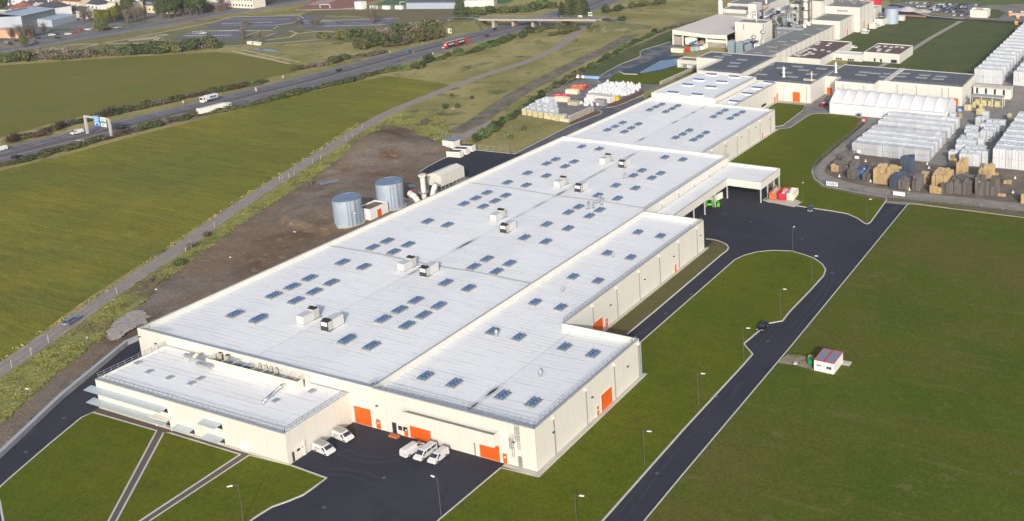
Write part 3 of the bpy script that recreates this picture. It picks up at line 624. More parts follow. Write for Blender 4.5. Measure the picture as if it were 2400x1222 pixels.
def upstand(w, l, zb, m=None):
    mb = MB(); mb.box(-w/2, -l/2, -.4, w/2, l/2, zb)
    mb.box(-w/2-.12, -l/2-.12, zb-.16, w/2+.12, l/2+.12, zb-.03)
    return mb.build('skylight', m or kerbcol, data_only=True)
DM = dome_mesh(2, 4, 2.2, 3.2, .55, .42); UP = upstand(2.25, 3.3, .42); BM = barrel_mesh(2.2, 3.2, .75, .42)
DM2 = dome_mesh(2, 3, 2.1, 2.7, .55, .42); UP2 = upstand(2.15, 2.8, .42)
def sky_put(T, pts, zf, dm=None, up=None):
    b = base_of(T)
    for (x, y) in pts:
        z = zf(G(x, y, 8.2).x); p = G(x, y, z+.45); z = zf(p.x)
        s = bpy.data.objects.new('skylight', up or UP); C.collection.objects.link(s); s.parent = T; s.location = (p.x-b.x, p.y-b.y, z-b.z)
        d = bpy.data.objects.new('dome', dm or DM); C.collection.objects.link(d); d.parent = s
def FL(w, l, h, m=None):
    u = MB(); u.box(-w/2, -l/2, -.2, w/2, l/2, h*.6); d = MB(); d.box(-w/2+.08, -l/2+.08, h*.6, w/2-.08, l/2-.08, h)
    return d.build('dome', m or flat_sky, data_only=True), u.build('skylight', coping, data_only=True)

# main hall: double-pitched roof, valley down the middle
ER = 8.02; W4 = uS/4
PROF = [(.28, ER+.05), (W4, ER+.42), (2*W4, ER), (3*W4, ER+.42), (uS-.28, ER+.05)]
def pz(prof):
    def f(u):
        for (a, za), (b, zb) in zip(prof, prof[1:]):
            if u <= b: return za+(zb-za)*max(0,(u-a)/(b-a))
        return prof[-1][1]
    return f
def roof_stained(name, ux, stains):
    """white membrane with the dirt that collects along the valley at x = ux; stains: (y, length, strength)"""
    m = roof_m.copy(); m.name = name; n = m.node_tree.nodes; L = m.node_tree.links; b = n['Principled BSDF']
    src = b.inputs['Base Color'].links[0].from_socket
    geo = n.new('ShaderNodeNewGeometry'); sx = n.new('ShaderNodeSeparateXYZ'); L.new(geo.outputs['Position'], sx.inputs[0])
    nz = n.new('ShaderNodeTexNoise'); nz.inputs['Scale'].default_value = .5; nz.inputs['Detail'].default_value = 5; L.new(geo.outputs['Position'], nz.inputs[0])
    def mth(op, a, b_=None, c=None, cl=False):
        q = n.new('ShaderNodeMath'); q.operation = op; q.use_clamp = cl
        for i, v in enumerate((a, b_, c)):
            if v is None: continue
            if hasattr(v, 'default_value') or hasattr(v, 'links'): L.new(v, q.inputs[i])
            else: q.inputs[i].default_value = v
        return q.outputs[0]
    dx = mth('ABSOLUTE', mth('SUBTRACT', sx.outputs[0], ux))
    wob = mth('MULTIPLY_ADD', nz.outputs['Fac'], 1.0, .45)
    dxn = mth('DIVIDE', dx, wob)
    line = mth('MULTIPLY', mth('SUBTRACT', 1.0, mth('DIVIDE', dxn, .35), cl=True), mth('MULTIPLY', nz.outputs['Fac'], .42))
    acc = line
    for (y, ln, st) in stains:
        dy = mth('DIVIDE', mth('ABSOLUTE', mth('SUBTRACT', sx.outputs[1], y)), ln/2)
        r = mth('ADD', mth('POWER', mth('DIVIDE', dxn, .55), 2.0), mth('POWER', dy, 2.0))
        acc = mth('MAXIMUM', acc, mth('MULTIPLY', mth('SUBTRACT', 1.0, r, cl=True), st))
        acc = mth('MAXIMUM', acc, mth('MULTIPLY', mth('SUBTRACT', 1.0, mth('ADD', mth('POWER', mth('DIVIDE', dxn, 1.5), 2.0), mth('POWER', mth('DIVIDE', dy, 1.7), 2.0)), cl=True), st*.25))
    mx = n.new('ShaderNodeMix'); mx.data_type = 'RGBA'; L.new(acc, mx.inputs[0]); L.new(src, mx.inputs[6]); mx.inputs[7].default_value = (.05,.048,.045,1)
    L.new(mx.outputs[2], b.inputs['Base Color']); return m
def vy(x, y, z): return G(x, y, z).y
r1 = roof_stained('white_roof_stained_main', 2*W4, [(vy(1090,573,ER),9,1.4),(vy(968,638,ER),6,.8),(vy(1352,393,ER),10,.5),(vy(1385,413,ER),12,.75),(vy(1345,430,ER),8,1.0),(vy(1313,453,ER),8,1.1),(vy(1268,480,ER),9,.8),(vy(1222,505,ER),9,.5),(vy(1480,365,ER),8,.9),(vy(1410,402,ER),9,.7)])
T = thing('factory_hall', 'largest white-roofed cream factory hall in the middle, its roof dotted with blue domes', 'factory hall', (uS/2, v3/2, 0))
HALL = T
shell(T, [(0,0),(uS,0),(uS,v3),(0,v3)], Z1, 1.2, r1, prof=PROF)
# higher step in the front parapet behind the office, roof joints, rails
for yv in (55.5, 113.5):
    mb = MB()
    for (ua, za), (ub, zb) in zip(PROF, PROF[1:]): mb.face([(ua,yv-.3,za+.02),(ub,yv-.3,zb+.02),(ub,yv,zb+.16),(ua,yv,za+.16)]); mb.face([(ua,yv,za+.16),(ub,yv,zb+.16),(ub,yv+.3,zb+.02),(ua,yv+.3,za+.02)])
    mb.build('roof_joint', coping, T, world=True)
rail(T, [(uS-.15, v2+.5), (uS-.15, v3-.3)], Z1+.05); rail(T, [(.3,.2),(9,.2)], Z1+.05)
zr = pz(PROF)
L1 = [(550,736),(641,692),(684,672),(725,652),(693,704),(736,683),(776,662),(802,615),(852,625),(873,580),(907,565),(922,590),(956,573),(1002,519),(1048,527),
 (1087,478),(1115,465),(1141,452),(1132,484),(1160,471),(1185,458),(1189,428),(1233,434),(1236,406),(1280,412),(1281,384),(1302,374),(1324,390),(1345,379),(1363,344),(1404,349),
 (870,810),(897,748),(936,726),(974,704),(953,762),(992,738),(1028,716),(1044,663),(1098,675),(1110,625),(1141,607),(1163,636),(1194,617),(1229,557),(1279,566),(1281,526),(1331,535),
 (1332,498),(1356,485),(1381,506),(1405,492),(1401,458),(1447,465),(1443,435),(1489,441),(1484,412),(1504,400),(1527,417),(1548,406),(1558,369),(1600,374)]
sky_put(T, L1, zr); sky_put(T, [(604,748),(812,797)], zr, BM)
for x, y in [(328,779),(366,795)]: a, z = onv(x, y+10, 0); walllight(T, 'v', 0, a, z)
door(T, 'v', 0, 5.0, 7.2, 2.4)
# front openings
def fd(T, bl, tr, v=0, small=False, hgt=None, m=None):
    a0, _ = onv(*bl, v); a1, z1 = onv(*tr, v); return door(T, 'v', v, a0, a1, hgt or z1, small, m)
fd(T, (834,989.5), (868.8,960.3))
_o = fd(T, (884,1006), (892.5,988), small=True, hgt=2.3)

# east wing (lower strip along the hall, wider at the front)
PE = [(uS+.3, Z1-1.35), ((uS+uE)/2+2, Z1-1.75), (uE-.3, Z1-1.3)]
mid = (uS+uE)/2+2
T = thing('factory_wing', 'cream wing with orange doors along the right side of the big hall, wider in front', 'factory wing', ((uS+uE)/2, vE/2, 0)); WING = T
poly = [(uS+.02,0),(uE,0),(uE,vE),(u2,vE),(u2,v2),(uS+.02,v2)]
mb = MB(); n = len(poly); pl = [Vector(p) for p in poly]; I = inset(pl, .3)
for k in range(n):
    a, b = pl[k], pl[(k+1)%n]
    if k != n-1: mb.face([(*a,0),(*b,0),(*b,Z1),(*a,Z1)]); c, d = I[k], I[(k+1)%n]; mb.face([(*d,6.8),(*c,6.8),(*c,Z1),(*d,Z1)]); mb.face([(*a,Z1),(*b,Z1),(*d,Z1),(*c,Z1)])
mb.build('wall', cream, T, world=True)
r2 = roof_stained('white_roof_stained_wing', mid, [(vy(1130,912,7.6),5,1.5),(vy(1087,945,7.6),4,1.0)])
mb = MB(); zE = pz(PE)
mb.face([(uS+.02,.28,zE(uS)),(mid,.28,PE[1][1]),(mid,vE-.28,PE[1][1]),(uS+.02,vE-.28,zE(uS))]); mb.face([(mid,.28,PE[1][1]),(uE-.28,.28,PE[2][1]),(uE-.28,vE-.28,PE[2][1]),(mid,vE-.28,PE[1][1])])
mb.face([(uS+.02,vE-.28,zE(uS)),(u2-.28,vE-.28,zE(u2)),(u2-.28,v2-.28,zE(u2)),(uS+.02,v2-.28,zE(uS))])
mb.build('roof', r2, T, world=True)
mb = MB(); mm = [(p+q)/2 for p, q in zip(pl, I)]; strip(mb, [mm[0]+Vector((.2,0))]+mm[1:5]+[mm[5]], .44, Z1-.12, Z1+.05); mb.build('coping', coping, T, world=True)
rail(T, [(uS+3,.2),(uE-.2,.2),(uE-.2,vE-1)], Z1+.05); rail(T, [(u2-.15,vE+.2),(u2-.15,v2-1)], Z1+.05)
sky_put(T, [(997,881),(1064,898),(1178,926),(1250,943),(1154,776),(1216,790),(1323,813),(1390,829)], zE, DM2, UP2)
sky_put(T, [(1254,708),(1314,720),(1343,648),(1401,658),(1423,593),(1478,603),(1495,544),(1548,553)], zE, DM2, UP2)
for x, y in [(1296,980),(1372,920.7),(1438.6,862),(1495,815)]: a, z = onu(x, y, uE); downpipe(T, 'u', uE, a, 8.7)
for x, y in [(1389,731),(1445,688),(1497,648),(1545,611),(1590,578),(1632.6,546)]: a, z = onu(x, y, u2); downpipe(T, 'u', u2, a, 8.7)
for x, y in [(1296,1013),(1387,931),(1470,859)]: a, z = onu(x, y, uE); walllight(T, 'u', uE, a, z)
for x, y in [(1430,715),(1510,655),(1578,601),(1641,552)]: a, z = onu(x, y, u2); walllight(T, 'u', u2, a, z)
def sd(T, bl, tr, u, small=False, hgt=None):
    a0, _ = onu(*bl, u); a1, z1 = onu(*tr, u); return door(T, 'u', u, a0, a1, hgt or z1, small)
sd(T, (1410,967), (1433,905), uE); sd(T, (1399,976), (1403.5,957), uE, True, 2.3)
sd(T, (1391,800), (1411.5,742.5), u2); a, z = onu(1422,768,u2); door(T, 'u', u2, a-.6, a+.6, 2.3, True); a, z = onu(1583.5,641,u2); door(T, 'u', u2, a-.6, a+.6, 2.3, True)
fd(T, (963.4,1024.5), (1007,1006)); fd(T, (1127,1075), (1170.5,1046)) 
fd(T, (948.8,1020), (956.5,1006), small=True, hgt=2.3); fd(T, (1180.5,1085), (1189,1069), small=True, hgt=2.3)
a0, _ = onv(921,1010,0); a1, _ = onv(943,1014,0); 
w_ = wallbox(T, 'window', 'v', 0, a0+1.4, a1, 1.0, 2.3, white_m, .06); b = base_of(T)
for k in (0,1):
    mb = MB(); x0 = a0+1.6+k*1.3; mb.box(x0-b.x, -.09-b.y, 1.15, x0+1.0-b.x, -.05-b.y, 2.15); mb.build('pane', glass, w_)
wallbox(T, 'doorway', 'v', 0, a0, a0+1.1, .1, 2.5, glass, .06)
mb = MB(); mb.box(a0+.2,-1.5,.02,a0+2.4,-.6,.45); tag(mb.build('loading_step', mat('orange_brown_step', (.45,.13,.04), .8)), 'small orange-brown step below the window in the front wall', 'step')
for x, y in [(884.5,950.5),(1047,1007),(1204.5,1035.5)]: a, z = onv(x, y, 0); walllight(T, 'v', 0, a, z)
for x in (1011,1112): a, z = onv(x, 1030, 0); downpipe(T, 'v', 0, a, 4.6)
# trough-shaped canopy over the front doors
a0, z1_ = onv(939,963,-1.9); a1, _ = onv(1155,1019,-1.9); zt = z1_-.1; zb = zt-2.7
mb = MB(); mb.box(a0,-1.95,zb,a1,-1.8,zt); mb.box(a0,-1.8,zb,a0+.12,-.01,zt-.1); mb.box(a1-.12,-1.8,zb,a1,-.01,zt-.1); mb.box(a0+.12,-1.8,zb+.05,a1-.12,-.01,zb+.2)
cn = mb.build('door_canopy', cream, T, world=True)
# caged ladder near the corner
def ladder(T, x, y, z0, z1, axis='v', mid_=True):
    mb = MB(); P = (lambda s, d, z: (x+s, y-d, z)) if axis == 'v' else (lambda s, d, z: (x+d, y+s, z))
    for s in (-.25,.25): mb.cyl(P(s,.3,z0), P(s,.3,z1+1), .035, n=4)
    k = int((z1-z0)/.35)
    for i in range(k): mb.cyl(P(-.25,.3,z0+i*.35), P(.25,.3,z0+i*.35), .02, n=4)
    for i in range(int((z1-z0-2)/.8)+1):
        zz = z0+2.2+i*.8; ring = [P(-.25,.3,zz),P(-.4,.65,zz),P(-.2,1.0,zz),P(.2,1.0,zz),P(.4,.65,zz),P(.25,.3,zz)]; mb.tube(ring, .025, 4)
    for q in ((-.4,.65),(-.2,1.0),(.2,1.0),(.4,.65)): mb.cyl(P(*q,z0+2.2), P(*q,z1+.6), .025, n=4)
    return mb.build('ladder', steel, T, world=True)
ax, _ = onv(1221,1110,0); ladder(T, ax-1.2, 0, 2.2, 6.2); ladder(T, ax+.3, 0, 4.2, Z1)
mb = MB(); mb.box(ax-.1,-.35,.1,ax+.7,-.25,2.6); mb.build('ladder_guard', steel, T, world=True)
# step-over stair and ventilation cowls on the roofs
def cowl():
    t = thing('roof_cowl', 'x', 'roof vent'); mb = MB(); mb.cyl((0,0,-.3),(0,0,.7),.28,.28,10); mb.cyl((0,0,.7),(0,0,1.0),.42,.42,10); mb.build('vent_pipe', steel, t)
    mb = MB(); mb.cyl((0,0,1.0),(0,0,1.5),.42,.05,10); mb.build('cone_cap', pipe_m, t); return t
ck = Maker(cowl)
for (x, y), s, l in [((1164,790),1.25,'shiny conical roof vent beside the domes in the middle of the east wing roof'), ((1267,884),1.2,'shiny conical roof vent standing alone near the front of the east wing roof'), ((1319,686),1.05,'shiny conical roof vent behind the notch in the east wing roof'), ((1437,604),1.05,'farthest shiny conical roof vent on the east wing, beside a blue dome')]:
    p = G(x, y, 7.7); ck((p.x, p.y, zE(p.x)), 0, l, 'conical vents on the east wing', s)
def gooseneck():
    t = thing('gooseneck_vent', 'x', 'roof vent'); mb = MB(); P = [(0,0,-.3),(0,0,1.7),(.12,0,2.1),(.45,0,2.35),(.8,0,2.2),(.95,0,1.9)]; mb.tube(P, .22, 10); mb.build('pipe', steel, t, smooth=False)
    mb = MB(); mb.box(-.5,-.5,-.2,.5,.5,.15); mb.build('base', coping, t); return t
gk = Maker(gooseneck)
for i, ((x, y), s, rz) in enumerate([((1379,492),1.15,-.5),((1391,490),.95,.4),((1403,478),1.0,.8),((1410,482),1.05,.2),((1463,420),.9,.5)]):
    p = G(x, y, ER+.2); gk((p.x, p.y, zr(p.x)), rz, ['leftmost bent steel vent of the cluster on the hall roof','second bent steel vent from the left of the roof cluster','third bent steel vent from the left of the roof cluster','rightmost bent steel vent of the roof cluster','lone bent steel vent farther up the hall roof'][i], 'bent steel roof vents', s)
# rooftop air units -------------------------------------------------
def ahu_near(flip):
    t = thing('rooftop_air_unit', 'x', 'air conditioning unit'); w, l, h = 2.3, 4.6, 2.5; s = -1 if flip else 1   # local +y = away
    mb = MB(); mb.box(-w/2-.08,-l/2-.05,-.2,w/2+.08,l/2+.05,.18); mb.build('base_frame', coping, t)
    if not flip:    # fan section in front (towards -y)
        mb = MB(); mb.box(-w/2,-l/2+1.5,.18,w/2,l/2,h); mb.build('casing', casing_m, t)
        mb = MB(); mb.box(-w/2,-l/2,.18,w/2,-l/2+1.5,h-.05); mb.build('condenser_section', darkm, t)
        mb = MB(); mb.box(-w/2+.2,-l/2-.03,1.35,w/2-.2,-l/2+.02,h-.2); mb.build('label_panel', white_m, t)
        mb = MB(); mb.box(w/2-.02,-l/2+.1,.3,w/2+.03,-l/2+1.45,h-.1); mb.build('side_panel', greysign, t); fy = -l/2+.75
    else:
        mb = MB(); i0 = 0
        mb.box(-w/2,-l/2,.18,w/2,l/2-1.5,h-.35); mb.build('casing', casing_m, t)
        mb = MB(); mb.box(-w/2,l/2-1.5,.18,w/2,l/2,h); mb.build('condenser_section', greysign, t)
        mb = MB(); mb.box(-w/2+.05,l/2-1.45,h,w/2-.05,l/2-.05,h+.05); mb.build('fan_deck', darkm, t); fy = l/2-.75
    for x in (-.55,.55):
        mb = MB(); mb.cyl((x,fy,h-.05),(x,fy,h+.32),.5,.5,14); mb.cyl((x,fy,h+.32),(x,fy,h+.40),.16,.16,8,0); f = mb.build('fan', black, t)
    mb = MB(); mb.cyl((w/2+.3, l/2 if flip else -l/2,-.1),(w/2+.3,l/2 if flip else -l/2,.35),.2,.2,6); mb.cyl((w/2,0,.1),(w/2+.3,l/2*(1 if flip else -1),.1),.08,.08,5); mb.build('pipework', galv, t)
    return t
kA, kB = Maker(lambda: ahu_near(True)), Maker(lambda: ahu_near(False))
rows = ['nearest', 'second nearest', 'middle', 'fourth nearest', 'farthest']
for i, (a, b_) in enumerate([((722,744),(779,760)), ((954,622),(1006,635)), ((1167,508),(1191,535)), ((1314,430),(1363,441)), ((1420,376),(1464,385))]):
    p = G(*a, ER+.9); kA((p.x, p.y, zr(p.x)), 0, 'left white rooftop unit, black fans at its far end, %s pair on the roof' % rows[i], 'rooftop air units in pairs')
    p = G(*b_, ER+.9); kB((p.x, p.y, zr(p.x)), 0, 'right rooftop air unit with a black front, %s pair on the hall roof' % rows[i], 'rooftop air units in pairs')

# step-over ladder at the front between the roofs
T = thing('roof_stepover', 'small steel step-over stair crossing the parapet at the front of the hall roof', 'stair', (uS, .9, 7.9))
mb = MB()
for s in (-.4,.4):
    P = [(-1.6,s,0),(-.6,s,1.7),(.6,s,1.7),(1.4,s,0)]; mb.tube(P, .04, 4); P2 = [(x,y,z+.9) for x,y,z in P]; mb.tube(P2, .03, 4)
    for p, q in zip(P, P2): mb.cyl(p, q, .03, n=4)
mb.build('handrail', steel, T); mb = MB()
for i in range(7): mb.box(-1.6+i*.16,-.4,i*.28,-1.3+i*.16,.4,i*.28+.04)
mb.box(-.6,-.4,1.68,.6,.4,1.72); mb.build('tread', steel, T)

# office block ------------------------------------------------------
uo0, uo1, vo, zo = 9.35, 64.9, -16.1, 6.9
T = thing('office_block', 'low two-storey cream office block with pale sunshades in front of the big hall', 'office building', ((uo0+uo1)/2, vo/2, 0)); OFF = T
shell(T, [(uo0,vo),(uo1,vo),(uo1,-.02),(uo0,-.02)], zo, .35, roof_m)
mb = MB(); mb.box(uo0-.12,vo-.18,0,uo1+.06,vo-.01,.45); mb.build('plinth', conc, T, world=True)
rail(T, [(uo0+.3,-.5),(uo0+.3,vo+.3),(uo1-.3,vo+.3),(uo1-.3,-1.5)], zo+.05, 1.05, 1.5)
fz = FL(1.3,1.3,.35)
for x, y in [(323,851),(349,872),(397,886),(469,888),(448,899),(731,917),(645,940)]:
    p = G(x, y, 6.7); b = base_of(T)
    s = bpy.data.objects.new('skylight', fz[1]); C.collection.objects.link(s); s.parent = T; s.location = (p.x-b.x, p.y-b.y, 6.56)
    d = bpy.data.objects.new('dome', fz[0]); C.collection.objects.link(d); d.parent = s
shade_m = mat('pale_blue_sunshade', (.50,.56,.60), .4, .3, noise=[(.6,.05)])
def shade(T, ua, ub, z, wrap_=False, slope=.25):
    mb = MB(); w = 1.7
    mb.add([(ua,vo-w,z-slope),(ub,vo-w,z-slope),(ub,vo-.01,z),(ua,vo-.01,z),(ua,vo-w,z-slope+.07),(ub,vo-w,z-slope+.07),(ub,vo-.01,z+.07),(ua,vo-.01,z+.07)], [(4,5,6,7),(0,1,5,4),(1,2,6,5),(2,3,7,6),(3,0,4,7),(3,2,1,0)])
    o = mb.build('sunshade', shade_m, T, world=True); b = base_of(T)
    mb = MB(); 
    for x in (ua+.1, ub-.1): mb.cyl((x-b.x,vo-.02-b.y,z-1.3),(x-b.x,vo-w+.1-b.y,z-slope-.02),.05,n=4)
    mb.build('bracket', white_m, o)
    wb = MB(); wb.box(ua+.1,vo-.05,z-1.35,ub+.15,vo+.01,z-.12); wi = wb.build('window', white_m, T, world=True)
    k = max(1, int((ub-ua)/1.3)); st = (ub-ua-.1)/k; mb = MB()
    for i in range(k): mb.box(ua+.2+i*st-b.x,vo-.07-b.y,z-1.25,ua+.1+(i+1)*st-b.x,vo-.045-b.y,z-.22)
    mb.build('pane', glass, wi)
def ax_(x, y): return onv(x, y, vo)
e1, ez = ax_(396,968); shade(T, uo0-1.7, e1-.2, ax_(394,960)[1]+.35); e2, _ = ax_(403,998); shade(T, uo0-1.6, e2-.2, ax_(402,990)[1]+.3)
for l, r in [((473,987),(523,1003)), ((411,999),(458,1015)), ((481,1021),(529,1036))]:
    a0, z0 = ax_(*l); a1, z1 = ax_(*r); shade(T, a0+.9, a1-.1, (z0+z1)/2-.1+.9)
a0, _ = ax_(569,1055); wallbox(T, 'door', 'v', vo, a0-.4, a0+1.7, .3, 2.6, white_m, .1)
a0, _ = ax_(372,1003); wallbox(T, 'entrance', 'v', vo, a0, a0+4.4, .3, 2.6, glass, .03)
mb = MB(); mb.box(a0-.2,vo-.35,.05,a0,vo-.02,2.9); mb.box(a0+4.4,vo-.35,.05,a0+4.6,vo-.02,2.9); mb.box(a0-.2,vo-1.4,2.7,a0+4.6,vo-.02,2.85); mb.box(a0+2.1,vo-.12,.05,a0+2.25,vo-.02,2.7); mb.build('entrance_frame', cream2, T, world=True)
b0, _ = onu(692,1078,uo1); b1, _ = onu(711,1064,uo1); g = wallbox(T, 'door', 'u', uo1, b0, b1, .1, 2.9, cream2, .07); b = base_of(T)
for k in (0,1): mb = MB(); mb.box(uo1+.05-b.x,b0+.6+k*1.3-b.y,1.7,uo1+.1-b.x,b0+1.3+k*1.3-b.y,2.2); mb.build('pane', glass, g)
mb = MB(); mb.box(uo1,b1+.1,.1,uo1+.3,b1+.45,3.2); mb.build('door_post', cream2, T, world=True); mb = MB(); mb.box(uo1,b0-.5,.1,uo1+.08,b0-.08,2.2); mb.build('side_window', glass, T, world=True)
# plant enclosure on the office roof, open to the sky
zq = 6.55
pA = G(485,860,zq); pB = G(699,917,zq); y0 = (pA.y+pB.y)/2; x0, x1 = pA.x, pB.x; y1 = -1.2; ph = 2.1
T = thing('plant_screen', 'long open-topped cream plant screen on the office roof', 'plant enclosure', ((x0+x1)/2, (y0+y1)/2, zq))
scr = mat('cream_louvre_screen', (.66,.62,.53), .6, noise=[(.3,.03)], ribs=(.25,.2))
mb = MB(); mb.box(x0,y0,zq,x1,y0+.12,zq+ph); mb.box(x0,y0+.13,zq,x0+.1,y0+2.2,zq+ph); mb.box(x1-.1,y0+.13,zq,x1,y0+1.4,zq+ph); mb.box(x1-.1,y0+3.0,zq,x1,y1,zq+ph); mb.build('screen_panel', scr, T, world=True)
mb = MB()
for k in range(9): xx = x0+(x1-x0)*(k+.5)/9; mb.cyl((xx,y0+.1,zq+ph-.1),(xx,y1+1.0,zq+ph-.1),.05,n=4)
mb.cyl((x1-.05,y0+1.4,zq+ph),(x1-.05,y1,zq+ph),.05,n=4); mb.build('cross_bar', cream2, T, world=True)
mb = MB(); mb.box(x0+.3,y0+.3,zq+.01,x1-.3,y0+1.6,zq+.25); mb.build('cable_tray', darkm, T, world=True)
def condenser():
    t = thing('condenser_unit', 'x', 'air conditioning unit'); mb = MB(); mb.box(-.45,-.5,.3,.45,.5,1.75); mb.build('casing', mat('beige_metal',(.52,.49,.42),.5,.1), t)
    mb = MB(); mb.box(-.35,-.35,0,-.25,.35,.3); mb.box(.25,-.35,0,.35,.35,.3); mb.build('foot', darkm, t)
    mb = MB(); mb.cyl((0,0,1.75),(0,0,1.85),.36,.36,12); mb.build('fan', darkm, t); mb = MB(); mb.box(.45,-.4,.4,.47,.4,1.65); mb.build('grille', darkm, t); return t
cdk = Maker(condenser)
for i, (x, y) in enumerate([(613,858),(627,862),(639,865),(652,869)]):
    p = G(x, y, zq+1.0); cdk((p.x, p.y, zq), 0, ['leftmost','second','third','rightmost'][i]+' beige condenser of the row of four inside the plant screen', 'condensers in the plant screen')
for i, (x, y) in enumerate([(520,836),(536,842)]):
    p = G(x, y, zq+1.0); cdk((p.x, p.y, zq), .1, ['left','right'][i]+' beige condenser at the left end inside the plant screen', 'condensers at the left end of the plant screen', (1.3,1.4,1.15))
T = thing('air_handling_unit', 'silvery blue air handling unit in the middle of the plant screen', 'air conditioning unit', (*G(563,850,zq+.8), zq))
mb = MB(); mb.box(-2.3,-1.1,.2,.3,1.2,1.7); mb.build('casing', pipe_m, T); mb = MB(); mb.box(.3,-.9,.2,3.2,.9,1.1); mb.box(-2,-1.3,1.2,-.5,-1.1,1.6); mb.build('duct_section', bluep2 if 0 else silo_top, T)
mb = MB(); mb.cyl((3.2,0,.7),(3.9,0,.7),.5,.5,12); mb.cyl((3.9,0,.7),(4.2,.2,1.3),.5,.4,12); mb.build('round_duct', pipe_m, T)
T = thing('rectangular_duct', 'blue-grey rectangular duct on short legs left of the plant screen', 'duct', (*G(437,835,zq+.8), zq))
mb = MB(); mb.box(0,-.7,.8,9.5,.2,1.3); mb.box(5,-1.7,.6,10,-.8,1.0); mb.box(-.2,-.5,1.25,2.2,.1,1.5); mb.build('duct_box', pipe_m, T)
mb = MB()
for x in (.4,1.2,5.2,5.9,8.4): mb.cyl((x,-.7,-.05),(x,-.7,.9),.07,n=5)
mb.build('leg', cream2, T); mb = MB(); mb.cyl((3,-.2,1.4),(3.8,-.3,2.1),.45,.35,10); mb.build('elbow', beige, T)
T = thing('silver_duct', 'shiny silver duct running forward across the office roof from the plant screen', 'duct', (*G(640,926,zq+.5), zq)); b = base_of(T)
a = G(664,905,zq+1.2); c2 = G(618,941,zq+.6); shiny = mat('shiny_duct', (.75,.76,.78), .15, .95)
mb = MB(); mb.tube([(a.x-b.x,a.y-b.y,1.6),(a.x-b.x-.4,a.y-b.y-1.0,1.1),(c2.x-b.x,c2.y-b.y,.6)],.3,12); mb.cyl((c2.x-b.x,c2.y-b.y,.8),(c2.x-b.x,c2.y-b.y-.1,0),.22,.34,12); mb.build('pipe', shiny, T, smooth=True)
mb = MB(); mb.cyl((0,0,0),(0,0,.8),.06,n=5); mb.build('support', steel, T)

# loading canopy on posts --------------------------------------------
c0, c1_, w0, w1, zc, fh = 78.7, 91.2, 150.5, 166.8, 7.26, 2.55
T = thing('loading_canopy', 'white-roofed L-shaped loading canopy on steel posts beside the hall', 'canopy', (80, 140, 0))
pl = [Vector(p) for p in [(uS+.05,v2+.05),(c0,v2+.05),(c0,w0),(c1_,w0),(c1_,w1),(uS+.05,w1)]]; I = inset(pl, .25); mb = MB(); n = 6
for k in range(n):
    a, b = pl[k], pl[(k+1)%n]; c, d = I[k], I[(k+1)%n]
    if k in (0, 5): continue
    mb.face([(*a,zc-fh),(*b,zc-fh),(*b,zc),(*a,zc)]); mb.face([(*d,zc-fh),(*c,zc-fh),(*c,zc),(*d,zc)]); mb.face([(*a,zc),(*b,zc),(*d,zc),(*c,zc)]); mb.face([(*a,zc-fh),(*c,zc-fh),(*d,zc-fh),(*b,zc-fh)])
mb.build('fascia', cream, T, world=True)
mb = MB(); mb.face([(p.x,p.y,zc-.9) for p in I]); mb.face([(p.x,p.y,zc-1.5) for p in reversed(I)]); mb.build('roof', roof_m, T, world=True)
mb = MB(); strip(mb, [(a+b)/2 for a, b in zip(pl, I)][1:], .3, zc-.1, zc+.06); mb.build('coping', coping, T, world=True)
for (u, v) in [(c0-.3,112),(c0-.3,119),(c0-.3,126.5),(c0-.3,134),(c0-.3,141.5),(c0-.3,w0+.2),(c1_-.3,w0+.3),(c1_-.3,w0+6),(c1_-.3,w0+11.5),(c1_-.3,w1-.3),(uS+4,w1-.4)]:
    mb = MB(); mb.box(u-.18,v-.18,0,u+.18,v+.18,zc-fh+.3); mb.build('post', mat('pale_blue_grey_post', (.50,.53,.57), .5, .2), T, world=True)
mb = MB(); mb.cyl((c1_-9,w1-.3,1),(c1_-.3,w1-.3,1),.05,n=4); mb.cyl((c1_-9,w1-.3,0),(c1_-9,w1-.3,4),.08,n=4); mb.build('tie_bar', steel, T, world=True)
for x, y in [(1551,478),(1590,452),(1627,430),(1662,407),(1693,388)]:
    p = onu(x, y, uS); downpipe(HALL, 'u', uS, p[0], p[1]+.6, zc-.9)

# north hall ------------------------------------------------------
NP = [(.3, ER+.05), (uN*.25, ER+.35), (uN*.47, ER-.05), (uN*.75, ER+.3), (uN-.3, ER)]
T = thing('factory_hall', 'cream hall with a white roof directly beyond the big hall, six domes in each cluster', 'factory hall', (uN/2, (v3+v4)/2, 0)); NH = T
r3 = roof_stained('white_roof_stained_north', uN*.47, [(vy(1508,327,ER),6,1.1),(vy(1585,287,ER),6,.9),(vy(1610,272,ER),9,.5),(vy(1631,264,ER),5,1.0),(vy(1655,252,ER),8,.5)])
shell(T, [(0,v3+.03),(uN,v3+.03),(uN,v4),(0,v4)], 9.0, .8, r3, prof=NP); zn = pz(NP)
rail(T, [(uN-.15,v3+1),(uN-.15,v4-.4)], 9.05)
sky_put(T, [(1423,305),(1441,297),(1459,288),(1463,309),(1479,300),(1496,291),(1522,258),(1537,251),(1551,245),(1560,262),(1575,255),(1588,248),(1583,323),(1600,315),(1615,306),(1625,328),(1640,320),(1654,311),(1672,274),(1686,266),(1699,259),(1711,278),(1725,270),(1739,263)], zn)
for x, y in [(1668,357),(1698.7,336.4),(1727,318),(1754.3,301),(1780.5,285.4),(1805,270)]: a, z = onu(x, y, uN); downpipe(T, 'u', uN, a, 8.4)
for x, y in [(1702,343),(1738,321),(1771,299),(1802.5,279.5)]: a, z = onu(x, y, uN); walllight(T, 'u', uN, a, z)
a, z = onu(1787,325,uN); door(T, 'u', uN, a-.6, a+.6, 2.3, True, redp)
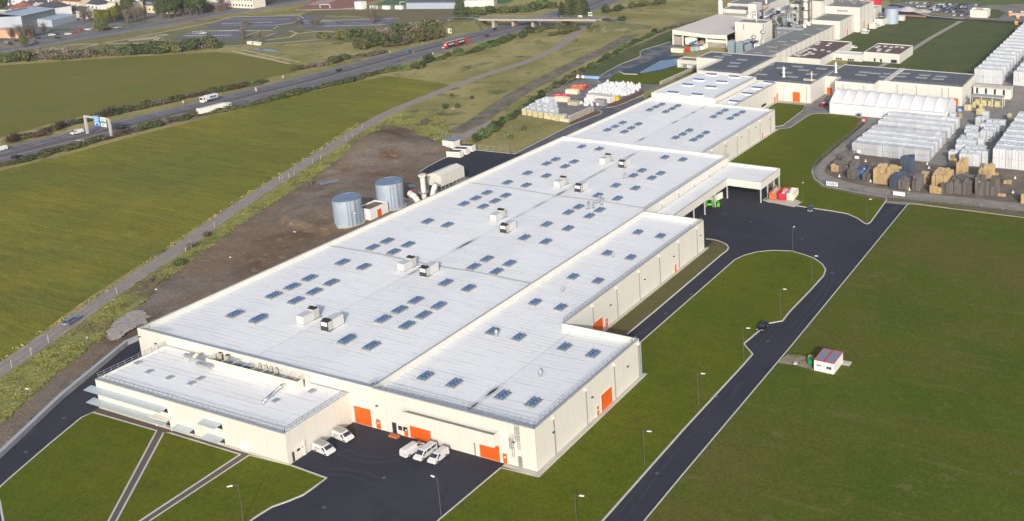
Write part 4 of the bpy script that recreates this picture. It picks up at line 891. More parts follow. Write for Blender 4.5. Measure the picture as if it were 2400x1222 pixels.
# ---------------------------------------------------------------- older works beyond
def rnd4(k): return random.Random(k*7+3).random()
def bld(name, label, cat, rect, z, par=.5, roofm=None, wallm=None, cop=True, z0=0, poly=None, copm=None):
    u0, v0, u1, v1 = rect; T = thing(name, label, cat, ((u0+u1)/2, (v0+v1)/2, z0))
    shell(T, poly or [(u0,v0),(u1,v0),(u1,v1),(u0,v1)], z, par, roofm, wallm, cop, z0=z0, copm=copm); return T
FS_D, FS_U = FL(5.4, 2.3, .3, mat('grey_skylight', (.17,.18,.20), .4, noise=[(.8,.08)]))
def longsky():
    mb = MB(); q = 6; w, l = 5.2, 1.9; base = 0
    for a in range(q+1): t = math.pi*a/q; mb.v += [(-w/2, -math.cos(t)*l/2, .55+.45*math.sin(t)), (w/2, -math.cos(t)*l/2, .55+.45*math.sin(t))]
    for a in range(q): k = 2*a; mb.f.append((k+1, k, k+2, k+3)); mb.m.append(0)
    mb.f.append(tuple(2*a for a in range(q+1))); mb.f.append(tuple(2*a+1 for a in reversed(range(q+1)))); mb.m += [0,0]
    u = MB(); u.box(-w/2-.05,-l/2-.05,-.2,w/2+.05,l/2+.05,.55); return mb.build('dome', dome_m, data_only=True), u.build('skylight', white_m, data_only=True)
LS_D, LS_U = longsky()
def putsky(T, pts, z, pr):
    b = base_of(T)
    for x, y in pts:
        p = G(x, y, z+.3); s = bpy.data.objects.new('skylight', pr[1]); C.collection.objects.link(s); s.parent = T; s.location = (p.x-b.x, p.y-b.y, z-b.z)
        d = bpy.data.objects.new('dome', pr[0]); C.collection.objects.link(d); d.parent = s
T = bld('annex_hall', 'higher white-roofed annex with eight arched skylights beyond the north hall', 'annex', (.7,v4+.03,32,277.4), 11.4, .35)
putsky(T, [(1668,176),(1721,181),(1638,188),(1692,193),(1612,200),(1666.5,205),(1578,218),(1634.5,223)], 11.05, (LS_D, LS_U)); rail(T, [(31.8,v4+1),(31.8,277)], 11.4, .9)
a, z = onu(1696,225,32); downpipe(T, 'u', 32, 236, 11, 9)
AB = bld('annex_hall', 'lower white-roofed annex with four arched skylights and a long cream wall facing the lawn', 'annex', (32.05,v4+.03,41.4,279), 8.9, .35); T = AB
putsky(T, [(1802,194.5),(1775,207),(1751,220.5),(1722,239)], 8.55, (LS_D, LS_U)); rail(T, [(41.2,v4+2),(41.2,278)], 8.9, .9)
for (x, y), hh, w_ in [((1824,222),3.4,1.7), ((1815.5,236),2.6,.9)]: a, z = onu(x, y, 41.4); door(T, 'u', 41.4, a-w_, a+w_, hh, False)
a, z = onu(1790,247,41.4); wallbox(T, 'window', 'u', 41.4, a-2.6, a+2.6, z-.6, z+.6, glass, .05)
# dark-roofed halls
T = bld('works_hall', 'dark-roofed hall with a cream gable notch, left of the two tall white vents', 'works hall', (-1,281,22,324), 11.4, .3, greyroof, poly=[(-1,281),(22,281),(22,324.5),(-16,324.5),(-16,308),(-1,308)])
putsky(T, [(1740,139),(1724,146.5),(1718,154),(1704,127.5),(1686,132)], 11.15, (FS_D, FS_U))
for P_ in ([(-.8,281.2),(21.8,281.2),(21.8,324)], [(-.8,281.2),(-.8,308.2),(-15.8,308.2)]): rail(T, P_, 11.4, .9, 2.5)
T = bld('works_hall', 'dark-roofed hall carrying tall white vents, its front wall with one orange door', 'works hall', (22.1,281,58,324), 9.0, .3, greyroof); EH = T
putsky(T, [(1801,150),(1774,163),(1786,173),(1832,158.5),(1844,169),(1869.6,155),(1884,163),(1858,179),(1902,173),(1926,160)], 8.75, (FS_D, FS_U))
rail(T, [(42,281.2),(57.8,281.2),(57.8,324)], 9, .9, 2.5)
a0, z0 = onv(1858,237,281); a1, z1 = onv(1875,217,281); door(T, 'v', 281, a0, a1, z1)
mb = MB(); _p = onv(1839,212,281); mb.box(_p[0]-2,280.9,_p[1]-1.6,_p[0]+2.6,281,_p[1]+1.6); mb.build('wall_panel', cream2, T, world=True)
for x in (1835.5, 1890): a, z = onv(x, 200, 281); downpipe(T, 'v', 281, a, 8.5)
T = bld('works_hall', 'longest dark-roofed hall, its cream front behind the white storage tent', 'works hall', (58.1,300,125,328), 9.0, .3, greyroof, poly=[(58.1,300),(66,300),(66,292.3),(85.5,292.3),(85.5,300),(125.2,300),(125.2,328.3),(58.1,328.3)]); FH = T
putsky(T, [(2027,168),(2018,174.5),(2052,171),(2083,172),(2074,179),(2121,171),(2111,178),(2167,175),(2160,181),(2206,178),(2199,184)], 8.75, (FS_D, FS_U))
rail(T, [(58.3,300.2),(66.2,300.2),(66.2,292.5),(85.7,292.5),(85.7,300.2),(125,300.2),(125,328)], 9, .9, 2.5); rail(T, [(88,300.2),(88,328)], 9, .8, 2.5); rail(T, [(89.5,300.2),(89.5,328)], 9, .8, 2.5)
mb = MB(); mb.box(87.6,300.3,8.75,89.9,328,9.25); mb.build('fire_wall', cream2, T, world=True)
for x, y, v in [(1976.5,215,292.3),(2025,219,292.3),(2060,216,300),(2103,222,300),(2148,226,300),(2208,232,300),(2223,234,300)]: a, z = onv(x, y, v); downpipe(T, 'v', v, a, 8.3)
a0, z0 = onv(1938,225,300); a1, z1 = onv(1950.5,206,300); door(T, 'v', 300, a0, a1, z1, m=orange); a0, z0 = onv(2228,246,300); a1, z1 = onv(2246,231,300); door(T, 'v', 300, a0, a1, z1)
a0, z0 = onv(1930,222,300); door(T, 'v', 300, a0-.8, a0+.8, 3, True)
a0, z0 = onv(1954,222,292.3); door(T, 'v', 292.3, a0+.3, a0+2.2, 3.6, True)
def tallvent(px, zb, h, r, label):
    p = G(*px, zb); t = thing('roof_chimney', label, 'chimney', (p.x, p.y, zb)); mb = MB(); mb.cyl((0,0,-.1),(0,0,.3),r*1.8,r*1.8,10); mb.cyl((0,0,.3),(0,0,h*.62),r,r,12); mb.build('shaft', cream2, t)
    mb = MB(); mb.cyl((0,0,h*.62),(0,0,h*.7),r,r*1.35,12); mb.cyl((0,0,h*.7),(0,0,h*.82),r*1.35,r*1.3,12); mb.cyl((0,0,h*.82),(0,0,h),r*1.3,.1,12); mb.build('cap', cream2, t); return t
tallvent((1837,180.5), 8.75, 5.2, .55, 'thick white roof vent with a capped top, left of the three on the dark roof')
tallvent((1959,170.5), 8.75, 5.4, .5, 'tall white roof vent with a pointed top beside the roof edge of the dark halls')
t = thing('roof_chimney', 'slim white pipe vent with a small cross bar above the dark roof corner', 'chimney', (*G(1902.5,192,8.8), 8.8)); mb = MB(); mb.cyl((0,0,0),(0,0,5),.22,n=8); mb.cyl((-.9,0,4.1),(.9,0,4.1),.08,n=5); mb.build('shaft', cream2, t); mb = MB(); mb.tube([(-4.2,0,.5),(-4.2,.8,.9),(1.6,.8,.9),(1.6,0,.5),(-4.2,0,.5)],.16,6); mb.build('pipe_loop', cream2, t)
# long grey-roofed building
T = bld('works_building', 'long narrow works building with an olive-grey flat roof running away behind the dark halls', 'works building', (-3.2,326,15,434), 9.2, .25, greyroof2); GB = T
putsky(T, [(1814,119),(1778,122.5),(1847,104),(1810,109),(1866,95),(1834,96.5),(1895,80),(1925,67)], 9.0, (FS_D, FS_U)); rail(T, [(14.8,326),(14.8,430)], 9.2, .8, 3)
mb = MB(); 
for k in range(14): v = 332+k*7.4; mb.box(15.0,v-.12,.3,15.12,v+.12,9)
mb.build('wall_pilaster', galv, T, world=True)
# offices with brown gravel roofs
T = bld('office_building', 'low cream building with a brown gravel roof dotted with white domes, left of the pair', 'office building', (15.2,355.6,34.6,408.5), 4.5, .45, brownroof); 
dd = MB(); 
for a in range(5): pass
DC_D, DC_U = FL(2.0, 2.0, .55, mat('milky_dome', (.55,.53,.52), .4, noise=[(1,.06)]))
putsky(T, [(1919,100.5),(1915,104.5),(1946,102),(1940,106.5),(1907,114.5),(1897,114),(1889,118),(1882,121),(1875,125),(1911,117),(1928,117.5),(1898,123),(1892,127),(1885,130),(1905,126.5),(1866,129),(1873,131),(1943,121)], 4.05, (DC_D, DC_U))
T = bld('office_building', 'cream office with a brown gravel roof beside the grass, right of the pair', 'office building', (51.5,379,72.5,405.8), 5.3, .45, brownroof)
putsky(T, [(2060,108.5),(2075,109),(2089,111),(2102,110),(2115,111.5),(2055,111.5),(2062,116),(2084,117),(2079,120),(2059,119)], 4.85, (DC_D, DC_U))
for x0_, x1_, y0_, y1_ in [(2048,2052,145,137),(2062.5,2067,146,139),(2088,2102,148,141)]:
    a0, z0 = onv(x0_, y0_, 379); a1, z1 = onv(x1_, y1_, 379); wallbox(T, 'window', 'v', 379, a0, a1, max(.2,z0), z1, glass, .06)
T = bld('link_building', 'low cream link between the two brown-roofed buildings, with two grid windows', 'link building', (34.7,378,51.4,383), 4.0, .3, roof_m, poly=[(34.65,376.5),(51.4,376.5),(51.4,384),(34.65,384)])
for l, r in [((1959,145),(1973,136.5)), ((1987,147.5),(2001,139))]:
    a0, z0 = onv(*l, 376.5); a1, z1 = onv(*r, 376.5); w_ = wallbox(T, 'window', 'v', 376.5, a0, a1, z0, z1, glass, .05); b = base_of(T); mb = MB()
    for k in range(1,3): xx = a0+(a1-a0)*k/3; mb.box(xx-.08-b.x,-.09+376.5-b.y,z0,xx+.08-b.x,-.04+376.5-b.y,z1)
    mb.box(a0-b.x,376.41-b.y,(z0+z1)/2-.08,a1-b.x,376.46-b.y,(z0+z1)/2+.08); mb.build('window_frame', white_m, w_)
# tall block and shed with the pale roof
T = bld('tower_block', 'tall windowless cream block in front of the maze of ducts', 'industrial block', (-37,398,-17.5,410), 14.4, .5, greyroof2); 
for x in (1743, 1789): a, z = onv(x, 58, 398); mb = MB(); mb.box(a-.25,397.8,z-3,a+.25,397.98,z+.3); mb.build('downpipe', galv, T, world=True)
rail(T, [(-36.8,398.2),(-17.7,398.2),(-17.7,409.8)], 14.4, 1, 2.5)
# open-sided raw material shed
T = thing('open_shed', 'big shed with a pale sloping roof and an open front holding waste heaps', 'shed', (-52, 400, 0))
A_, B_, C_, D_ = (-73,386), (-33,386), (-33,432), (-73,452); zl, zm, zr_ = 9.6, 7.6, 8.6
mb = MB(); mb.face([(-73,385,9.4),(-50,385,7.9),(-50,442,8.2),(-73,448,9.4)]); mb.face([(-50,385,7.9),(-36,385,8.3),(-36,430,8.6),(-50,442,8.2)]); mb.build('roof', shedroof, T, world=True)
mb = MB()
mb.face([(-73,384.9,6.6),(-50,384.9,5.6),(-50,384.9,7.85),(-73,384.9,9.35)]); mb.face([(-50,384.9,5.6),(-36,384.9,5.6),(-36,384.9,8.25),(-50,384.9,7.85)])
mb.box(-50,384.95,3.2,-36,385.2,4.9); mb.box(-73.2,385,0,-72.8,448,9.2); mb.box(-73,447,0,-36,447.4,8); mb.box(-36.5,412,0,-36,447,8); mb.build('wall', cream2, T, world=True)
mb = MB(); mb.box(-50,385.5,0,-36,386.2,3.2); mb.box(-72.5,386,0,-67,387,5); mb.build('concrete_wall', stone_m, T, world=True)
mb = MB()
for u in (-72.8,-66,-50,-36.3): mb.box(u-.35,384.7,0,u+.35,385.3,6)
mb.build('post', cream2, T, world=True)
t = thing('waste_heap', 'brown heap of raw material spilling from the open shed', 'heap', (-56,392,0)); mb = MB(); mb.cyl((0,0,-.2),(0,0,3.6),6,.6,12); mb.cyl((4,-3,-.2),(4,-3,2.2),4,.3,10); mb.build('heap', mat('brown_crushed_waste',(.36,.26,.19),.95,noise=[(.5,.2),(2,.2)]), t)
t = thing('feed_hopper', 'cream hopper with a blue chute under the left end of the open shed', 'hopper', (-62,386,0)); mb = MB(); mb.box(-2.5,-1,.8,2,2,5); mb.box(2.2,0,1.2,4.4,2,5.2); mb.build('tank', cream2, t); mb = MB(); mb.cyl((1,-1.5,1.4),(5.6,-1.5,3.6),.8,.5,8); mb.build('chute', bluep2, t); mb = MB(); mb.box(-.5,0,5,2,1.5,5.7); mb.build('cover', yellowp, t)
# buildings behind the shed
def fblk(name, label, cat, tl, tr, v, depth, roofm, par=.4, wallm=None, copm=None):
    u0, z0 = onv(*tl, v); u1, z1 = onv(*tr, v); return bld(name, label, cat, (u0, v, u1, v+depth), (z0+z1)/2, par, roofm, wallm, copm=copm), u0, u1, (z0+z1)/2
T, w0_, w1_, wz = fblk('works_building', 'cream building with a long strip window behind the pale-roofed shed', 'works building', (1691,19), (1760,26), 456, 16, greyroof2)
for k in range(12): st = (w1_-w0_-1)/12; mb = MB(); mb.box(w0_+.6+k*st,455.85,wz-4.4,w0_+.6+(k+.8)*st,455.97,wz-2.6); mb.build('window', mat('grey_glazing',(.25,.24,.22),.4), T, world=True)
T, r0_, r1_, rz_ = fblk('roof_house', 'small cream box-like tower with vertical stripes on the building behind the shed', 'industrial block', (1753,8), (1773,12), 450, 9, shedroof, .2)
mb = MB()
for k in range(4): mb.box(r1_,450.6+k*2.4,rz_-9,r1_+.15,451.1+k*2.4,rz_-.5)
mb.build('wall_stripe', galv, T, world=True)
T, _a, _b, _c = fblk('works_building', 'olive-roofed block at the back left of the ducts', 'works building', (1705,12), (1790,8), 474, 45, greyroof2)
su, sz = onv(1688,4,452); T = thing('storage_silo', 'slim pale silo standing at the left end of the works', 'silo', (su,452,0)); mb = MB(); mb.cyl((0,0,3),(0,0,sz),1.6,n=16); mb.cyl((0,0,sz),(0,0,sz+1.5),1.6,.4,16); mb.build('body', cream2, T, smooth=False); mb = MB()
for k in range(4): mb.cyl((1.3*math.cos(k*1.57),1.3*math.sin(k*1.57),0),(1.3*math.cos(k*1.57),1.3*math.sin(k*1.57),3),.2,n=5)
mb.build('leg', galv, T)
# big cream blocks right
T = bld('industrial_block', 'cream block with an olive roof stepping up behind the long grey-roofed building', 'industrial block', (-1,434.2,17.6,462), 11.6, .4, greyroof2)
for v in (440,444.5,449,454): mb = MB(); mb.box(17.6,v-.1,.3,17.72,v+.1,11.2); mb.build('downpipe', galv, T, world=True)
door(T, 'u', 17.6, 447.3, 449.6, 4.4, True)
T = bld('industrial_block', 'higher cream block with four roof vents behind the olive-roofed block', 'industrial block', (-4,462.2,21.2,492), 16.2, .4, greyroof2)
for k in range(4): mb = MB(); mb.cyl((7+k*1.9,462.4,13.2),(7+k*1.9,461.4,13.9),.55,.55,8); mb.build('wall_vent', pipe_m, T, world=True)
for v in (466,472,480): mb = MB(); mb.box(21.2,v-.12,.3,21.32,v+.12,15.9); mb.build('downpipe', galv, T, world=True)
door(T, 'u', 21.2, 470, 472.4, 6, True)
mb = MB()
for k in range(9): x, y = -2+rnd4(k)*20, 475+rnd4(k+20)*14; mb.cyl((x,y,16),(x+1.5,y,17.6),.8,n=7); mb.box(x-2,y-.2,16.2,x+2,y+.2,17)
mb.build('roof_plant', galv, T, world=True)
T, _a, _b, _c = fblk('industrial_tower', 'cream tower wall with angled ducts entering it, left of the framed chimney', 'industrial tower', (1844,12), (1880,8), 458, 26, greyroof2, .5)
T, _a, _b, tz = fblk('industrial_tower', 'tallest cream tower block beside the framed chimney', 'industrial tower', (1896,2), (1926,4), 456, 22, greyroof2, .5)
for v in (461,466,472): mb = MB(); mb.box(_b,v-.12,2,_b+.12,v+.12,tz-.4); mb.build('downpipe', galv, T, world=True)
cu, cz = onv(1889,10,449); T = thing('framed_chimney', 'wide cream chimney inside a dark steel lattice frame', 'chimney', (cu,449,0)); mb = MB(); mb.cyl((0,0,0),(0,0,30),2.1,2.1,20); mb.build('shaft', cream2, T, smooth=False)
mb = MB()
for x in (-2.9,2.9):
    for y in (-2.6,2.6): mb.box(x-.22,y-.22,0,x+.22,y+.22,31)
for z in (4,9.5,15,20.5,26): mb.box(-3,-2.8,z,3,-2.5,z+.35); mb.box(2.8,-2.4,z,3.1,2.6,z+.35)
mb.build('frame', mat('rusty_dark_frame',(.10,.085,.07),.8), T)
# ducts, filters and stacks
def P3(x, y, v): u, z = onv(x, y, v); return Vector((u, v, z))
for (pa, pb, va, vb, r, l) in [((1790,42),(1850,14),426,457,1.0,'upper grey inclined duct running up to the cream tower wall'),((1796,50),(1856,21),424,457,1.15,'lower grey inclined duct running up to the cream tower wall'),((1762,52),(1812,22),421,446,1.0,'left grey inclined duct climbing out of the pipework'),((1772,58),(1822,30),420,446,1.1,'second grey inclined duct climbing out of the pipework')]:
    A_ = P3(*pa, va); B_ = P3(*pb, vb); T = thing('inclined_duct', l, 'duct', A_, 0, 'inclined ducts of the works'); d_ = B_-A_; mb = MB(); mb.cyl((0,0,0), d_, r, n=12); mb.build('duct', pipe_m, T, smooth=True); mb = MB()
    for k in range(4): q = d_*(k+.4)/4; mb.cyl((q.x,q.y,-A_.z),(q.x,q.y,q.z),.18,n=4); mb.cyl(q-d_.normalized()*.2, q+d_.normalized()*.2, r+.15, n=12)
    mb.build('trestle', galv, T)
A_ = P3(1818,75,409); T = thing('pipe_rack', 'grey steel pipe rack with cross bracing behind the long grey-roofed building', 'pipe rack', (A_.x,409,0)); mb = MB(); b0 = onv(1862,70,409)[0]-A_.x; h0, h1 = A_.z-4.6, A_.z+1.2
for k in range(4):
    for y in (0,7): x = b0*k/3; mb.box(x-.2,y-.2,0,x+.2,y+.2,h1)
for z in (h0, (h0+h1)/2, h1): mb.box(0,-.2,z,b0,.2,z+.35); mb.box(0,6.8,z,b0,7.2,z+.35)
for k in range(3): x0_, x1_ = b0*k/3, b0*(k+1)/3; mb.cyl((x0_,-.25,h0),(x1_,-.25,h1),.1,n=4); mb.cyl((x0_,-.25,h1),(x1_,-.25,h0),.1,n=4)
mb.build('frame', galv, T); mb = MB(); mb.box(.3,.8,h0+.4,b0-.3,6.4,h1-.6); mb.build('duct_box', pipe_m, T); mb = MB()
for k in range(3): mb.cyl((0,1.5+k*2,h1+.6),(b0+4,1.5+k*2,h1+.6),.45,n=8)
mb.build('pipe', pipe_m, T)
for i, (px_, vv, r, zt_, l) in enumerate([((1796,26),462,.85,30,'slim orange-banded chimney rising between the ducts'),((1791,48),414,.45,0,'thin shiny stack right of the tall cream block'),((1773,52),404,.4,0,'thinnest white pipe stack on the tall cream block'),((1784,50),418,.4,0,'second thin steel stack behind the tall cream block')]):
    u, z = onv(*px_, vv); top = onv(px_[0], px_[1]-(24 if i != 3 else 18), vv)[1] if i else 30
    T = thing('chimney_stack', l, 'chimney', (u,vv,0)); mb = MB(); mb.cyl((0,0,0),(0,0,top),r,r*.9,12); mb.build('shaft', cream2 if i in (0,2) else pipe_m, T)
    if i == 0: mb = MB(); mb.cyl((0,0,z),(0,0,z+4.4),r*1.06,r*1.02,12); mb.build('orange_band', mat('faded_orange',(.62,.38,.2),.7), T); mb = MB(); mb.cyl((0,0,z+4.6),(0,0,z+4.9),2.2,2.2,14); mb.build('platform', darkm, T)
for i, (px_, vv, r, l) in enumerate([((1756,36),418,1.9,'pale vessel with a domed top above the tall block'),((1838,40),436,2.0,'blue-grey cylindrical tank in front of the cream tower wall'),((1780,30),426,1.6,'pale vessel behind the thin stacks'),((1768,34),424,1.2,'narrow pale vessel beside the domed one')]):
    u, z = onv(*px_, vv); T = thing('process_tank', l, 'tank', (u,vv,0)); mb = MB(); mb.cyl((0,0,0),(0,0,z),r,r,14); mb.cyl((0,0,z),(0,0,z+.9),r,r*.3,14); mb.build('shell', [cream2,bluegrey,pipe_m,cream2][i], T)
A_ = P3(1800,60,418); T = thing('work_platform', 'tangle of grey steel platforms, pipes and railings among the ducts', 'platform', (A_.x,418,0)); rnd = random.Random(3)
def tang(n, m_, nm, kind):
    mb = MB()
    for k in range(n):
        p = P3(rnd.uniform(1775,1880), rnd.uniform(22,66), rnd.uniform(412,446)); 
        if p.z < 3: continue
        p.x -= A_.x; p.y -= 418; l = rnd.uniform(1.5,6)
        if kind == 0:
            if rnd.random() < .5: mb.box(p.x,p.y,p.z,p.x+l,p.y+.2,p.z+.18)
            else: mb.box(p.x,p.y,max(0,p.z-l*1.5),p.x+.22,p.y+.22,p.z)
        elif kind == 1: mb.cyl(p, p+Vector((rnd.uniform(-4,4), rnd.uniform(-3,3), rnd.uniform(-3,3))), rnd.uniform(.25,.7), n=8)
        else: q_ = MB(); q_.box(p.x,p.y,p.z,p.x+rnd.uniform(1,2.5),p.y+1.5,p.z+rnd.uniform(1,2.5)); q_.build(nm, m_, T)
    if kind < 2: mb.build(nm, m_, T)
tang(90, galv, 'platform_beam', 0); tang(34, pipe_m, 'pipe', 1); tang(12, casing_m, 'machine_casing', 2); tang(16, darkm, 'dark_machine', 2)
for k, (x, y) in enumerate(((1886,64),(1896,58))):
    p = P3(x, y, 420+k*8); T = thing('vent_cabinet', ['white cabinet with a louvre at the near end of the cluster behind the grey roof','white cabinet at the far end behind the grey roof'][k], 'cabinet', p); mb = MB(); mb.box(-1,0,-2,1,1.8,1.6); mb.build('casing', white_m, T); mb = MB(); mb.box(1,.3,-1.4,1.04,1.5,1.2); mb.build('louvre', darkm, T)
# blue-grey bag filters with stacks in front of the tall block
T = thing('bag_filter', 'group of rounded blue-grey filter casings in front of the tall cream block', 'dust filter', (-24,372,0)); 
for k, (x, w_, h) in enumerate([(-2.5,4.0,8.2),(3,4.6,7.8),(8.2,5,9.2)]):
    mb = MB(); mb.box(x-w_/2,-1.8,0,x+w_/2,1.8,h-1.2); q = 8
    P = [(x-w_/2+.0,h-1.2),(x-w_/2+.25,h-.4),(x-w_/2+1,h),(x+w_/2-1,h),(x+w_/2-.25,h-.4),(x+w_/2,h-1.2)]
    n0 = len(mb.v); mb.v += [(a,-1.8,b) for a,b in P]+[(a,1.8,b) for a,b in P]
    mb.f += [(n0+i,n0+i+6,n0+i+7,n0+i+1) for i in range(5)]+[tuple(n0+i for i in range(6)), tuple(n0+6+i for i in reversed(range(6)))]; mb.m += [0]*7
    mb.build('filter_casing', bluegrey, T)
mb = MB(); mb.tube([(9,-2.4,7.6),(6.6,-2.4,7.2),(6.2,-2.4,5),(6.4,-2.4,3.2),(8,-2.4,2.6),(12,-2.4,2.6)], .25, 8); mb.tube([(10,-2,8.4),(12.5,-2,8.0),(14,-2,9)], .6, 8); mb.build('pipe', darkm, T)
for k, x in enumerate((12.6,14.6)):
    mb = MB(); mb.cyl((x,-1.5,0),(x,-1.5,9.5),.55,n=10); mb.build('stack', shiny, T, smooth=True)
for k, (x, z) in enumerate(((11.8,9.8),(17.5,13))):
    mb = MB(); mb.cyl((x,-1,z-2.2),(x,-1,z),.6,n=10); mb.cyl((x,-1,z),(x,-1,z+1),.6,1.5,12); mb.cyl((x,-1,z+1),(x,-1,z+1.8),1.5,1.4,12); mb.cyl((x,-1,z+1.8),(x,-1,z+2.7),1.4,.5,12); mb.build('vent_cowl', pipe_m, T)
mb = MB(); mb.tube([(17.5,-1,11),(16.6,-1,9.5),(16.2,-1,5),(16.8,-1,1)], .5, 8); mb.build('duct', pipe_m, T)
# containers in front of the shed
def container(col, L_=6.1, W_=2.45, H_=2.6):
    def f():
        t = thing('shipping_container', 'x', 'container'); mb = MB(); mb.box(-L_/2,-W_/2,.12,L_/2,W_/2,H_)
        for k in range(int(L_/.5)):
            x = -L_/2+.25+k*.5; mb.box(x,-W_/2-.04,.3,x+.22,-W_/2,H_-.15); mb.box(x,W_/2,.3,x+.22,W_/2+.04,H_-.15)
        mb.build('body', col, t); mb = MB(); mb.box(L_/2,-W_/2+.1,.25,L_/2+.06,-.03,H_-.12); mb.box(L_/2,.03,.25,L_/2+.06,W_/2-.1,H_-.12); mb.build('door', col, t); return t
    return f
for i, (px, col, rz, l, ln) in enumerate([((1588,124),beige,0,'pale cream container lying sideways at the left of the row below the shed',7.5),((1612,122),redp,1.57,'red container second from the left in the row below the shed',7),((1624,121),tealp,1.57,'pale teal container in the row below the shed',8),((1634,120),sheet_bl,1.57,'pale grey-white container in the row below the shed',8),((1643,118),white_m,1.57,'rightmost white container in the row below the shed',8)]):
    p = G(*px); t = container(col, ln)(); t.location = (p.x, p.y+(3 if i else 0), .1); t.rotation_euler.z = rz; t['label'] = l; t['group'] = 'containers below the shed'
p = G(1620,160); T = bld('pump_building', 'small cream pump building with a planted roof beside the pond', 'pump building', (p.x-8,p.y-1,p.x+9,p.y+7), 4.6, .5, mat('planted_roof',(.20,.17,.09),.95,noise=[(.6,.2),(3,.25)]))
mb = MB(); mb.tube([(p.x-5,p.y-1.6,0),(p.x-5,p.y-1.6,2.5),(p.x+3,p.y-1.6,2.2)], .1, 5); mb.box(p.x-4,p.y-2,0,p.x-2,p.y-1.2,2); mb.build('pipework', galv, T, world=True)
# low stone walls beside the annex, left
T = thing('stone_wall', 'pale stone retaining wall running down to the annex beside the oval lawn', 'wall', (-7,245,0)); a = G(1548,199); b_ = G(1630,163)
mb = MB(); mb.obox(a, b_, 1.0, 0, 1.5); mb.build('wall', stone_m, T, world=True)
mb = MB(); mb.obox(a, b_, 1.1, 1.5, 1.62); mb.build('cap', kerb_m, T, world=True)
# objects behind / right of the works
T = thing('storage_tank', 'blue-grey steel tank standing beside the small cream building near the car park', 'tank', (30.5,497.5,0)); mb = MB(); mb.cyl((0,4.5,0),(0,4.5,10.5),4.8,4.8,28); mb.build('shell', silo_m, T, smooth=False); mb = MB(); mb.cyl((0,4.5,10.5),(0,4.5,10.9),5.1,4.7,28); mb.build('roof', silo_top, T)
p = G(2062,60); T = bld('plant_building', 'small cream building with a brown roof in front of the blue-grey tank', 'plant building', (22,490,28.5,501), 4.5, .3, brownroof)
p = G(2108,49); T = bld('plant_building', 'tiny cream hut right of the blue-grey tank', 'hut', (p.x-1.5,p.y,p.x+3,p.y+4), 3.4, .2, roof_m)
p = G(2045,68); T = bld('plant_building', 'small white kiosk beside the parked vans', 'hut', (p.x-2.5,p.y,p.x+2,p.y+5), 3.4, .2, roof_m)
T = bld('open_store', 'cream store with one dark open bay right of the cream blocks', 'store', (5,505,18,520), 9, .3, shedroof); mb = MB(); mb.box(6.5,504.9,0,13,504.98,7.6); mb.build('open_bay', darkm, T, world=True)
T = thing('conveyor', 'grey lattice conveyor in front of the dark open bay', 'conveyor', (8,490,0)); mb = MB()
for k in range(6): mb.cyl((-3+k*.2,-1+k*2,0),(-3+k*.2,-1+k*2,3+k*.6),.15,n=4); mb.cyl((0+k*.2,-1+k*2,0),(0+k*.2,-1+k*2,3+k*.6),.15,n=4)
mb.box(-3.2,-2,2.6,.3,12,3.1); mb.box(-1,3,3.1,2,7,6.5); mb.build('frame', galv, T)
T = thing('round_silo', 'white round silo with a crimson band at the top edge', 'silo', (onv(2009,16,497)[0],497,0)); mb = MB(); mb.cyl((0,0,0),(0,0,onv(2009,3,497)[1]),2.6,n=18); mb.build('shell', white_m, T); mb = MB(); zz_ = onv(2009,3,497)[1]; mb.cyl((0,0,zz_-.2),(0,0,zz_+1.6),2.7,n=18); mb.build('crimson_band', crim, T)
for i, (px, l) in enumerate([((2046,10),'long crimson trailer-like skip by the bend of the works road'),((2030,8),'smaller crimson skip left of the long one by the works road')]):
    p = G(*px); T = thing('crimson_skip', l, 'skip', (p.x,p.y,0)); mb = MB(); mb.box(-5+2*i,-2,.3,6-2*i,2,3.4); mb.build('body', crim, T); mb = MB(); mb.box(-4.8+2*i,-1.8,3.4,5.8-2*i,1.8,3.45); mb.build('load', darkm, T)
p = G(2200,0); T = thing('salt_shelter', 'low orange-brown bund wall at the roadside', 'wall', (*G(2148,40),0)); mb = MB(); mb.box(-9,-.5,0,7,.5,1.2); mb.build('wall', mat('orange_brown_block',(.30,.15,.08),.9), T)
p = G(2128,24); T = thing('white_heap', 'pale heap of white material beside the works road', 'heap', (p.x,p.y,0)); mb = MB(); mb.cyl((0,0,-.1),(0,0,2.4),9,1.5,14); mb.cyl((12,-3,-.1),(12,-3,1.6),7,1,12); mb.build('heap', mat('white_powder',(.55,.50,.50),.95,noise=[(.3,.1)]), T)
p = G(2298,41); T = bld('gatehouse', 'small white gatehouse with a flat roof beside the car park', 'gatehouse', (p.x-7,p.y-2,p.x+5,p.y+9), 5.2, .7, roof_m, cream2); mb = MB(); mb.box(p.x-4,p.y+2,4.6,p.x+1,p.y+5,5.5); mb.build('roof_box', mat('brownish_roof_box',(.4,.25,.22),.8), T, world=True)

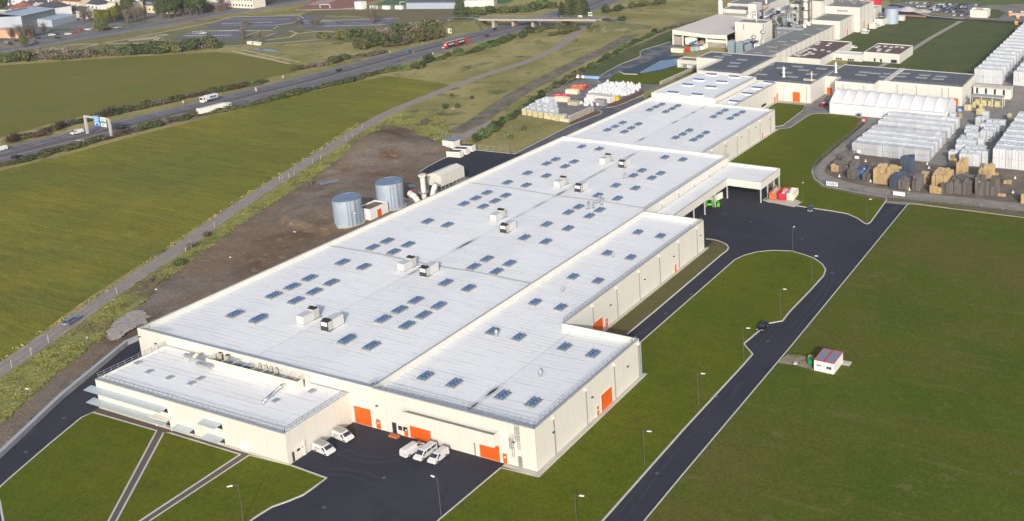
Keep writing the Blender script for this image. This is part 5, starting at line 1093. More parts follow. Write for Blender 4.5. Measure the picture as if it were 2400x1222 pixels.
# storage tent -----------------------------------------------------------------
T = thing('storage_tent', 'long white storage tent of ten arched bays in front of the dark-roofed hall', 'tent', (98,276,0))
t0, t1, ya, yb = 72.4, 125.0, 267.5, 288.5; n = 10; bw = (t1-t0)/n; q = 10
mb = MB()
def arch(s): return 4.85+4.3*(1-abs(2*s-1)**1.45)
for k in range(n):
    base = len(mb.v); uu = [0,.12,.3,.5,.7,.88,1]; sag = [0,.14,.28,.34,.28,.14,0]
    for a in range(q+1):
        s = a/q
        for x, g in zip(uu, sag): mb.v.append((t0+bw*(k+x), ya+(yb-ya)*s, arch(s)-g*math.sin(math.pi*min(.999,s))))
    for a in range(q):
        for c in range(6): i = base+a*7+c; mb.f.append((i, i+1, i+8, i+7)); mb.m.append(0)
mb.build('roof_fabric', pvc, T, world=True, smooth=True)
mb = MB(); mb.face([(t0,ya,0),(t1,ya,0),(t1,ya,4.85),(t0,ya,4.85)]); mb.face([(t1,yb,0),(t0,yb,0),(t0,yb,4.85),(t1,yb,4.85)])
for x in (t0, t1): mb.face([(x,ya,0)]+[(x,ya+(yb-ya)*a/q,arch(a/q)) for a in range(q+1)]+[(x,yb,0)])
mb.build('side_wall', pvc, T, world=True)
mb = MB()
for k in range(n+1): mb.tube([(t0+bw*k, ya+(yb-ya)*a/q, arch(a/q)+.03) for a in range(q+1)], .07, 5)
mb.tube([(t0,ya-.02,4.85),(t1,ya-.02,4.85)], .1, 5); mb.build('frame', galv, T, world=True)
mb = MB()
for x in (t0+.05, t0+bw*7-1, t0+bw*5-1): mb.box(x-.05,ya-.05,0,x+.05,ya-.01,4.8)
mb.build('wall_seam', galv, T, world=True)
# ---------------------------------------------------------------- west side plant
def silo(px, r, h, label):
    f = G(*px); d = Vector((-.745,.668)); c = f+d*r; T = thing('steel_silo', label, 'silo', (c.x,c.y,0)); mb = MB()
    n = 40; rings = 9
    mb.cyl((0,0,.35),(0,0,h),r,n=n,cap=False); 
    for k in range(1,rings): z = .35+(h-.35)*k/rings; mb.cyl((0,0,z-.035),(0,0,z+.035),r+.04,n=n,cap=False)
    mb.build('shell', silo_m, T, smooth=False)
    mb = MB(); mb.cyl((0,0,h-.1),(0,0,h+.12),r+.08,r+.08,n,cap=False); mb.cyl((0,0,h+.02),(0,0,h+.25),r,.3,n); mb.build('roof', silo_top, T)
    mb = MB(); mb.cyl((0,0,-.05),(0,0,.36),r+.65,n=14); mb.build('concrete_base', conc, T)
    ax_r = Vector((math.cos(-.25), math.sin(-.25)))*(r+.35)
    mb = MB()
    for s in (-.25,.25): mb.cyl((ax_r.x-s*.3,ax_r.y+s,.4),(ax_r.x-s*.3,ax_r.y+s,h+1),.04,n=4)
    for k in range(int(h/.4)): mb.cyl((ax_r.x+.07,ax_r.y-.25,.5+k*.4),(ax_r.x-.07,ax_r.y+.25,.5+k*.4),.025,n=4)
    for k in range(int((h-1.6)/.9)):
        z = 2+k*.9; mb.tube([(ax_r.x,ax_r.y-.3,z),(ax_r.x+.6,ax_r.y-.4,z),(ax_r.x+.75,ax_r.y+.1,z),(ax_r.x+.4,ax_r.y+.4,z)], .03, 4)
    mb.build('ladder', steel, T)
    mb = MB(); c2 = Vector((math.cos(-.75), math.sin(-.75)))*(r+.2); mb.tube([(c2.x,c2.y,.3),(c2.x,c2.y,h+.5),(c2.x*.8,c2.y*.8,h+.5)], .09, 6); c3 = Vector((math.cos(-.55), math.sin(-.55)))*(r+.18); mb.cyl((c3.x,c3.y,.3),(c3.x,c3.y,h),.07,n=6); mb.build('pipe', steel, T)
    mb = MB(); 
    for a in range(6): t = -.5+a*.12; mb.cyl((math.cos(t)*r,math.sin(t)*r,h),(math.cos(t)*r,math.sin(t)*r,h+1),.04,n=4)
    mb.build('guardrail', steel, T); return c
silo((820,534), 4.35, 8.75, 'nearer of two corrugated steel silos on the bare soil beside the big hall')
silo((920,494), 4.35, 9.0, 'farther of two corrugated steel silos, behind the little white pump house')
a = G(868,517); b2 = G(913,499); T = thing('pump_house', 'little white flat-roofed pump house with an orange door between the two silos', 'pump house', (a.x-3,(a.y+b2.y)/2,0)); px_u = (a.x+b2.x)/2
shell(T, [(px_u-5.6,a.y),(px_u,a.y),(px_u,b2.y),(px_u-5.6,b2.y)], 3.7, .4, MATS['thin_brown_grass'] if 0 else dirt_m, white_m, cop=True, copm=white_m)
d0_, _ = onu(890,508,px_u); door(T, 'u', px_u, d0_-.9, d0_+.9, 2.7)
# dust collector on legs
A = G(1032,414,7.6); B = G(1088,391,7.6); uu = (A.x+B.x)/2; T = thing('dust_collector', 'cream dust collector with a ridged top standing on legs behind the hall parapet', 'dust collector', (uu-3,(A.y+B.y)/2,0)); b = base_of(T)
va, vb, wd = A.y, B.y, 6.0; mb = MB(); Pp = [(uu,3.9),(uu,7.6),(uu-wd/2,8.5),(uu-wd,7.6),(uu-wd,3.9)]
mb.face([(x,va,z) for x, z in reversed(Pp)]); mb.face([(x,vb,z) for x, z in Pp])
for (x0_, z0_), (x1_, z1_) in zip(Pp, Pp[1:]+Pp[:1]): mb.face([(x0_,va,z0_),(x0_,vb,z0_),(x1_,vb,z1_),(x1_,va,z1_)][::-1])
mb.build('casing', cream, T, world=True); mb = MB(); mb.cyl((uu-wd/2,va,8.52),(uu-wd/2,vb,8.52),.07,n=5); mb.cyl((uu,va,7.62),(uu,vb,7.62),.06,n=5); mb.build('ridge_cap', coping, T, world=True)
mb = MB()
for k in range(7):
    y = va+(vb-va)*k/6
    for x in (uu-.2,uu-wd+.2): mb.box(x-.12,y-.12,0,x+.12,y+.12,3.9)
for k in range(6): y = va+(vb-va)*k/6; yy = va+(vb-va)*(k+1)/6; mb.cyl((uu-.2,y,1.5),(uu-.2,yy,3.8),.06,n=4); mb.cyl((uu-.2,y,3.8),(uu-.2,yy,1.5),.06,n=4)
mb.build('leg', steel, T, world=True)
mb = MB(); mb.box(uu+.1,va+6,3.2,uu+1.6,vb,3.35); rl = [(uu+1.6,va+6),(uu+1.6,vb)]; mb.build('walkway', steel, T, world=True); rail(T, rl, 3.35)
s = G(994,458,3); T = thing('exhaust_stack', 'white exhaust stack with a flared top beside the dust collector', 'chimney', (s.x, s.y, 0)); mb = MB(); mb.cyl((0,0,0),(0,0,9.2),.85,.8,16); mb.cyl((0,0,9.2),(0,0,9.9),.8,1.3,16); mb.cyl((0,0,9.9),(0,0,10.3),1.35,n=16); mb.build('shaft', cream2, T, smooth=False)
mb = MB(); mb.cyl((0,0,4),(0,0,4.15),1.7,n=12); 
for k in range(10): t = k*.628; mb.cyl((1.7*math.cos(t),1.7*math.sin(t),4.1),(1.7*math.cos(t),1.7*math.sin(t),5.1),.04,n=4)
mb.build('platform', steel, T)
T = thing('extraction_duct', 'fat white bent duct with a red valve rising beside the hall roof edge', 'duct', (s.x, s.y-4, 0)); mb = MB(); mb.tube([(4.5,-3,2.5),(3,-3.2,5.2),(1,-3,6),(-.6,-1.6,5.4),(-1,0,3.8)], .95, 12); mb.tube([(5,2,2.5),(5,3.4,6),(4.2,5.5,7)], .85, 12); mb.build('duct', cream2, T, smooth=True); mb = MB(); mb.box(-1.4,-1.4,4,-.3,-.2,6.3); mb.build('valve', redp, T)
mb = MB()
for x in (-2,-1,0,1,2,3): mb.cyl((x,-4.4,0),(x,-4.4,5),.06,n=4); mb.cyl((x,-4.4,5),(x+1,-4.4,4.2),.05,n=4)
mb.build('frame', steel, T)
# ---------------------------------------------------------------- vehicles
def loft(profile, W, mi=0, inset_=.16, shrink=.93, top_in=0.0, zc=.9):
    """closed body: side profile (x,z) swept across the width, edges rounded; top_in narrows it with height"""
    mb = MB(); zs = [z for _, z in profile]; z0, z1 = min(zs), max(zs); cx = sum(x for x, _ in profile)/len(profile); n = len(profile)
    sl = [(-1, 1), (-1+inset_, 0), (1-inset_, 0), (1, 1)]
    for y, e in sl:
        for x, z in profile:
            k = (z-z0)/(z1-z0); w_ = W/2*(1-top_in*k*k); xx = cx+(x-cx)*(1-.04*e); zz = zc+(z-zc)*(1-.11*e); mb.v.append((xx, y*w_, zz))
    for s in range(3):
        for i in range(n): a = s*n+i; b = s*n+(i+1) % n; mb.f.append((a, b, b+n, a+n)); mb.m.append(mi)
    mb.f.append(tuple(reversed(range(n)))); mb.f.append(tuple(3*n+i for i in range(n))); mb.m += [mi, mi]
    return mb
def wheels(t, xs, W, r=.33, name='wheel'):
    for x in xs:
        for s in (-1, 1):
            mb = MB(); mb.cyl((0,-.11*s,0),(0,.11*s,0),r,r,14); w_ = mb.build(name, black, t); w_.location = (x, s*(W/2-.10), r)
            mb = MB(); mb.cyl((0,.10*s,0),(0,.125*s,0),r*.58,r*.55,10); mb.build('rim', mat('alloy_rim',(.45,.46,.48),.35,.6), w_)
def panelq(mb, pts, mi=0): mb.face(pts, mi)
def make_car(col, kind='hatch'):
    def f():
        t = thing('car', 'x', 'car'); W = 1.78; P = CARS[col]
        L_ = {'hatch': 4.1, 'estate': 4.6}[kind]; h = L_/2
        loft([(-h,.38),(-h,.85),(-h+.15,.98),(h-1.2,.98),(h-.25,.80),(h,.62),(h,.32),(h-.2,.22),(-h+.2,.22)], W, zc=.6).build('body', P, t, smooth=False)
        b = h-.28 if kind == 'estate' else h-.22
        g = MB(); z0, z1 = .96, 1.40; x0, x1, x2, x3 = -b, h-1.15, h-1.95, -b+.45
        B = [(x0,-.80,z0),(x1,-.80,z0),(x1,.80,z0),(x0,.80,z0)]; T_ = [(x3,-.62,z1),(x2,-.62,z1),(x2,.62,z1),(x3,.62,z1)]
        g.add(B+T_, [(0,1,5,4),(1,2,6,5),(2,3,7,6),(3,0,4,7)]); g.build('window', glass, t)
        r_ = MB(); r_.add([(x3-.05,-.65,z1-.01),(x2+.05,-.65,z1-.01),(x2+.05,.65,z1-.01),(x3-.05,.65,z1-.01),(x3+.05,-.56,z1+.06),(x2-.1,-.56,z1+.06),(x2-.1,.56,z1+.06),(x3+.05,.56,z1+.06)], [(4,5,6,7),(0,1,5,4),(1,2,6,5),(2,3,7,6),(3,0,4,7)])
        xm = (x1+x0)/2
        for s in (-1, 1):   # pillars
            for xa, xb in ((x1,x2),(xm,xm-.08),(x0+.05,x3)): r_.cyl((xa,s*.81,z0-.02),(xb,s*.63,z1),.045,n=4)
        r_.build('roof', P, t)
        for s in (-1, 1):
            m_ = MB(); m_.box(h-.16,s*.62-.17,.60,h-.01,s*.62+.17,.74); m_.build('headlight', mat('headlamp_glass',(.7,.72,.75),.15), t)
            m_ = MB(); m_.box(-h-.01,s*.66-.12,.68,-h+.12,s*.66+.12,.86); m_.build('tail_light', redp, t)
        m_ = MB(); m_.box(h-.06,-.25,.38,h+.015,.25,.48); m_.box(-h-.015,-.25,.5,-h+.06,.25,.6); m_.build('number_plate', white_m, t)
        wheels(t, (-h+.8, h-.85), W); return t
    return f
def make_van(rack=False, back_windows=False, long=True, col='white', mark=False):
    def f():
        t = thing('van', 'x', 'van'); W = 1.88; h = 2.42 if long else 2.15; P = CARS[col]; H = 1.80 if long else 1.70
        loft([(-h,.40),(-h,.95),(-h+.06,H-.12),(-h+.22,H),(h-1.75,H),(h-1.5,H-.06),(h-.72,1.18),(h-.08,.92),(h,.70),(h,.34),(h-.2,.24),(-h+.2,.24)], W, zc=.7, top_in=.09).build('body', P, t, smooth=False)
        g = MB(); e = .025; zA, zB = H-.10, 1.21; xA, xB = h-1.42, h-.74
        g.face([(xB+e,-.76,zB+e),(xB+e,.76,zB+e),(xA+e,.70,zA+e),(xA+e,-.70,zA+e)]); g.build('windscreen', glass, t)
        for s in (-1, 1):
            m_ = MB(); w0, w1 = W/2*.965+.012, W/2*.915+.012
            q = [(h-1.0,s*w0,1.16),(h-1.85,s*w0,1.16),(h-1.85,s*w1,1.66),(h-1.42,s*w1,1.66)]
            m_.face(q if s < 0 else q[::-1])
            if back_windows:
                for a, b_ in ((h-2.05,h-3.1),(h-3.25,h-4.5)): q = [(a,s*w0,1.16),(b_,s*w0,1.16),(b_,s*w1,1.64),(a,s*w1,1.64)]; m_.face(q if s < 0 else q[::-1])
            m_.build('side_window', glass, t)
            m_ = MB(); m_.box(h-.28,s*.68-.16,.72,h-.03,s*.68+.16,.92); m_.build('headlight', mat('headlamp_glass',(.7,.72,.75),.15), t)
            m_ = MB(); m_.box(-h-.02,s*.8-.07,.8,-h+.04,s*.8+.07,1.25); m_.build('tail_light', redp, t)
            m_ = MB(); m_.box(h-1.1,s*(W/2-.02),1.05,h-.98,s*(W/2+.2),1.3); m_.build('mirror', darkm, t)
            if mark:   # dark lettering-like mark and blue dots of the trader's name on the side
                m_ = MB(); yy = s*(W/2+.008)
                for k, (a, b_) in enumerate([(-1.6,-1.35),(-1.28,-1.1),(-1.03,-.82),(-.74,-.52),(-.44,-.2)]): q = [(a,yy,1.02),(b_,yy,1.02),(b_,yy,1.15),(a,yy,1.15)]; m_.face(q if s < 0 else q[::-1])
                q = [(-1.0,yy,1.24),(-.86,yy,1.24),(-.86,yy,1.36),(-1.0,yy,1.36)]; m_.face(q if s < 0 else q[::-1])
                m_.build('side_lettering', darkm, t)
        m_ = MB(); m_.box(h-.1,-.85,.28,h+.03,.85,.5); m_.build('bumper', darkm, t)
        m_ = MB(); m_.box(h+.0,-.25,.52,h+.04,.25,.62); m_.box(-h-.03,-.25,.6,-h+.02,.25,.7); m_.build('number_plate', white_m, t)
        if rack:
            m_ = MB()
            for s in (-1, 1): m_.cyl((-h+.2,s*.72,H+.16),(h-1.8,s*.72,H+.16),.035,n=4)
            for k in range(6): x = -h+.25+k*(2*h-2.1)/5; m_.cyl((x,-.75,H+.12),(x,.75,H+.12),.04,n=4)
            for k in range(7): y = -.66+k*.22; m_.box(-h+.2,y-.07,H+.15,h-1.85,y+.07,H+.19)
            m_.build('roof_rack', mat('dull_aluminium',(.42,.42,.40),.5,.3), t)
        wheels(t, (-h+.95, h-.95), W, .34); return t
    return f
def place_wheels(mk, rear, front, W, label, group=None, half=None):
    """rear / front: pixels where the two visible wheels touch the ground"""
    a, b = G(*rear), G(*front); d = (b-a).normalized(); n = Vector((-d.y, d.x)); c = (a+b)/2
    if (c-Vector(CAM[:2])).dot(n) < 0: n = -n
    c = c+n*(W/2-.05); return mk((c.x, c.y, 0.02), math.atan2(d.y, d.x), label, group)
vr = Maker(make_van(rack=True, mark=True)); vp = Maker(make_van()); vw = Maker(make_van(back_windows=True)); vs_ = Maker(make_van(long=False))
place_wheels(vr, (738,1060), (764.5,1071), 1.9, 'white van with a roof rack parked nearest the office garage door', 'vans with roof racks beside the office')
place_wheels(vr, (783.5,1029.5), (807,1039), 1.9, 'white van with a roof rack parked nearer the big orange door in the corner', 'vans with roof racks beside the office')
place_wheels(vp, (962,1071), (986.5,1055), 1.9, 'white van seen from behind, left of the three by the middle orange door', 'three vans by the middle orange door')
place_wheels(vw, (1017,1062), (994.5,1079), 1.9, 'white van with side rear windows, middle of the three by the middle orange door', 'three vans by the middle orange door')
place_wheels(vs_, (1047,1071), (1025.5,1088), 1.9, 'white panel van facing out, right of the three by the middle orange door', 'three vans by the middle orange door')
cars = {}
def carm(col, kind='hatch'):
    if (col, kind) not in cars: cars[col, kind] = Maker(make_car(col, kind))
    return cars[col, kind]
place_wheels(carm('black','hatch'), (1799,767), (1790,777.5), 1.78, 'dark car stopped half on the kerb in the notch of the diagonal road')
p = G(1900,494); carm('grey')((p.x,p.y,.02), math.atan2(-1,.25), 'grey hatchback parked by the kerb beyond the loading yard')
d = (G(200,735)-G(165,757)).normalized(); p = G(168,757); carm('steel blue','estate')((p.x,p.y,.05), math.atan2(d.y,d.x), 'blue-grey estate car driving on the dirt track')
# motorway traffic
def mdir(p):
    best = min(range(len(ML)-1), key=lambda i: (ML[i]-p).length); return (ML[best+1]-ML[best]).normalized()
def onmoto(mk, px, away, label, group='traffic on the motorway', z=.05):
    p = G(*px); d = mdir(p); d = d if away else -d; return mk((p.x,p.y,z), math.atan2(d.y,d.x), label, group)
onmoto(vp, (181,314), False, 'white van heading left just before the sign gantry')
onmoto(vp, (1,354), False, 'white van half cut off at the left edge of the motorway')
onmoto(carm('white'), (190,336.5), True, 'white car on the near carriageway left of the gantry')
onmoto(carm('black'), (40,371), True, 'black car on the near carriageway at the far left')
onmoto(carm('black','estate'), (288,304), True, 'black estate car passing right behind the gantry post')
onmoto(carm('black','estate'), (793,168), False, 'black car alone on the far carriageway in the middle stretch')
onmoto(carm('steel blue'), (932,143), True, 'steel blue car on the near carriageway left of the red lorry')
onmoto(carm('blue'), (960,123.5), False, 'blue car on the far carriageway left of the red lorry')
onmoto(carm('white'), (1044,113.5), True, 'white car just behind the red lorry')
onmoto(carm('black'), (1158,71), False, 'black car just left of the bridge on the far carriageway')
onmoto(carm('dark blue'), (1142,86.5), True, 'dark blue car ahead of the red lorry')
def truck_gritter():
    t = thing('truck', 'white truck with a hopper body and blue panel on the far carriageway', 'truck', group='traffic on the motorway')
    mb = MB(); mb.box(2.2,-1.2,.5,4.2,1.2,3.0); mb.build('cab', white_m, t); mb = MB(); mb.box(4.2,-1.0,1.7,4.24,1.0,2.7); mb.box(2.9,-1.23,1.8,3.7,-1.2,2.6); mb.box(2.9,1.2,1.8,3.7,1.23,2.6); mb.build('window', glass, t)
    mb = MB(); mb.box(-4.2,-1.1,.7,2.1,1.1,1.0); mb.build('chassis', darkm, t)
    mb = MB(); mb.add([(-3.8,-.7,1.3),(1.6,-.7,1.3),(1.6,.7,1.3),(-3.8,.7,1.3),(-3.8,-1.2,3.3),(1.8,-1.2,3.3),(1.8,1.2,3.3),(-3.8,1.2,3.3)], [(4,5,6,7),(0,1,5,4),(1,2,6,5),(2,3,7,6),(3,0,4,7),(3,2,1,0)]); mb.build('hopper', white_m, t)
    mb = MB(); mb.box(-2.9,-1.13,1.9,.4,-1.03,2.8); mb.box(-2.9,1.03,1.9,.4,1.13,2.8); mb.build('side_panel', bluep2, t); wheels(t, (3.1,-1.6,-3.0), 2.4, .5); return t
def truck_semi():
    t = thing('lorry', 'white articulated lorry with an open-top trailer half hidden by shrubs', 'lorry', group='traffic on the motorway')
    mb = MB(); mb.box(5.6,-1.2,.5,7.8,1.2,3.1); mb.build('cab', mat('dull_white_cab',(.6,.6,.6),.5), t); mb = MB(); mb.box(7.8,-1.0,1.7,7.84,1.0,2.7); mb.box(6.6,-1.23,1.8,7.5,-1.2,2.6); mb.build('window', glass, t)
    mb = MB(); mb.box(-7.6,-1.25,1.2,5.2,1.25,3.6); mb.build('trailer', white_m, t); mb = MB(); mb.box(-7.4,-1.05,3.6,5.0,1.05,3.66); mb.build('cover', greysign, t)
    mb = MB(); mb.box(-7.4,-.6,.7,7.4,.6,1.2); mb.build('chassis', darkm, t); wheels(t, (6.6,3.8,-4.2,-5.5,-6.8), 2.4, .5); return t
def truck_red():
    t = thing('lorry', 'red and black double-trailer lorry on the near carriageway', 'lorry', group='traffic on the motorway')
    mb = MB(); mb.box(7.6,-1.2,.5,9.8,1.2,3.4); mb.build('cab', redp, t); mb = MB(); mb.box(9.8,-1.0,1.8,9.84,1.0,2.8); mb.build('window', glass, t)
    for a, b_ in ((-9.3,-1.6),(-.6,7.1)):
        mb = MB(); mb.box(a,-1.25,1.0,b_,1.25,3.9); s_ = mb.build('trailer', mat('black_curtain',(.03,.03,.04),.5), t)
        mb = MB(); mb.box(a-.05,-1.28,.9,a+.5,1.28,3.95); mb.box(b_-.5,-1.28,.9,b_+.05,1.28,3.95); mb.box(a,-1.2,3.9,b_,1.2,3.96,1); mb.build('frame', [redp, greysign], s_)
        mb = MB()
        for k in range(6): x = a+1.4+k*.85; mb.box(x,-1.29,2.3,x+.6,-1.25,2.95); mb.box(x,1.25,2.3,x+.6,1.29,2.95)
        mb.build('side_lettering', beige, s_)
    mb = MB(); mb.cyl((-9.4,-.5,2.6),(-9.34,-.5,2.6),.42,n=10); mb.cyl((-9.4,.5,2.6),(-9.34,.5,2.6),.42,n=10); mb.build('rear_emblem', white_m, t)
    mb = MB(); mb.box(-9,-.6,.6,9,.6,1.0); mb.build('chassis', darkm, t); wheels(t, (8.8,5.6,-1.0+2,-4.6,-7.8), 2.4, .5); return t
def put(fn, px, away): t = fn(); p = G(*px); d = mdir(p)*(1 if away else -1); t.location = (p.x, p.y, .05); t.rotation_euler.z = math.atan2(d.y, d.x)
put(truck_gritter, (492,238.5), False); put(truck_semi, (503,264), True); put(truck_red, (1070,109), True)
# parked cars in the staff car park
cols = ['black','dark blue','white','silver','grey','dark blue','red','black','blue','white','dark blue','silver']
rows_ = [('back row', 9.5, [2124.5,2135,2149,2168,2180]), ('second back row', 12.5, [2188,2195,2203,2211,2219,2227,2234,2249,2256,2264,2273,2288,2296,2307]), ('third back row', 17.5, [2152,2160,2168,2176,2183,2190,2197,2206,2214,2221,2229,2238,2246,2254,2262]), ('middle row', 21.5, [2183,2190,2199,2206,2214,2222,2230,2238,2246,2255,2266,2281]), ('third front row', 25.5, [2182,2190,2198,2214,2222,2231]), ('second front row', 29.3, [2202,2210,2219,2227,2235,2243,2250,2257]), ('front row', 37.5, [2237,2246,2254,2263,2272])]
wl = [2149,2203,2211,2288,2190,2198,2254,2235,2237,2135,2160,2168,2272]
rnd = random.Random(11)
for nm, y, xs in rows_:
    cnt = {}
    for x in xs:
        yy = y+(x-2200)*.012; col = 'white' if x in wl else ('red' if x in (2180,2263) else ('blue' if x in (2273,2234) else rnd.choice(['black','dark blue','dark blue','silver','grey','black','white'])))
        cnt[col] = cnt.get(col, 0)+1; p = G(x, yy)
        carm(col)((p.x,p.y,.05), math.radians(-90+rnd.choice([0,180])+rnd.uniform(-2,2)), '%s %s car from the left, %s of the staff car park' % (ordn(cnt[col]), col, nm), 'cars in the staff car park')
for px, l in [((2075,82),'white van parked nearest the works wall by the far grass'), ((2028,76),'white van, nearer of the two parked side by side near the works'), ((2024,79.5),'white van, front one of the pair side by side near the works')]:
    pass
for px, l, m_ in [((2056,64),'white van beside the small kiosk near the blue-grey tank',vp), ((2030,75),'rear white van of the pair parked near the works wall',vp), ((2027,80),'front white van of the pair parked near the works wall',vw)]:
    p = G(*px); m_((p.x,p.y,.06), math.radians(5), l, 'white vans near the works')
p = G(2001,114); vs_((p.x,p.y,.1), .1, 'white van tucked between the two brown-roofed buildings')
p = G(1932,249); T = make_van(long=False, col='red')(); T.location = (p.x,p.y,.05); T.rotation_euler.z = math.radians(70); T['label'] = 'small red van at the left end of the storage tent'; wr_ = MB(); wr_.box(-1.7,-.7,1.69,.3,.7,1.75); wr_.build('roof_panel', white_m, T); 
# town cars
tc = [((15,101),'silver'),((25,105),'black'),((38,98),'black'),((45,97),'blue'),((54,97),'white'),((62,97),'dark blue'),((92,92),'black'),((122,84),'white'),((134,82),'dark blue'),((160,82),'white'),((178,78),'red'),((191,73),'red'),((204,71.5),'white'),((211,70),'silver'),((137,91),'black'),((254,70),'black'),((267,67.5),'white'),((277,66),'silver'),((84,100),'grey'),((458,80),'silver'),((476,80),'white')]
seen = {}
for (px, col) in tc:
    seen[col] = seen.get(col, 0)+1; p = G(*px); carm(col)((p.x,p.y,.06), math.radians(62+(90 if px[1] > 95 else 0)), '%s %s car from the left %s' % (ordn(seen[col]), col, 'in the small park car park' if px[0] > 400 else 'along the town road at the upper left'), 'cars by the town road')
# ---------------------------------------------------------------- street lamps
def lamp(h=7.5):
    def f():
        t = thing('street_lamp', 'x', 'street lamp'); mb = MB(); mb.cyl((0,0,0),(0,0,.9),.11,.10,8); mb.cyl((0,0,.9),(0,0,h),.075,.05,8); mb.cyl((0,0,h-.05),(1.0,0,h+.02),.045,n=6); mb.build('pole', lampm, t)
        mb = MB(); mb.add([(.8,-.17,h-.02),(1.75,-.14,h+.02),(1.75,.14,h+.02),(.8,.17,h-.02),(.9,-.12,h+.14),(1.65,-.08,h+.12),(1.65,.08,h+.12),(.9,.12,h+.14)], [(4,5,6,7),(0,1,5,4),(1,2,6,5),(2,3,7,6),(3,0,4,7),(3,2,1,0)]); mb.build('lamp_head', white_m, t); return t
    return f
lk = Maker(lamp())
LR = 'lamps by the new roads'
for px, rz, l in [((70,985),0,'street lamp nearest the bottom of the soil bank at the left'), ((217,856),-.6,'street lamp on the soil bank behind the left end of the office block'), ((372,739),-.3,'street lamp beside the front left corner of the big hall'), ((544,660),-.3,'street lamp on the soil left of the hall, second up from its corner'), ((692,598),-.2,'street lamp on the soil left of the hall, third up from its corner'), ((831,553),0,'street lamp in front of the nearer steel silo'), ((1025,373),2.6,'street lamp on the soil beside the white roll-off containers'), ((1196,361),2.4,'street lamp at the far corner of the black yard'),
  ((1395,262),1.9,'street lamp at the entrance of the materials yard'), ((1470,230),1.9,'street lamp right of the white bags'),
  ((571,1224),-2.4,'street lamp on the lawn at the bottom left'), ((1034,1209),3.0,'street lamp on the edge of the asphalt yard at the bottom'), ((1353,1250),.2,'street lamp cut off at the bottom edge on the lawn'), ((1511,1092),.2,'street lamp on the lawn, second up the diagonal road'), ((1637,950),.2,'street lamp on the lawn, third up the diagonal road'), ((1743,838),.2,'street lamp at the notch of the diagonal road'), ((1829,742),.2,'street lamp on the teardrop lawn near the dark car'), ((1903,660),.2,'street lamp at the right side of the teardrop lawn'), ((1858,592),1.6,'street lamp at the top of the teardrop lawn'), ((2031,520),.3,'street lamp at the tip of the lawn by the road mouth'), ((1881,482),1.8,'street lamp beside the open skips'), ((2032,283),1.5,'street lamp in front of the storage tent'), ((2023,448),1.6,'street lamp standing among the pallet stacks by the fence'), ((2292,480),1.6,'street lamp by the fence below the grey pallet towers')]:
    p = G(*px); lk((p.x,p.y,.05), rz, l, LR)
tl = Maker(lamp(9))
for i, px in enumerate([(57,112),(186,93),(214,103),(176,65),(439,42),(472,42),(570,100),(1061,78),(1056,46),(1320,70),(1378,75),(700,26),(921,20),(615,86),(900,4)]):
    p = G(*px); tl((p.x,p.y,.0), rnd.uniform(0,6), '%s tall lamp post from the left across the town and motorway side' % ordn(i+1), 'tall lamp posts of the town')
# ---------------------------------------------------------------- gantry, bridge, road signs
gA, gB = G(206,316), G(262,323.5); T = thing('sign_gantry', 'steel gantry with a blue and a white-green direction sign over the motorway', 'sign gantry', (gA.x,gA.y,0)); dd = gB-gA; th = math.atan2(dd.y,dd.x); T.rotation_euler.z = th; Lg = dd.length; hG = 8.6
mb = MB(); mb.box(-.45,-.35,0,.45,.35,hG); mb.build('post', greysign, T); mb = MB(); mb.box(Lg-.45,-.35,0,Lg+.45,.35,hG-.4); mb.build('post', greysign, T); mb = MB(); mb.box(.45,-.3,hG-.8,Lg-.45,.3,hG); mb.build('beam', greysign, T)
s0, s1, s2, s3 = Lg*.42, Lg*.67, Lg*.70, Lg*.92
mb = MB(); mb.box(s0,-.62,hG-3.9,s1,-.45,hG+.7); bs = mb.build('direction_sign', bluep, T); T['label'] = T['label']
mb = MB()
for k, (zz, a, b_) in enumerate([(hG+.1,.1,.8),(hG-.7,.1,.9),(hG-1.5,.1,.75),(hG-2.3,.1,.85)]): mb.box(s0+(s1-s0)*a,-.66,zz-.2,s0+(s1-s0)*b_,-.62,zz+.12)
for a in (.2,.8): x = s0+(s1-s0)*a; mb.face([(x-.45,-.65,hG-3.0),(x,-.65,hG-3.6),(x+.45,-.65,hG-3.0)]); mb.box(x-.15,-.66,hG-3.0,x+.15,-.62,hG-2.6)
mb.build('lettering', white_m, bs)
mb = MB(); mb.box(s2,-.62,hG-3.9,s3,-.45,hG+.3); ws = mb.build('direction_sign', white_m, T); mb = MB(); mb.box(s2+.1,-.66,hG-2.3,s3-.1,-.62,hG-1.4); g_ = mb.build('green_band', mat('green_sign',(.03,.30,.14),.5), ws)
mb = MB(); 
for zz, a, b_ in [(hG-.3,.1,.6),(hG-.9,.1,.7),(hG-2.9,.2,.8),(hG-3.4,.2,.6)]: mb.box(s2+(s3-s2)*a,-.66,zz-.1,s2+(s3-s2)*b_,-.62,zz+.1)
mb.face([(s3-.9,-.65,hG-.2),(s3-.2,-.65,hG-.5),(s3-.8,-.65,hG-.9)]); mb.build('lettering', darkm, ws)
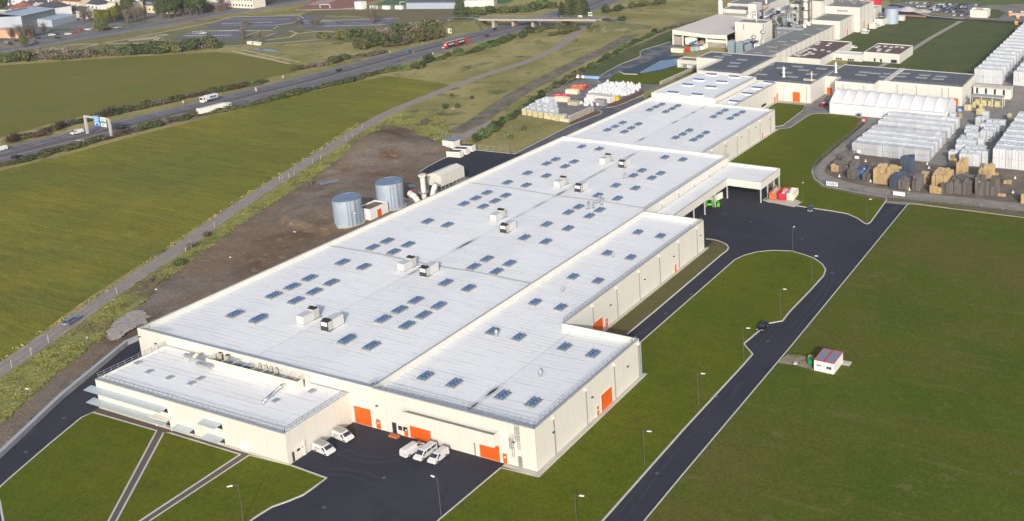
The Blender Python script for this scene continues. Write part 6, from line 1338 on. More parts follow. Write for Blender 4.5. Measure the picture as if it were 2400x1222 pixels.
# bridge
T = thing('road_bridge', 'concrete road bridge with three piers crossing the motorway', 'bridge', (-205,400,0)); bz = 6.2
bl_, br_ = G(1120,44,bz), G(1400,45,bz); bd = (br_-bl_).normalized(); bn = Vector((-bd.y,bd.x)); mb = MB()
mb.obox(bl_+bn*3-bd*2, br_+bn*3+bd*3, 8, bz-1.3, bz); mb.build('deck', mat('bridge_concrete',(.36,.33,.27),.9,noise=[(.3,.1),(2,.1)]), T, world=True)
mb = MB(); mb.obox(bl_+bn*3-bd*30, br_+bn*3+bd*9, 6, bz, bz+.02); mb.build('road_surface', moto_m, T, world=True)
for s_ in (-.9, 6.9):
    mb = MB(); a, b_ = bl_+bn*s_-bd*20, br_+bn*s_+bd*6
    mb.cyl((*a,bz+1),(*b_,bz+1),.07,n=4); mb.cyl((*a,bz+.6),(*b_,bz+.6),.05,n=4)
    for k in range(40): q = a+(b_-a)*k/39; mb.cyl((*q,bz-.1),(*q,bz+1),.06,n=4)
    mb.build('railing', galv, T, world=True)
for x in (1157, 1203, 1249):
    q = G(x, 65-(x-1157)*.02); mb = MB(); mb.obox(q-bn*.5, q+bn*6.5, 1.6, 0, bz-1.3); mb.build('pier', mat('bridge_concrete',(.36,.33,.27)), T, world=True)
def ramp(c, d, L_, name='embankment'):
    mb = MB(); n = Vector((-d.y,d.x)); prof = [(0,bz-.1),(L_,bz-.1-.02*L_),(L_+20,-.1)]
    e0 = c-d*7
    for s_ in (0,):
        P0 = [(*(e0+n*-2),-.1),(*(c+n*-1.2),bz-.15),(*(c+n*7.2),bz-.15),(*(e0+n*12),-.1)]
        f1 = c+d*L_; P1 = [(*(f1+n*-16),-.1),(*(f1+n*-1.6),bz-1.8),(*(f1+n*7.6),bz-1.8),(*(f1+n*22),-.1)]; f2 = c+d*(L_+28)
        s0_ = [(*(c+n*-13),-.1)]; s1_ = [(*(c+n*19),-.1)]
        mb.face([P0[0],P0[3],P0[2],P0[1]][::-1]); mb.face([P0[1],P0[2],P1[2],P1[1]]); mb.face([P0[0],P0[1],s0_[0]]); mb.face([s0_[0],P0[1],P1[1],P1[0]]); mb.face([P0[2],P0[3],s1_[0]][::-1]); mb.face([P0[2],s1_[0],P1[3],P1[2]])
        mb.face([P1[1],P1[2],(*(f2+n*7),0),(*(f2-n*1),0)]); mb.face([P1[0],P1[1],(*(f2-n*1),0)]); mb.face([P1[2],P1[3],(*(f2+n*7),0)])
    return struct(name, mb, mat('scrubby_bank', (.12,.12,.05), .95, alt=[((.24,.22,.11),.08,.5,.65)], noise=[(.5,.2),(2,.25)]))
ramp(bl_-bd*0, -bd, 35); ramp(br_+bd*0, bd, 8)
def sign(px, w, h, zb, label, m, name='sign_board', rz=0, posts=True, z0=0):
    p = G(*px); t = thing(name, label, 'sign', (p.x,p.y,z0), rz); mb = MB(); mb.box(-w/2,-.06,zb,w/2,.06,zb+h); b_ = mb.build('panel', m, t)
    if posts:
        mb = MB()
        for s in (-w/2+.2, w/2-.2): mb.cyl((s,.1,0),(s,.1,zb+h-.05),.06,n=5)
        mb.build('post', galv, t)
    return t, b_
def text(parent, body, size, loc, m, name='lettering'):
    cu = bpy.data.curves.new('t', 'FONT'); cu.body = body; cu.size = size; cu.align_x = 'CENTER'; cu.align_y = 'CENTER'; cu.extrude = .01; cu.offset = .012*size
    o = bpy.data.objects.new('t', cu); C.collection.objects.link(o); dg = bpy.context.evaluated_depsgraph_get(); me = bpy.data.meshes.new_from_object(o.evaluated_get(dg)); bpy.data.objects.remove(o)
    me.materials.clear(); me.materials.append(m); me.transform(Matrix.Rotation(math.pi/2, 4, 'X')); q = bpy.data.objects.new(name, me); C.collection.objects.link(q); q.parent = parent; q.location = loc
t, b_ = sign((1950,438), 4.3, 1.5, .3, 'white banner with blue capital letters on the yard fence by the bend', white_m, 'banner'); text(b_, 'KNAUF', 1.15, (0,-.075,1.03), mat('blue_lettering',(.04,.24,.55),.5))
t, b_ = sign((2107,461), 4.2, 1.4, .3, 'white banner with a faint pale frame on the yard fence above the road mouth', white_m, 'banner'); mb = MB(); mb.box(-1.7,-.075,1.2,1.7,-.062,1.25); mb.box(-1.7,-.075,.6,1.7,-.062,.65); mb.build('faint_print', greysign, b_)
sign((1252,72), 0, 0, 0, '', white_m) if 0 else None
for px, w_, h_, zb, l, m_ in [((1326,76),5.4,1.9,.6,'white advertising board on the slope beside the dirt track junction',white_m), ((1055,82),3.4,3.4,.8,'white and green square sign on the verge before the bridge',beige), ((1384,50),3.2,2.8,3.6,'right white and green direction sign standing beside the bridge end',white_m), ((1361,52),3.4,1.4,3.4,'left long white direction sign standing beside the bridge end',white_m), ((1055.5+210,60),1.5,1.5,.5,'small pale sign below the bridge piers',beige)]:
    t, b_ = sign(px, w_, h_, zb, l, m_)
    if 'green' in l: mb = MB(); mb.box(0 if 'square' in l else -w_/2+.2,-.08,zb+h_*.3,w_/2-.2,-.062,zb+h_*.75); mb.build('green_band', MATS['green_sign'], b_)
    else: 
        mb = MB(); 
        for k in range(3): mb.box(-w_*.3+k*w_*.22,-.08,zb+h_*.4,-w_*.3+k*w_*.22+w_*.12,-.062,zb+h_*.7)
        mb.build('faint_print', greysign, b_)
def tri(px, l, h=2.6):
    p = G(*px); t = thing('road_sign', l, 'road sign', (p.x,p.y,0)); mb = MB(); mb.face([(-.9,-.05,1),(.9,-.05,1),(0,-.05,h)]); mb.face([(.9,0,1),(-.9,0,1),(0,0,h)]); mb.build('panel', greysign, t); mb = MB(); mb.cyl((0,.05,0),(0,.05,h-.2),.06,n=5); mb.build('post', galv, t)
tri((430,246),'grey triangular road sign seen from behind beside the far carriageway'); tri((601,218),'round-backed grey sign on the central reservation',3.2); tri((664,187),'small grey sign on the far verge of the motorway')
# white kilometre posts / litter bins seen as yellow dots
for i, (px, c_) in enumerate([((990,103),yellowp),((969,126),yellowp),((1015,128),white_m),((914,124),beige)]):
    p = G(*px); t = thing('marker_post', ['small yellow marker post on the motorway verge','yellow marker post by the central reservation','white marker post in the near lane edge','pale marker post on the far verge'][i], 'marker post', (p.x,p.y,0)); mb = MB(); mb.cyl((0,0,0),(0,0,1.2),.16,.14,8); mb.build('post', c_, t); mb = MB(); mb.cyl((0,0,1.2),(0,0,1.4),.15,.05,8); mb.build('cap', c_, t)
# ---------------------------------------------------------------- skips and roll-off containers
def skip(col, load, L_=6, W_=2.4, H_=2.4):
    def f():
        t = thing('waste_skip', 'x', 'skip'); mb = MB(); th = .12
        for (x0,y0,x1,y1) in ((-L_/2,-W_/2,L_/2,-W_/2+th),(-L_/2,W_/2-th,L_/2,W_/2),(-L_/2,-W_/2+th,-L_/2+th,W_/2-th),(L_/2-th,-W_/2+th,L_/2,W_/2-th)): mb.box(x0,y0,.15,x1,y1,H_)
        mb.box(-L_/2,-W_/2,.1,L_/2,W_/2,.3)
        for k in range(int(L_/.8)): x = -L_/2+.4+k*.8; mb.box(x,-W_/2-.06,.3,x+.12,-W_/2,H_-.1); mb.box(x,W_/2,.3,x+.12,W_/2+.06,H_-.1)
        mb.box(-L_/2-.05,-W_/2-.08,H_-.1,L_/2+.05,-W_/2+.1,H_+.04); mb.box(-L_/2-.05,W_/2-.1,H_-.1,L_/2+.05,W_/2+.08,H_+.04)
        mb.build('body', col, t); mb = MB(); r_ = random.Random(5)
        for k in range(26): x, y = r_.uniform(-L_/2+.5,L_/2-.5), r_.uniform(-W_/2+.4,W_/2-.4); s = r_.uniform(.2,.5); mb.cyl((x,y,.9),(x+r_.uniform(-.2,.2),y+r_.uniform(-.2,.2),H_-.5+s),s,s*.5,5)
        mb.build('load', load, t); return t
    return f
for px0, col, ld, l in [((1820,466),rust,rubble,'rusty orange open skip, left of the three beside the loading canopy'),((1842,467.5),crim,rubble,'crimson open skip, middle of the three beside the loading canopy'),((1861,468),beige,white_m,'cream open skip full of white waste, right of the three beside the loading canopy')]:
    p = G(*px0); t = skip(col, ld, 6.5)(); t.location = (p.x-1,p.y+1.2,.15); t.rotation_euler.z = math.radians(97); t['label'] = l; t['group'] = 'open skips beside the canopy'
mb = MB(); mb.face([(*G(1789,472),.14),(*G(1861,487),.14),(*G(1880,475),.14),(*G(1830,455),.14)]); struct('concrete_pad', mb, conc)
def rolloff():
    t = thing('rolloff_container', 'x', 'container'); mb = MB(); mb.add([(-3.2,-1.2,.2),(3,-1.2,.2),(3,1.2,.2),(-3.2,1.2,.2),(-3.2,-1.25,2.3),(2.5,-1.25,2.5),(2.5,1.25,2.5),(-3.2,1.25,2.3)], [(0,1,5,4),(1,2,6,5),(2,3,7,6),(3,0,4,7),(3,2,1,0),(4,5,6,7)]); mb.build('body', cream2, t)
    mb = MB(); mb.add([(-3.0,-1.05,2.33),(2.4,-1.05,2.53),(2.4,1.05,2.53),(-3.0,1.05,2.33),(-2.4,-.6,2.62),(1.9,-.6,2.75),(1.9,.6,2.75),(-2.4,.6,2.62)], [(0,1,5,4),(1,2,6,5),(2,3,7,6),(3,0,4,7),(4,5,6,7)]); mb.build('cover', darkm, t)
    mb = MB()
    for k in range(5): x = .4+k*.55; mb.box(x,-1.32,.3,x+.12,-1.25,2.4); mb.box(x,1.25,.3,x+.12,1.32,2.4)
    mb.build('rib', white_m, t); return t
rk = Maker(rolloff)
for px, rz, l in [((1062,371),.12,'nearest white roll-off container on the far black yard'),((1077,364),.12,'middle white roll-off container on the far black yard'),((1091,357),.12,'farthest white roll-off container on the far black yard')]:
    p = G(*px); rk((p.x,p.y+1.4,.1), rz, l, 'white roll-off containers')
p = G(1052,347); t = thing('site_cabin', 'small cream cabin with a dark roof behind the white roll-off containers', 'cabin', (p.x,p.y+1.5,.05)); mb = MB(); mb.box(-2.9,-1.8,0,2.9,1.8,3); mb.build('wall', cream2, t); mb = MB(); mb.box(-3,-1.9,3,3,1.9,3.15); mb.build('roof', silo_top, t)
p = G(1027,341); t = thing('concrete_slab', 'pale concrete slab lying on the soil left of the small cabin', 'slab', (p.x,p.y,.05)); mb = MB(); mb.box(-3,-1.5,0,3.2,1.8,.4); mb.build('slab', conc, t)
p = G(1682,474); t = rk((p.x-1.5,p.y+1,.05), math.radians(80), 'white roll-off container under the loading canopy behind the green handler')
# green telehandler under the canopy
p = G(1664,484); T = thing('telehandler', 'bright green telescopic handler parked under the loading canopy', 'forklift', (p.x,p.y,.02), math.radians(20)); mb = MB(); mb.box(-1.8,-.9,.6,1.6,.9,1.3); mb.build('body', greenp, T); mb = MB(); mb.box(-.6,-.85,1.3,.6,.1,2.2); mb.build('cab', glass, T); mb = MB(); mb.box(-2.2,.3,1.5,2.6,.7,1.9); mb.build('boom', greenp, T); mb = MB(); mb.box(2.5,-1,.2,3.3,1,1.2); mb.build('bucket', greenp, T); wheels(T, (-1.2,1.2), 2.2, .55)
# site cabin on the right lawn: two white modules with grey ribbed roofs and red edging
a, b_ = G(1907.6,870.3), G(1954.8,880.5); cth = math.atan2(b_.y-a.y, b_.x-a.x); L1_ = (b_-a).length; dp = (G(1975.7,852.6)-b_).length
T = thing('site_cabin', 'white double site cabin with grey ribbed roofs edged in red on the right lawn', 'cabin', (a.x,a.y,.12), cth); hw = L1_/2
for k in (0,1):
    mb = MB(); mb.box(k*hw+.03,0,.1,(k+1)*hw-.03,dp,2.7); m_ = mb.build('module', white_m, T)
    mb = MB(); mb.box(k*hw+.15,.15,2.7,(k+1)*hw-.15,dp-.15,2.76)
    for q in range(9): mb.box(k*hw+.2+q*(hw-.4)/9,.15,2.76,k*hw+.2+(q+.5)*(hw-.4)/9,dp-.15,2.82)
    mb.build('roof', mat('blue_grey_sheet',(.24,.27,.33),.6,.1), m_)
    mb = MB(); x0, x1 = k*hw+.02, (k+1)*hw-.02
    for (p0,p1,q0,q1) in ((x0,-.02,x1,.14),(x0,dp-.14,x1,dp+.02),(x0,.14,x0+.14,dp-.14),(x1-.14,.14,x1,dp-.14)): mb.box(p0,p1,2.68,q0,q1,2.84)
    mb.build('red_edging', crim, m_)
    mb = MB(); c_ = (k+.5)*hw
    if k == 0: mb.box(c_-.55,-.03,1.45,c_-.08,.01,1.75); mb.box(c_+.05,-.03,1.45,c_+.52,.01,1.75)
    else: mb.box(c_-.6,-.03,1.1,c_-.05,.01,1.75); mb.box(c_+.02,-.03,1.1,c_+.6,.01,1.75)
    mb.build('window', glass, m_)
p = G(1984,854); t = thing('doorstep', 'pale slab lying at the right end of the site cabin', 'slab', (p.x,p.y,.12)); mb = MB(); mb.box(-1.3,-.8,0,1.0,1.0,.15); mb.build('slab', conc, t)
p = G(1901,856); t = thing('fuel_tank', 'green wheeled tank at the left side of the site cabin', 'tank', (p.x,p.y,.15)); mb = MB(); mb.box(-.5,-.8,.3,.5,1.0,1.5); mb.build('body', mat('green_tank_paint',(.01,.22,.07),.5), t); mb = MB(); mb.cyl((-.5,-.4,.25),(.5,-.4,.25),.25,n=8); mb.build('wheel', black, t)
p = G(1899,845); t = thing('water_cube', 'small white and yellow cage tank behind the green tank', 'tank', (p.x,p.y,.15)); mb = MB(); mb.box(-.4,-.4,.1,.4,.4,.9); mb.build('body', white_m, t); mb = MB(); mb.box(-.5,-.5,0,.5,.5,.1); mb.box(-.45,-.45,.9,.45,.45,1.0); mb.build('cage', yellowp, t)
p = G(1864,855); t = thing('concrete_block', 'grey round block lying on the gravel patch', 'block', (p.x,p.y,.15)); mb = MB(); mb.cyl((0,0,0),(0,0,.5),.55,.45,9); mb.build('block', greysign, t)
# ---------------------------------------------------------------- wrapped stacks
def stack_mesh(w, d, tiers, th, seed, nb=2):
    r_ = random.Random(seed); mb = MB()
    for k in range(tiers):
        for q in range(nb):
            x0 = -w/2+w*q/nb+.04; x1 = -w/2+w*(q+1)/nb-.04; z0 = k*th+.03; z1 = (k+1)*th-.02; e = .16; j = r_.uniform(-.06,.06); jy = r_.uniform(-.08,.08)
            zt_ = z1+j; ym = d/2
            for (ya, yb) in ((-ym+jy, -.03), (.03, ym+jy)):
                v = [(x0,ya,z0),(x1,ya,z0),(x1,yb,z0),(x0,yb,z0),(x0-.02,ya,zt_-e),(x1+.02,ya,zt_-e),(x1+.02,yb,zt_-e),(x0-.02,yb,zt_-e),(x0+e,ya+e,zt_),(x1-e,ya+e,zt_),(x1-e,yb-e,zt_),(x0+e,yb-e,zt_)]
                mb.add(v, [(0,1,5,4),(1,2,6,5),(2,3,7,6),(3,0,4,7),(4,5,9,8),(5,6,10,9),(6,7,11,10),(7,4,8,11),(8,9,10,11)], 0)
    return mb
def stack_maker(w, d, tiers, th, m, n=4, nb=2):
    ms = [stack_mesh(w, d, tiers, th, s, nb).build('wrapped_stack', m, data_only=True) for s in range(n)]
    def f(x, y, label, group, sz=1.0, rz=0.0):
        o = bpy.data.objects.new('wrapped_stack', ms[rnd.randrange(n)]); C.collection.objects.link(o); o.location = (x, y, .06); o.rotation_euler.z = rz+rnd.uniform(-.012,.012); o.scale = (1,1,sz)
        return tag(o, label, 'wrapped stack', group)
    return f
S1 = stack_maker(2.0, 3.6, 2, 2.25, wrap); S1g = stack_maker(2.0, 3.6, 2, 2.25, wrap2)
S3 = stack_maker(2.3, 4.6, 2, 3.7, wrap, nb=2); S2 = stack_maker(2.4, 3.2, 2, 2.3, wrap)
rownames = ['front row','2nd row','3rd row','4th row','5th row','6th row','7th row','back row']
for r_, v in enumerate([213.8, 219.6, 226.4, 232.6, 238.8, 247, 254, 261]):
    for k in range(15):
        u = 102.6+k*2.06; h = 1.0+rnd.uniform(-.015,.015)
        if r_ in (2,3) and rnd.random() < .3: h *= .93
        if r_ == 4 and k in (7, 10, 13): mk_ = S1
        elif r_ in (0,4): mk_ = S1g
        else: mk_ = S1
        mk_(u, v+1.6+rnd.uniform(-.12,.12), '%s white stack from the left, %s, block below the tent' % (ordn(k+1), rownames[r_]), 'wrapped stacks below the tent', h)
# stacked packs right beside the tent end
for i, (x, y) in enumerate([(2212,301),(2226,303),(2216,288),(2232,292)]):
    p = G(x, y); S2(p.x, p.y+1, ['front left','front right','rear left','rear right'][i]+' white wrapped stack at the right end of the storage tent', 'wrapped stacks at the tent end', 1.05)
# irregular middle block
mid_ = [(145,215.5,1),(147.5,215.8,1),(149.9,216.2,1),(144.6,219.6,.98),(147.2,220,1),(149.8,220.4,1.04),(152.4,221,1.04),(139.6,221,.7),(141.8,222,.75),(145,225,1),(147.6,225.4,1),(150.2,226,1),(140.8,227,.95),(143.2,227.4,1),(139.9,232.6,1),(142.4,233,1),(144.8,233.2,1),(147.4,236.6,1.02),(140.2,237.6,.9),(142.8,238,.95),(138.9,242.4,.7),(141.3,243.4,1),(143.7,243.8,1),(145.9,248.4,1.0),(148.4,248.9,1.0),(146.2,253,1.05),(148.8,253.6,1.05),(139.6,247.8,1),(142,248.4,.9),(138.9,253,1),(141.4,253.4,1),(143.9,258.5,1),(146.4,259,1),(149,259.6,1),(145,264.8,1),(147.6,265.2,1),(150.2,265.6,1),(139.5,269.5,.9),(142,270,.9),(141,277,1)]
mid_s = sorted(mid_, key=lambda q: (q[1], q[0]))
for i, (x, y, s) in enumerate(mid_s):
    nr = sum(1 for q in mid_s if abs(q[1]-y) < 1.3 and q[0] <= x); dz = sum(1 for q in mid_s[:i] if q[1] < y-1.3)
    S2(x, y, '%s white wrapped stack counting back in the scattered middle block' % ordn(i+1), 'wrapped stacks of the middle block', s)
for i, (x, y, s, m_) in enumerate([(137.3,271,.8,0),(139.8,272,.8,0),(136.5,279,.7,0),(151.5,274,.9,0),(133,288,.8,0)]):
    pass
for r_, v in enumerate([216, 222, 229, 236, 243, 251, 260, 268]):
    for k in range(6): S3(157.0+k*2.36, v+2.2+rnd.uniform(-.2,.2), '%s tall white stack from the left, %s, block at the right edge' % (ordn(k+1), ['front row','2nd row','3rd row','4th row','5th row','6th row','7th row','back row'][r_]), 'tall wrapped stacks at the right edge', 1+rnd.uniform(-.02,.02))
S4 = stack_maker(2.3, 4.4, 2, 3.55, wrap, nb=2)
for r_ in range(7):
    v = 350+r_*9.6
    for k in range(6): S4(121.6+k*2.36, v+rnd.uniform(-.2,.2), '%s tall white stack from the left, %s row, long block by the grass' % (ordn(k+1), ['1st','2nd','3rd','4th','5th','6th','7th'][r_]), 'tall wrapped stacks of the long block', 1+rnd.uniform(-.03,.03))
for r_ in range(3):
    for k in range(6): S4(141+k*2.36, 351+r_*9.6, '%s tall white stack from the left, %s row, block beyond the lane' % (ordn(k+1), ['1st','2nd','3rd'][r_]), 'tall wrapped stacks beyond the lane')
mb = MB()
for r_ in range(18):
    for k in range(12 if r_ > 7 else 9):
        if r_ < 7 and k < 6: continue
        q = stack_mesh(2.3, 4.4, 2, 3.55, r_*31+k); n0 = len(mb.v); u, v = 121.6+k*2.36, 350+r_*9.6
        if r_ < 7 and k >= 6: continue
        mb.v += [(x+u, y+v, z) for x, y, z in q.v]; mb.f += [tuple(i+n0 for i in f) for f in q.f]; mb.m += q.m
tag(mb.build('wrapped_stacks', wrap), 'remaining far rows of tall white wrapped stacks running up to the gate', 'wrapped stacks', kind='stuff')
mb = MB()
for r_ in range(3,14):
    for k in range(10):
        q = stack_mesh(2.3, 4.4, 2, 3.55, r_*17+k); n0 = len(mb.v); u, v = 141+k*2.36, 351+r_*9.6
        mb.v += [(x+u, y+v, z) for x, y, z in q.v]; mb.f += [tuple(i+n0 for i in f) for f in q.f]; mb.m += q.m
tag(mb.build('wrapped_stacks', wrap), 'far rows of tall white wrapped stacks beyond the lane at the right edge', 'wrapped stacks', kind='stuff')
# ---------------------------------------------------------------- pallet stacks
def pallets(w, d, n, ph, m, seed=0):
    r_ = random.Random(seed); mb = MB()
    for k in range(n):
        z = k*ph; j = r_.uniform(-.05,.05); jy = r_.uniform(-.05,.05)
        for q in range(5): y = -d/2+d*(q+.1)/5; mb.box(-w/2+j,y+jy,z+ph-.05,w/2+j,y+jy+d/5*.78,z+ph-.01)
        for q in (-w/2+.08, 0, w/2-.08): mb.box(q-.07+j,-d/2+jy,z,q+.07+j,d/2+jy,z+ph-.06)
        for q in (-d/2, d/2-.06): mb.box(-w/2+j,q+jy,z+ph*.15,w/2+j,q+jy+.06,z+ph*.5)
    return mb
PM = {}
def pstack(px, nx, ny, tiers, kind, label, u=None, v=None, w=1.25, d=1.5, hh=2.0):
    """a block of pallet columns at the ground point px (its front left corner)"""
    m = {'pale': wood_l, 'grey': wood_g, 'blue': wood_b}[kind]; p = G(*px) if px else Vector((u, v)); T = thing('pallet_stack', label, 'pallet stack', (p.x, p.y, .05), 0, 'wooden pallet stacks in the yard')
    nlay = max(2, int(hh/.2)); key = (kind, nlay, w, d)
    if key not in PM: PM[key] = [pallets(w, d, nlay, .2, m, s).build('pallet_column', m, data_only=True) for s in range(3)]
    for i in range(nx):
        for j in range(ny):
            tt = tiers if isinstance(tiers, int) else tiers(i, j)
            for k in range(tt):
                o = bpy.data.objects.new('pallet_column', PM[key][rnd.randrange(3)]); C.collection.objects.link(o); o.parent = T
                o.location = ((i+.5)*(w+.17)+rnd.uniform(-.06,.06), (j+.5)*(d+.22)+rnd.uniform(-.1,.1), k*nlay*.2+.02); o.rotation_euler.z = rnd.uniform(-.03,.03); o.scale = (1,1,rnd.choice([1,1,1,.9,.8]) if k == tt-1 else 1)
    return T
def wpx(x, y): return (1900+x/4.79, 200+y/4.79)
WS = [((225,970),2,1,1,'pale','small pale pallet stack at the left end of the pallet yard',2.8),((310,972),2,2,1,'grey','grey pallet stack right of the small pale one at the left end',2.4),((245,905),2,2,1,'grey','grey pallet stack behind the small pale one',1.8),((345,890),2,3,1,'grey','long low grey pallet row behind the left end',2.2),
 ((300,820),2,2,1,'grey','low grey pallet stack farthest back at the left',1.6),((375,800),2,2,1,'grey','second low grey pallet stack farthest back at the left',1.6),
 ((405,1050),2,3,1,'grey','grey pallet stack standing alone right of the left lamp shadow',3.0),((435,940),2,3,1,'grey','grey pallet stack behind the lone grey one',2.4),((575,1078),2,5,1,'grey','grey pallet row left of the tall pale stack',2.8),((640,960),3,3,1,'grey','grey pallet stack behind the blue tarpaulin',2.0),
 ((695,1105),2,5,2,'pale','tall pale pallet block, leftmost of the pale ones',2.6),((778,1115),2,2,1,'pale','short pale pallet stack in front of the tall pale block',3.8),((850,1060),3,3,1,'pale','pale pallet stack between the tall pale block and the blue one',4.2),((878,1155),2,7,1,'blue','blue-grey pallet row running back, left of the big gap',3.4),((1000,985),3,3,2,'blue','tall dark blue pallet tower behind the blue-grey row',3.0),
 ((972,1165),3,4,1,'grey','dark grey pallet block right of the blue-grey row',3.0),((1130,1185),2,4,1,'grey','narrow grey pallet stack with slanting boards',4.4),((1210,1100),2,3,1,'pale','ragged pale pallet stack with leaning boards',3.0),
 ((1328,1213),3,1,1,'pale','low pale pallet stack in front of the big pale block',2.8),((1352,1170),4,6,2,'pale','biggest pale pallet block, in the middle of the pallet yard',2.6),((1460,1218),2,3,1,'grey','grey pallet stack right of the big pale block',3.6),
 ((1548,1222),1,5,1,'grey','first narrow grey pallet row of the four side by side',4.4),((1600,1222),1,6,1,'grey','second narrow grey pallet row of the four side by side',4.6),((1645,1225),1,7,1,'grey','third narrow grey pallet row of the four side by side',4.6),((1698,1228),2,7,1,'grey','rightmost and widest grey pallet row of the four side by side',4.6),
 ((1625,1060),2,5,2,'pale','pale pallet block behind the four grey rows',3.0),((1838,1232),2,3,2,'grey','tall grey pallet tower, left of the three at the right',3.0),((1908,1240),2,2,2,'grey','tall grey pallet tower, middle of the three at the right',2.8),((2008,1245),2,2,2,'grey','tall grey pallet tower, right of the three at the right',3.2),
 ((1880,1110),3,5,2,'pale','pale pallet block behind the three grey towers',2.8),((1930,1095),2,3,2,'pale','pale pallet stack at the right side behind the grey towers',3.0)]
for (x, y), nx, ny, tr_, kd, lb, hh in WS: pstack(wpx(x, y), nx, ny, tr_, kd, lb, hh=hh/ (tr_ if tr_ > 1 and hh > 4 else 1))
for (x, y), l, hh in [((2160,1110),'single pale pallet pile alone on the mud at the right',1.4),((2015,1010),'small pale pile of boards near the right end of the yard',.8),((2090,1250),'low pale pile of boards beside the right grey tower',.8)]: pstack(wpx(x, y), 2, 1, 1, 'pale', l, hh=hh)
for (x, y), l in [((2350,1040+240),''),]: pass
pstack((2391,478), 3, 2, 1, 'pale', 'pale pallet stack cut off by the right edge of the picture', hh=3.2)
for (x, y), l, hh, kd in [((1550,880),'small pale crate pile at the left foot of the middle white block',1.8,'pale'),((1590,860),'taller pale crate pile at the left foot of the middle white block',3.2,'pale'),((1655,385),'brown crate pile beside the tent end',3,'pale')]: pstack(wpx(x, y), 1 if hh > 2.5 else 2, 1, 1, kd, l, hh=hh)
p = G(*wpx(570,1010)); T = thing('tarpaulin_heap', 'blue tarpaulin-covered heap among the grey pallets', 'heap', (p.x,p.y,0)); mb = MB(); mb.cyl((0,0,0),(0,0,2.2),2.8,1.4,9); mb.cyl((0,2.5,0),(0,2.5,2.4),2.4,1.0,8); mb.build('cover', mat('dark_blue_tarpaulin',(.05,.11,.25),.6,noise=[(.8,.2)]), T)
for i, (x, y) in enumerate([(322,1030),(672,1085),(1108,1180),(1328,935),(1308,890),(2295,1050),(2270,1210),(617,858)]):
    p = G(*wpx(x, y)); t = thing('traffic_cone', '%s small white cone-shaped marker from the left in the pallet yard' % ordn(i+1), 'cone', (p.x,p.y,.04), 0, 'white marker cones'); mb = MB(); mb.cyl((0,0,0),(0,0,.95),.34,.07,9); mb.build('cone', white_m, t); mb = MB(); mb.box(-.4,-.4,0,.4,.4,.08); mb.build('base', white_m, t)
for i, (x, y, w, h, z) in enumerate([(540,795,1.6,1.2,1.2),(519,832,1.8,1.1,.2)]):
    sign(wpx(x, y), w, h, z, ['small white sign on a post beside the front white row','small white board on the ground beside the front white row'][i], white_m)
# yellow-green packs near the far hall corner, portable store
for i, (x, y) in enumerate([(1722,285),(1760,283),(1815,250),(1860,330),(1905,330),(1890,270),(2210,385)]):
    p = G(*wpx(x, y)); t = thing('yellow_pack', '%s pale yellow wrapped pack from the left by the far hall corner' % ordn(i+1), 'wrapped pack', (p.x+.8,p.y+.6,.05), 0, 'pale yellow packs'); mb = stack_mesh(1.7,1.7,1,2.6,i,1); mb.build('pack', straw, t); mb = MB(); mb.box(-.8,-.8,0,.8,.8,.08); mb.build('pallet', wood_l, t)
p = G(2273,248); T = thing('open_shelter', 'open steel shelter with a flat roof sheltering yellow packs', 'shelter', (p.x,p.y,0)); mb = MB(); mb.box(0,0,4.6,15,4.5,4.9); mb.build('roof', coping, T); mb = MB()
for x in (0,5,10,14.8):
    for y in (0,4.3): mb.box(x,y,0,x+.25,y+.25,4.6)
mb.box(0,0,.9,15,.2,1.1); mb.build('post', beige, T); mb = MB()
for k in range(4): mb.box(2.2+k*3,.8,.1,4.4+k*3,3.4,2.8)
mb.build('stored_pack', straw, T)
p = G(2278,232); T = thing('portable_store', 'cream portable building with four dark openings beside the open shelter', 'portable building', (p.x,p.y+3,0)); mb = MB(); mb.box(0,0,.4,17.5,5.5,5.2); mb.build('wall', cream2, T); mb = MB(); mb.box(-.3,-.6,5.2,17.8,5.8,5.5); mb.build('roof', shedroof, T)
for k in range(4): mb = MB(); mb.box(1.2+k*4.2,-.05,2.2,2.2+k*4.2,-.01,4.8); mb.build('window', glass, T)
for px, l, m_ in [((2057,269),'dark grey compressor box standing against the tent side',darkm), ((2014,274),'small grey box by the foot of the tent wall',greysign), ((2025,286),'red fire cabinet beside the lamp post by the yard corner',redp), ((1964,259),'small blue and red machine at the tent left corner',bluep2), ((2250,262),'blue barrel cluster at the right end of the tent',bluep), ((1872,238),'small white gas bottle cage by the orange door',white_m)]:
    p = G(*px); t = thing('equipment_box', l, 'equipment', (p.x,p.y,.03)); mb = MB(); mb.box(-.9,-.7,0,.9,.7,1.7); mb.build('casing', m_, t); mb = MB(); mb.box(-.8,-.75,.3,.8,-.7,1.4); mb.build('panel', greysign if m_ is not greysign else darkm, t)
# ---------------------------------------------------------------- white big bags and scrap in the materials yard
def bag_mesh(seed, r=.62, h=1.25):
    r_ = random.Random(seed); mb = MB(); n = 9; L_ = [(0,.85),(.3,1.05),(.7,1.0),(1.0,.75),(1.2,.35)]; base = 0
    for z, k in L_:
        for a in range(n): t = 2*math.pi*a/n; mb.v.append((math.cos(t)*r*k*r_.uniform(.9,1.1), math.sin(t)*r*k*r_.uniform(.9,1.1), z*h/1.2+r_.uniform(-.05,.05)))
    for l in range(4):
        for a in range(n): i = l*n+a; j = l*n+(a+1)%n; mb.f.append((i,j,j+n,i+n)); mb.m.append(0)
    mb.f.append(tuple(4*n+a for a in range(n))); mb.m.append(0)
    for s in (0,2,4,6): t = 2*math.pi*s/8+.4; x, y = math.cos(t)*r*.6, math.sin(t)*r*.6; mb.cyl((x,y,h*.8),(x*.7,y*.7,h*1.25),.07,.04,4)
    return mb.build('big_bag', bag_m, data_only=True)
BGS = [bag_mesh(s) for s in range(5)]
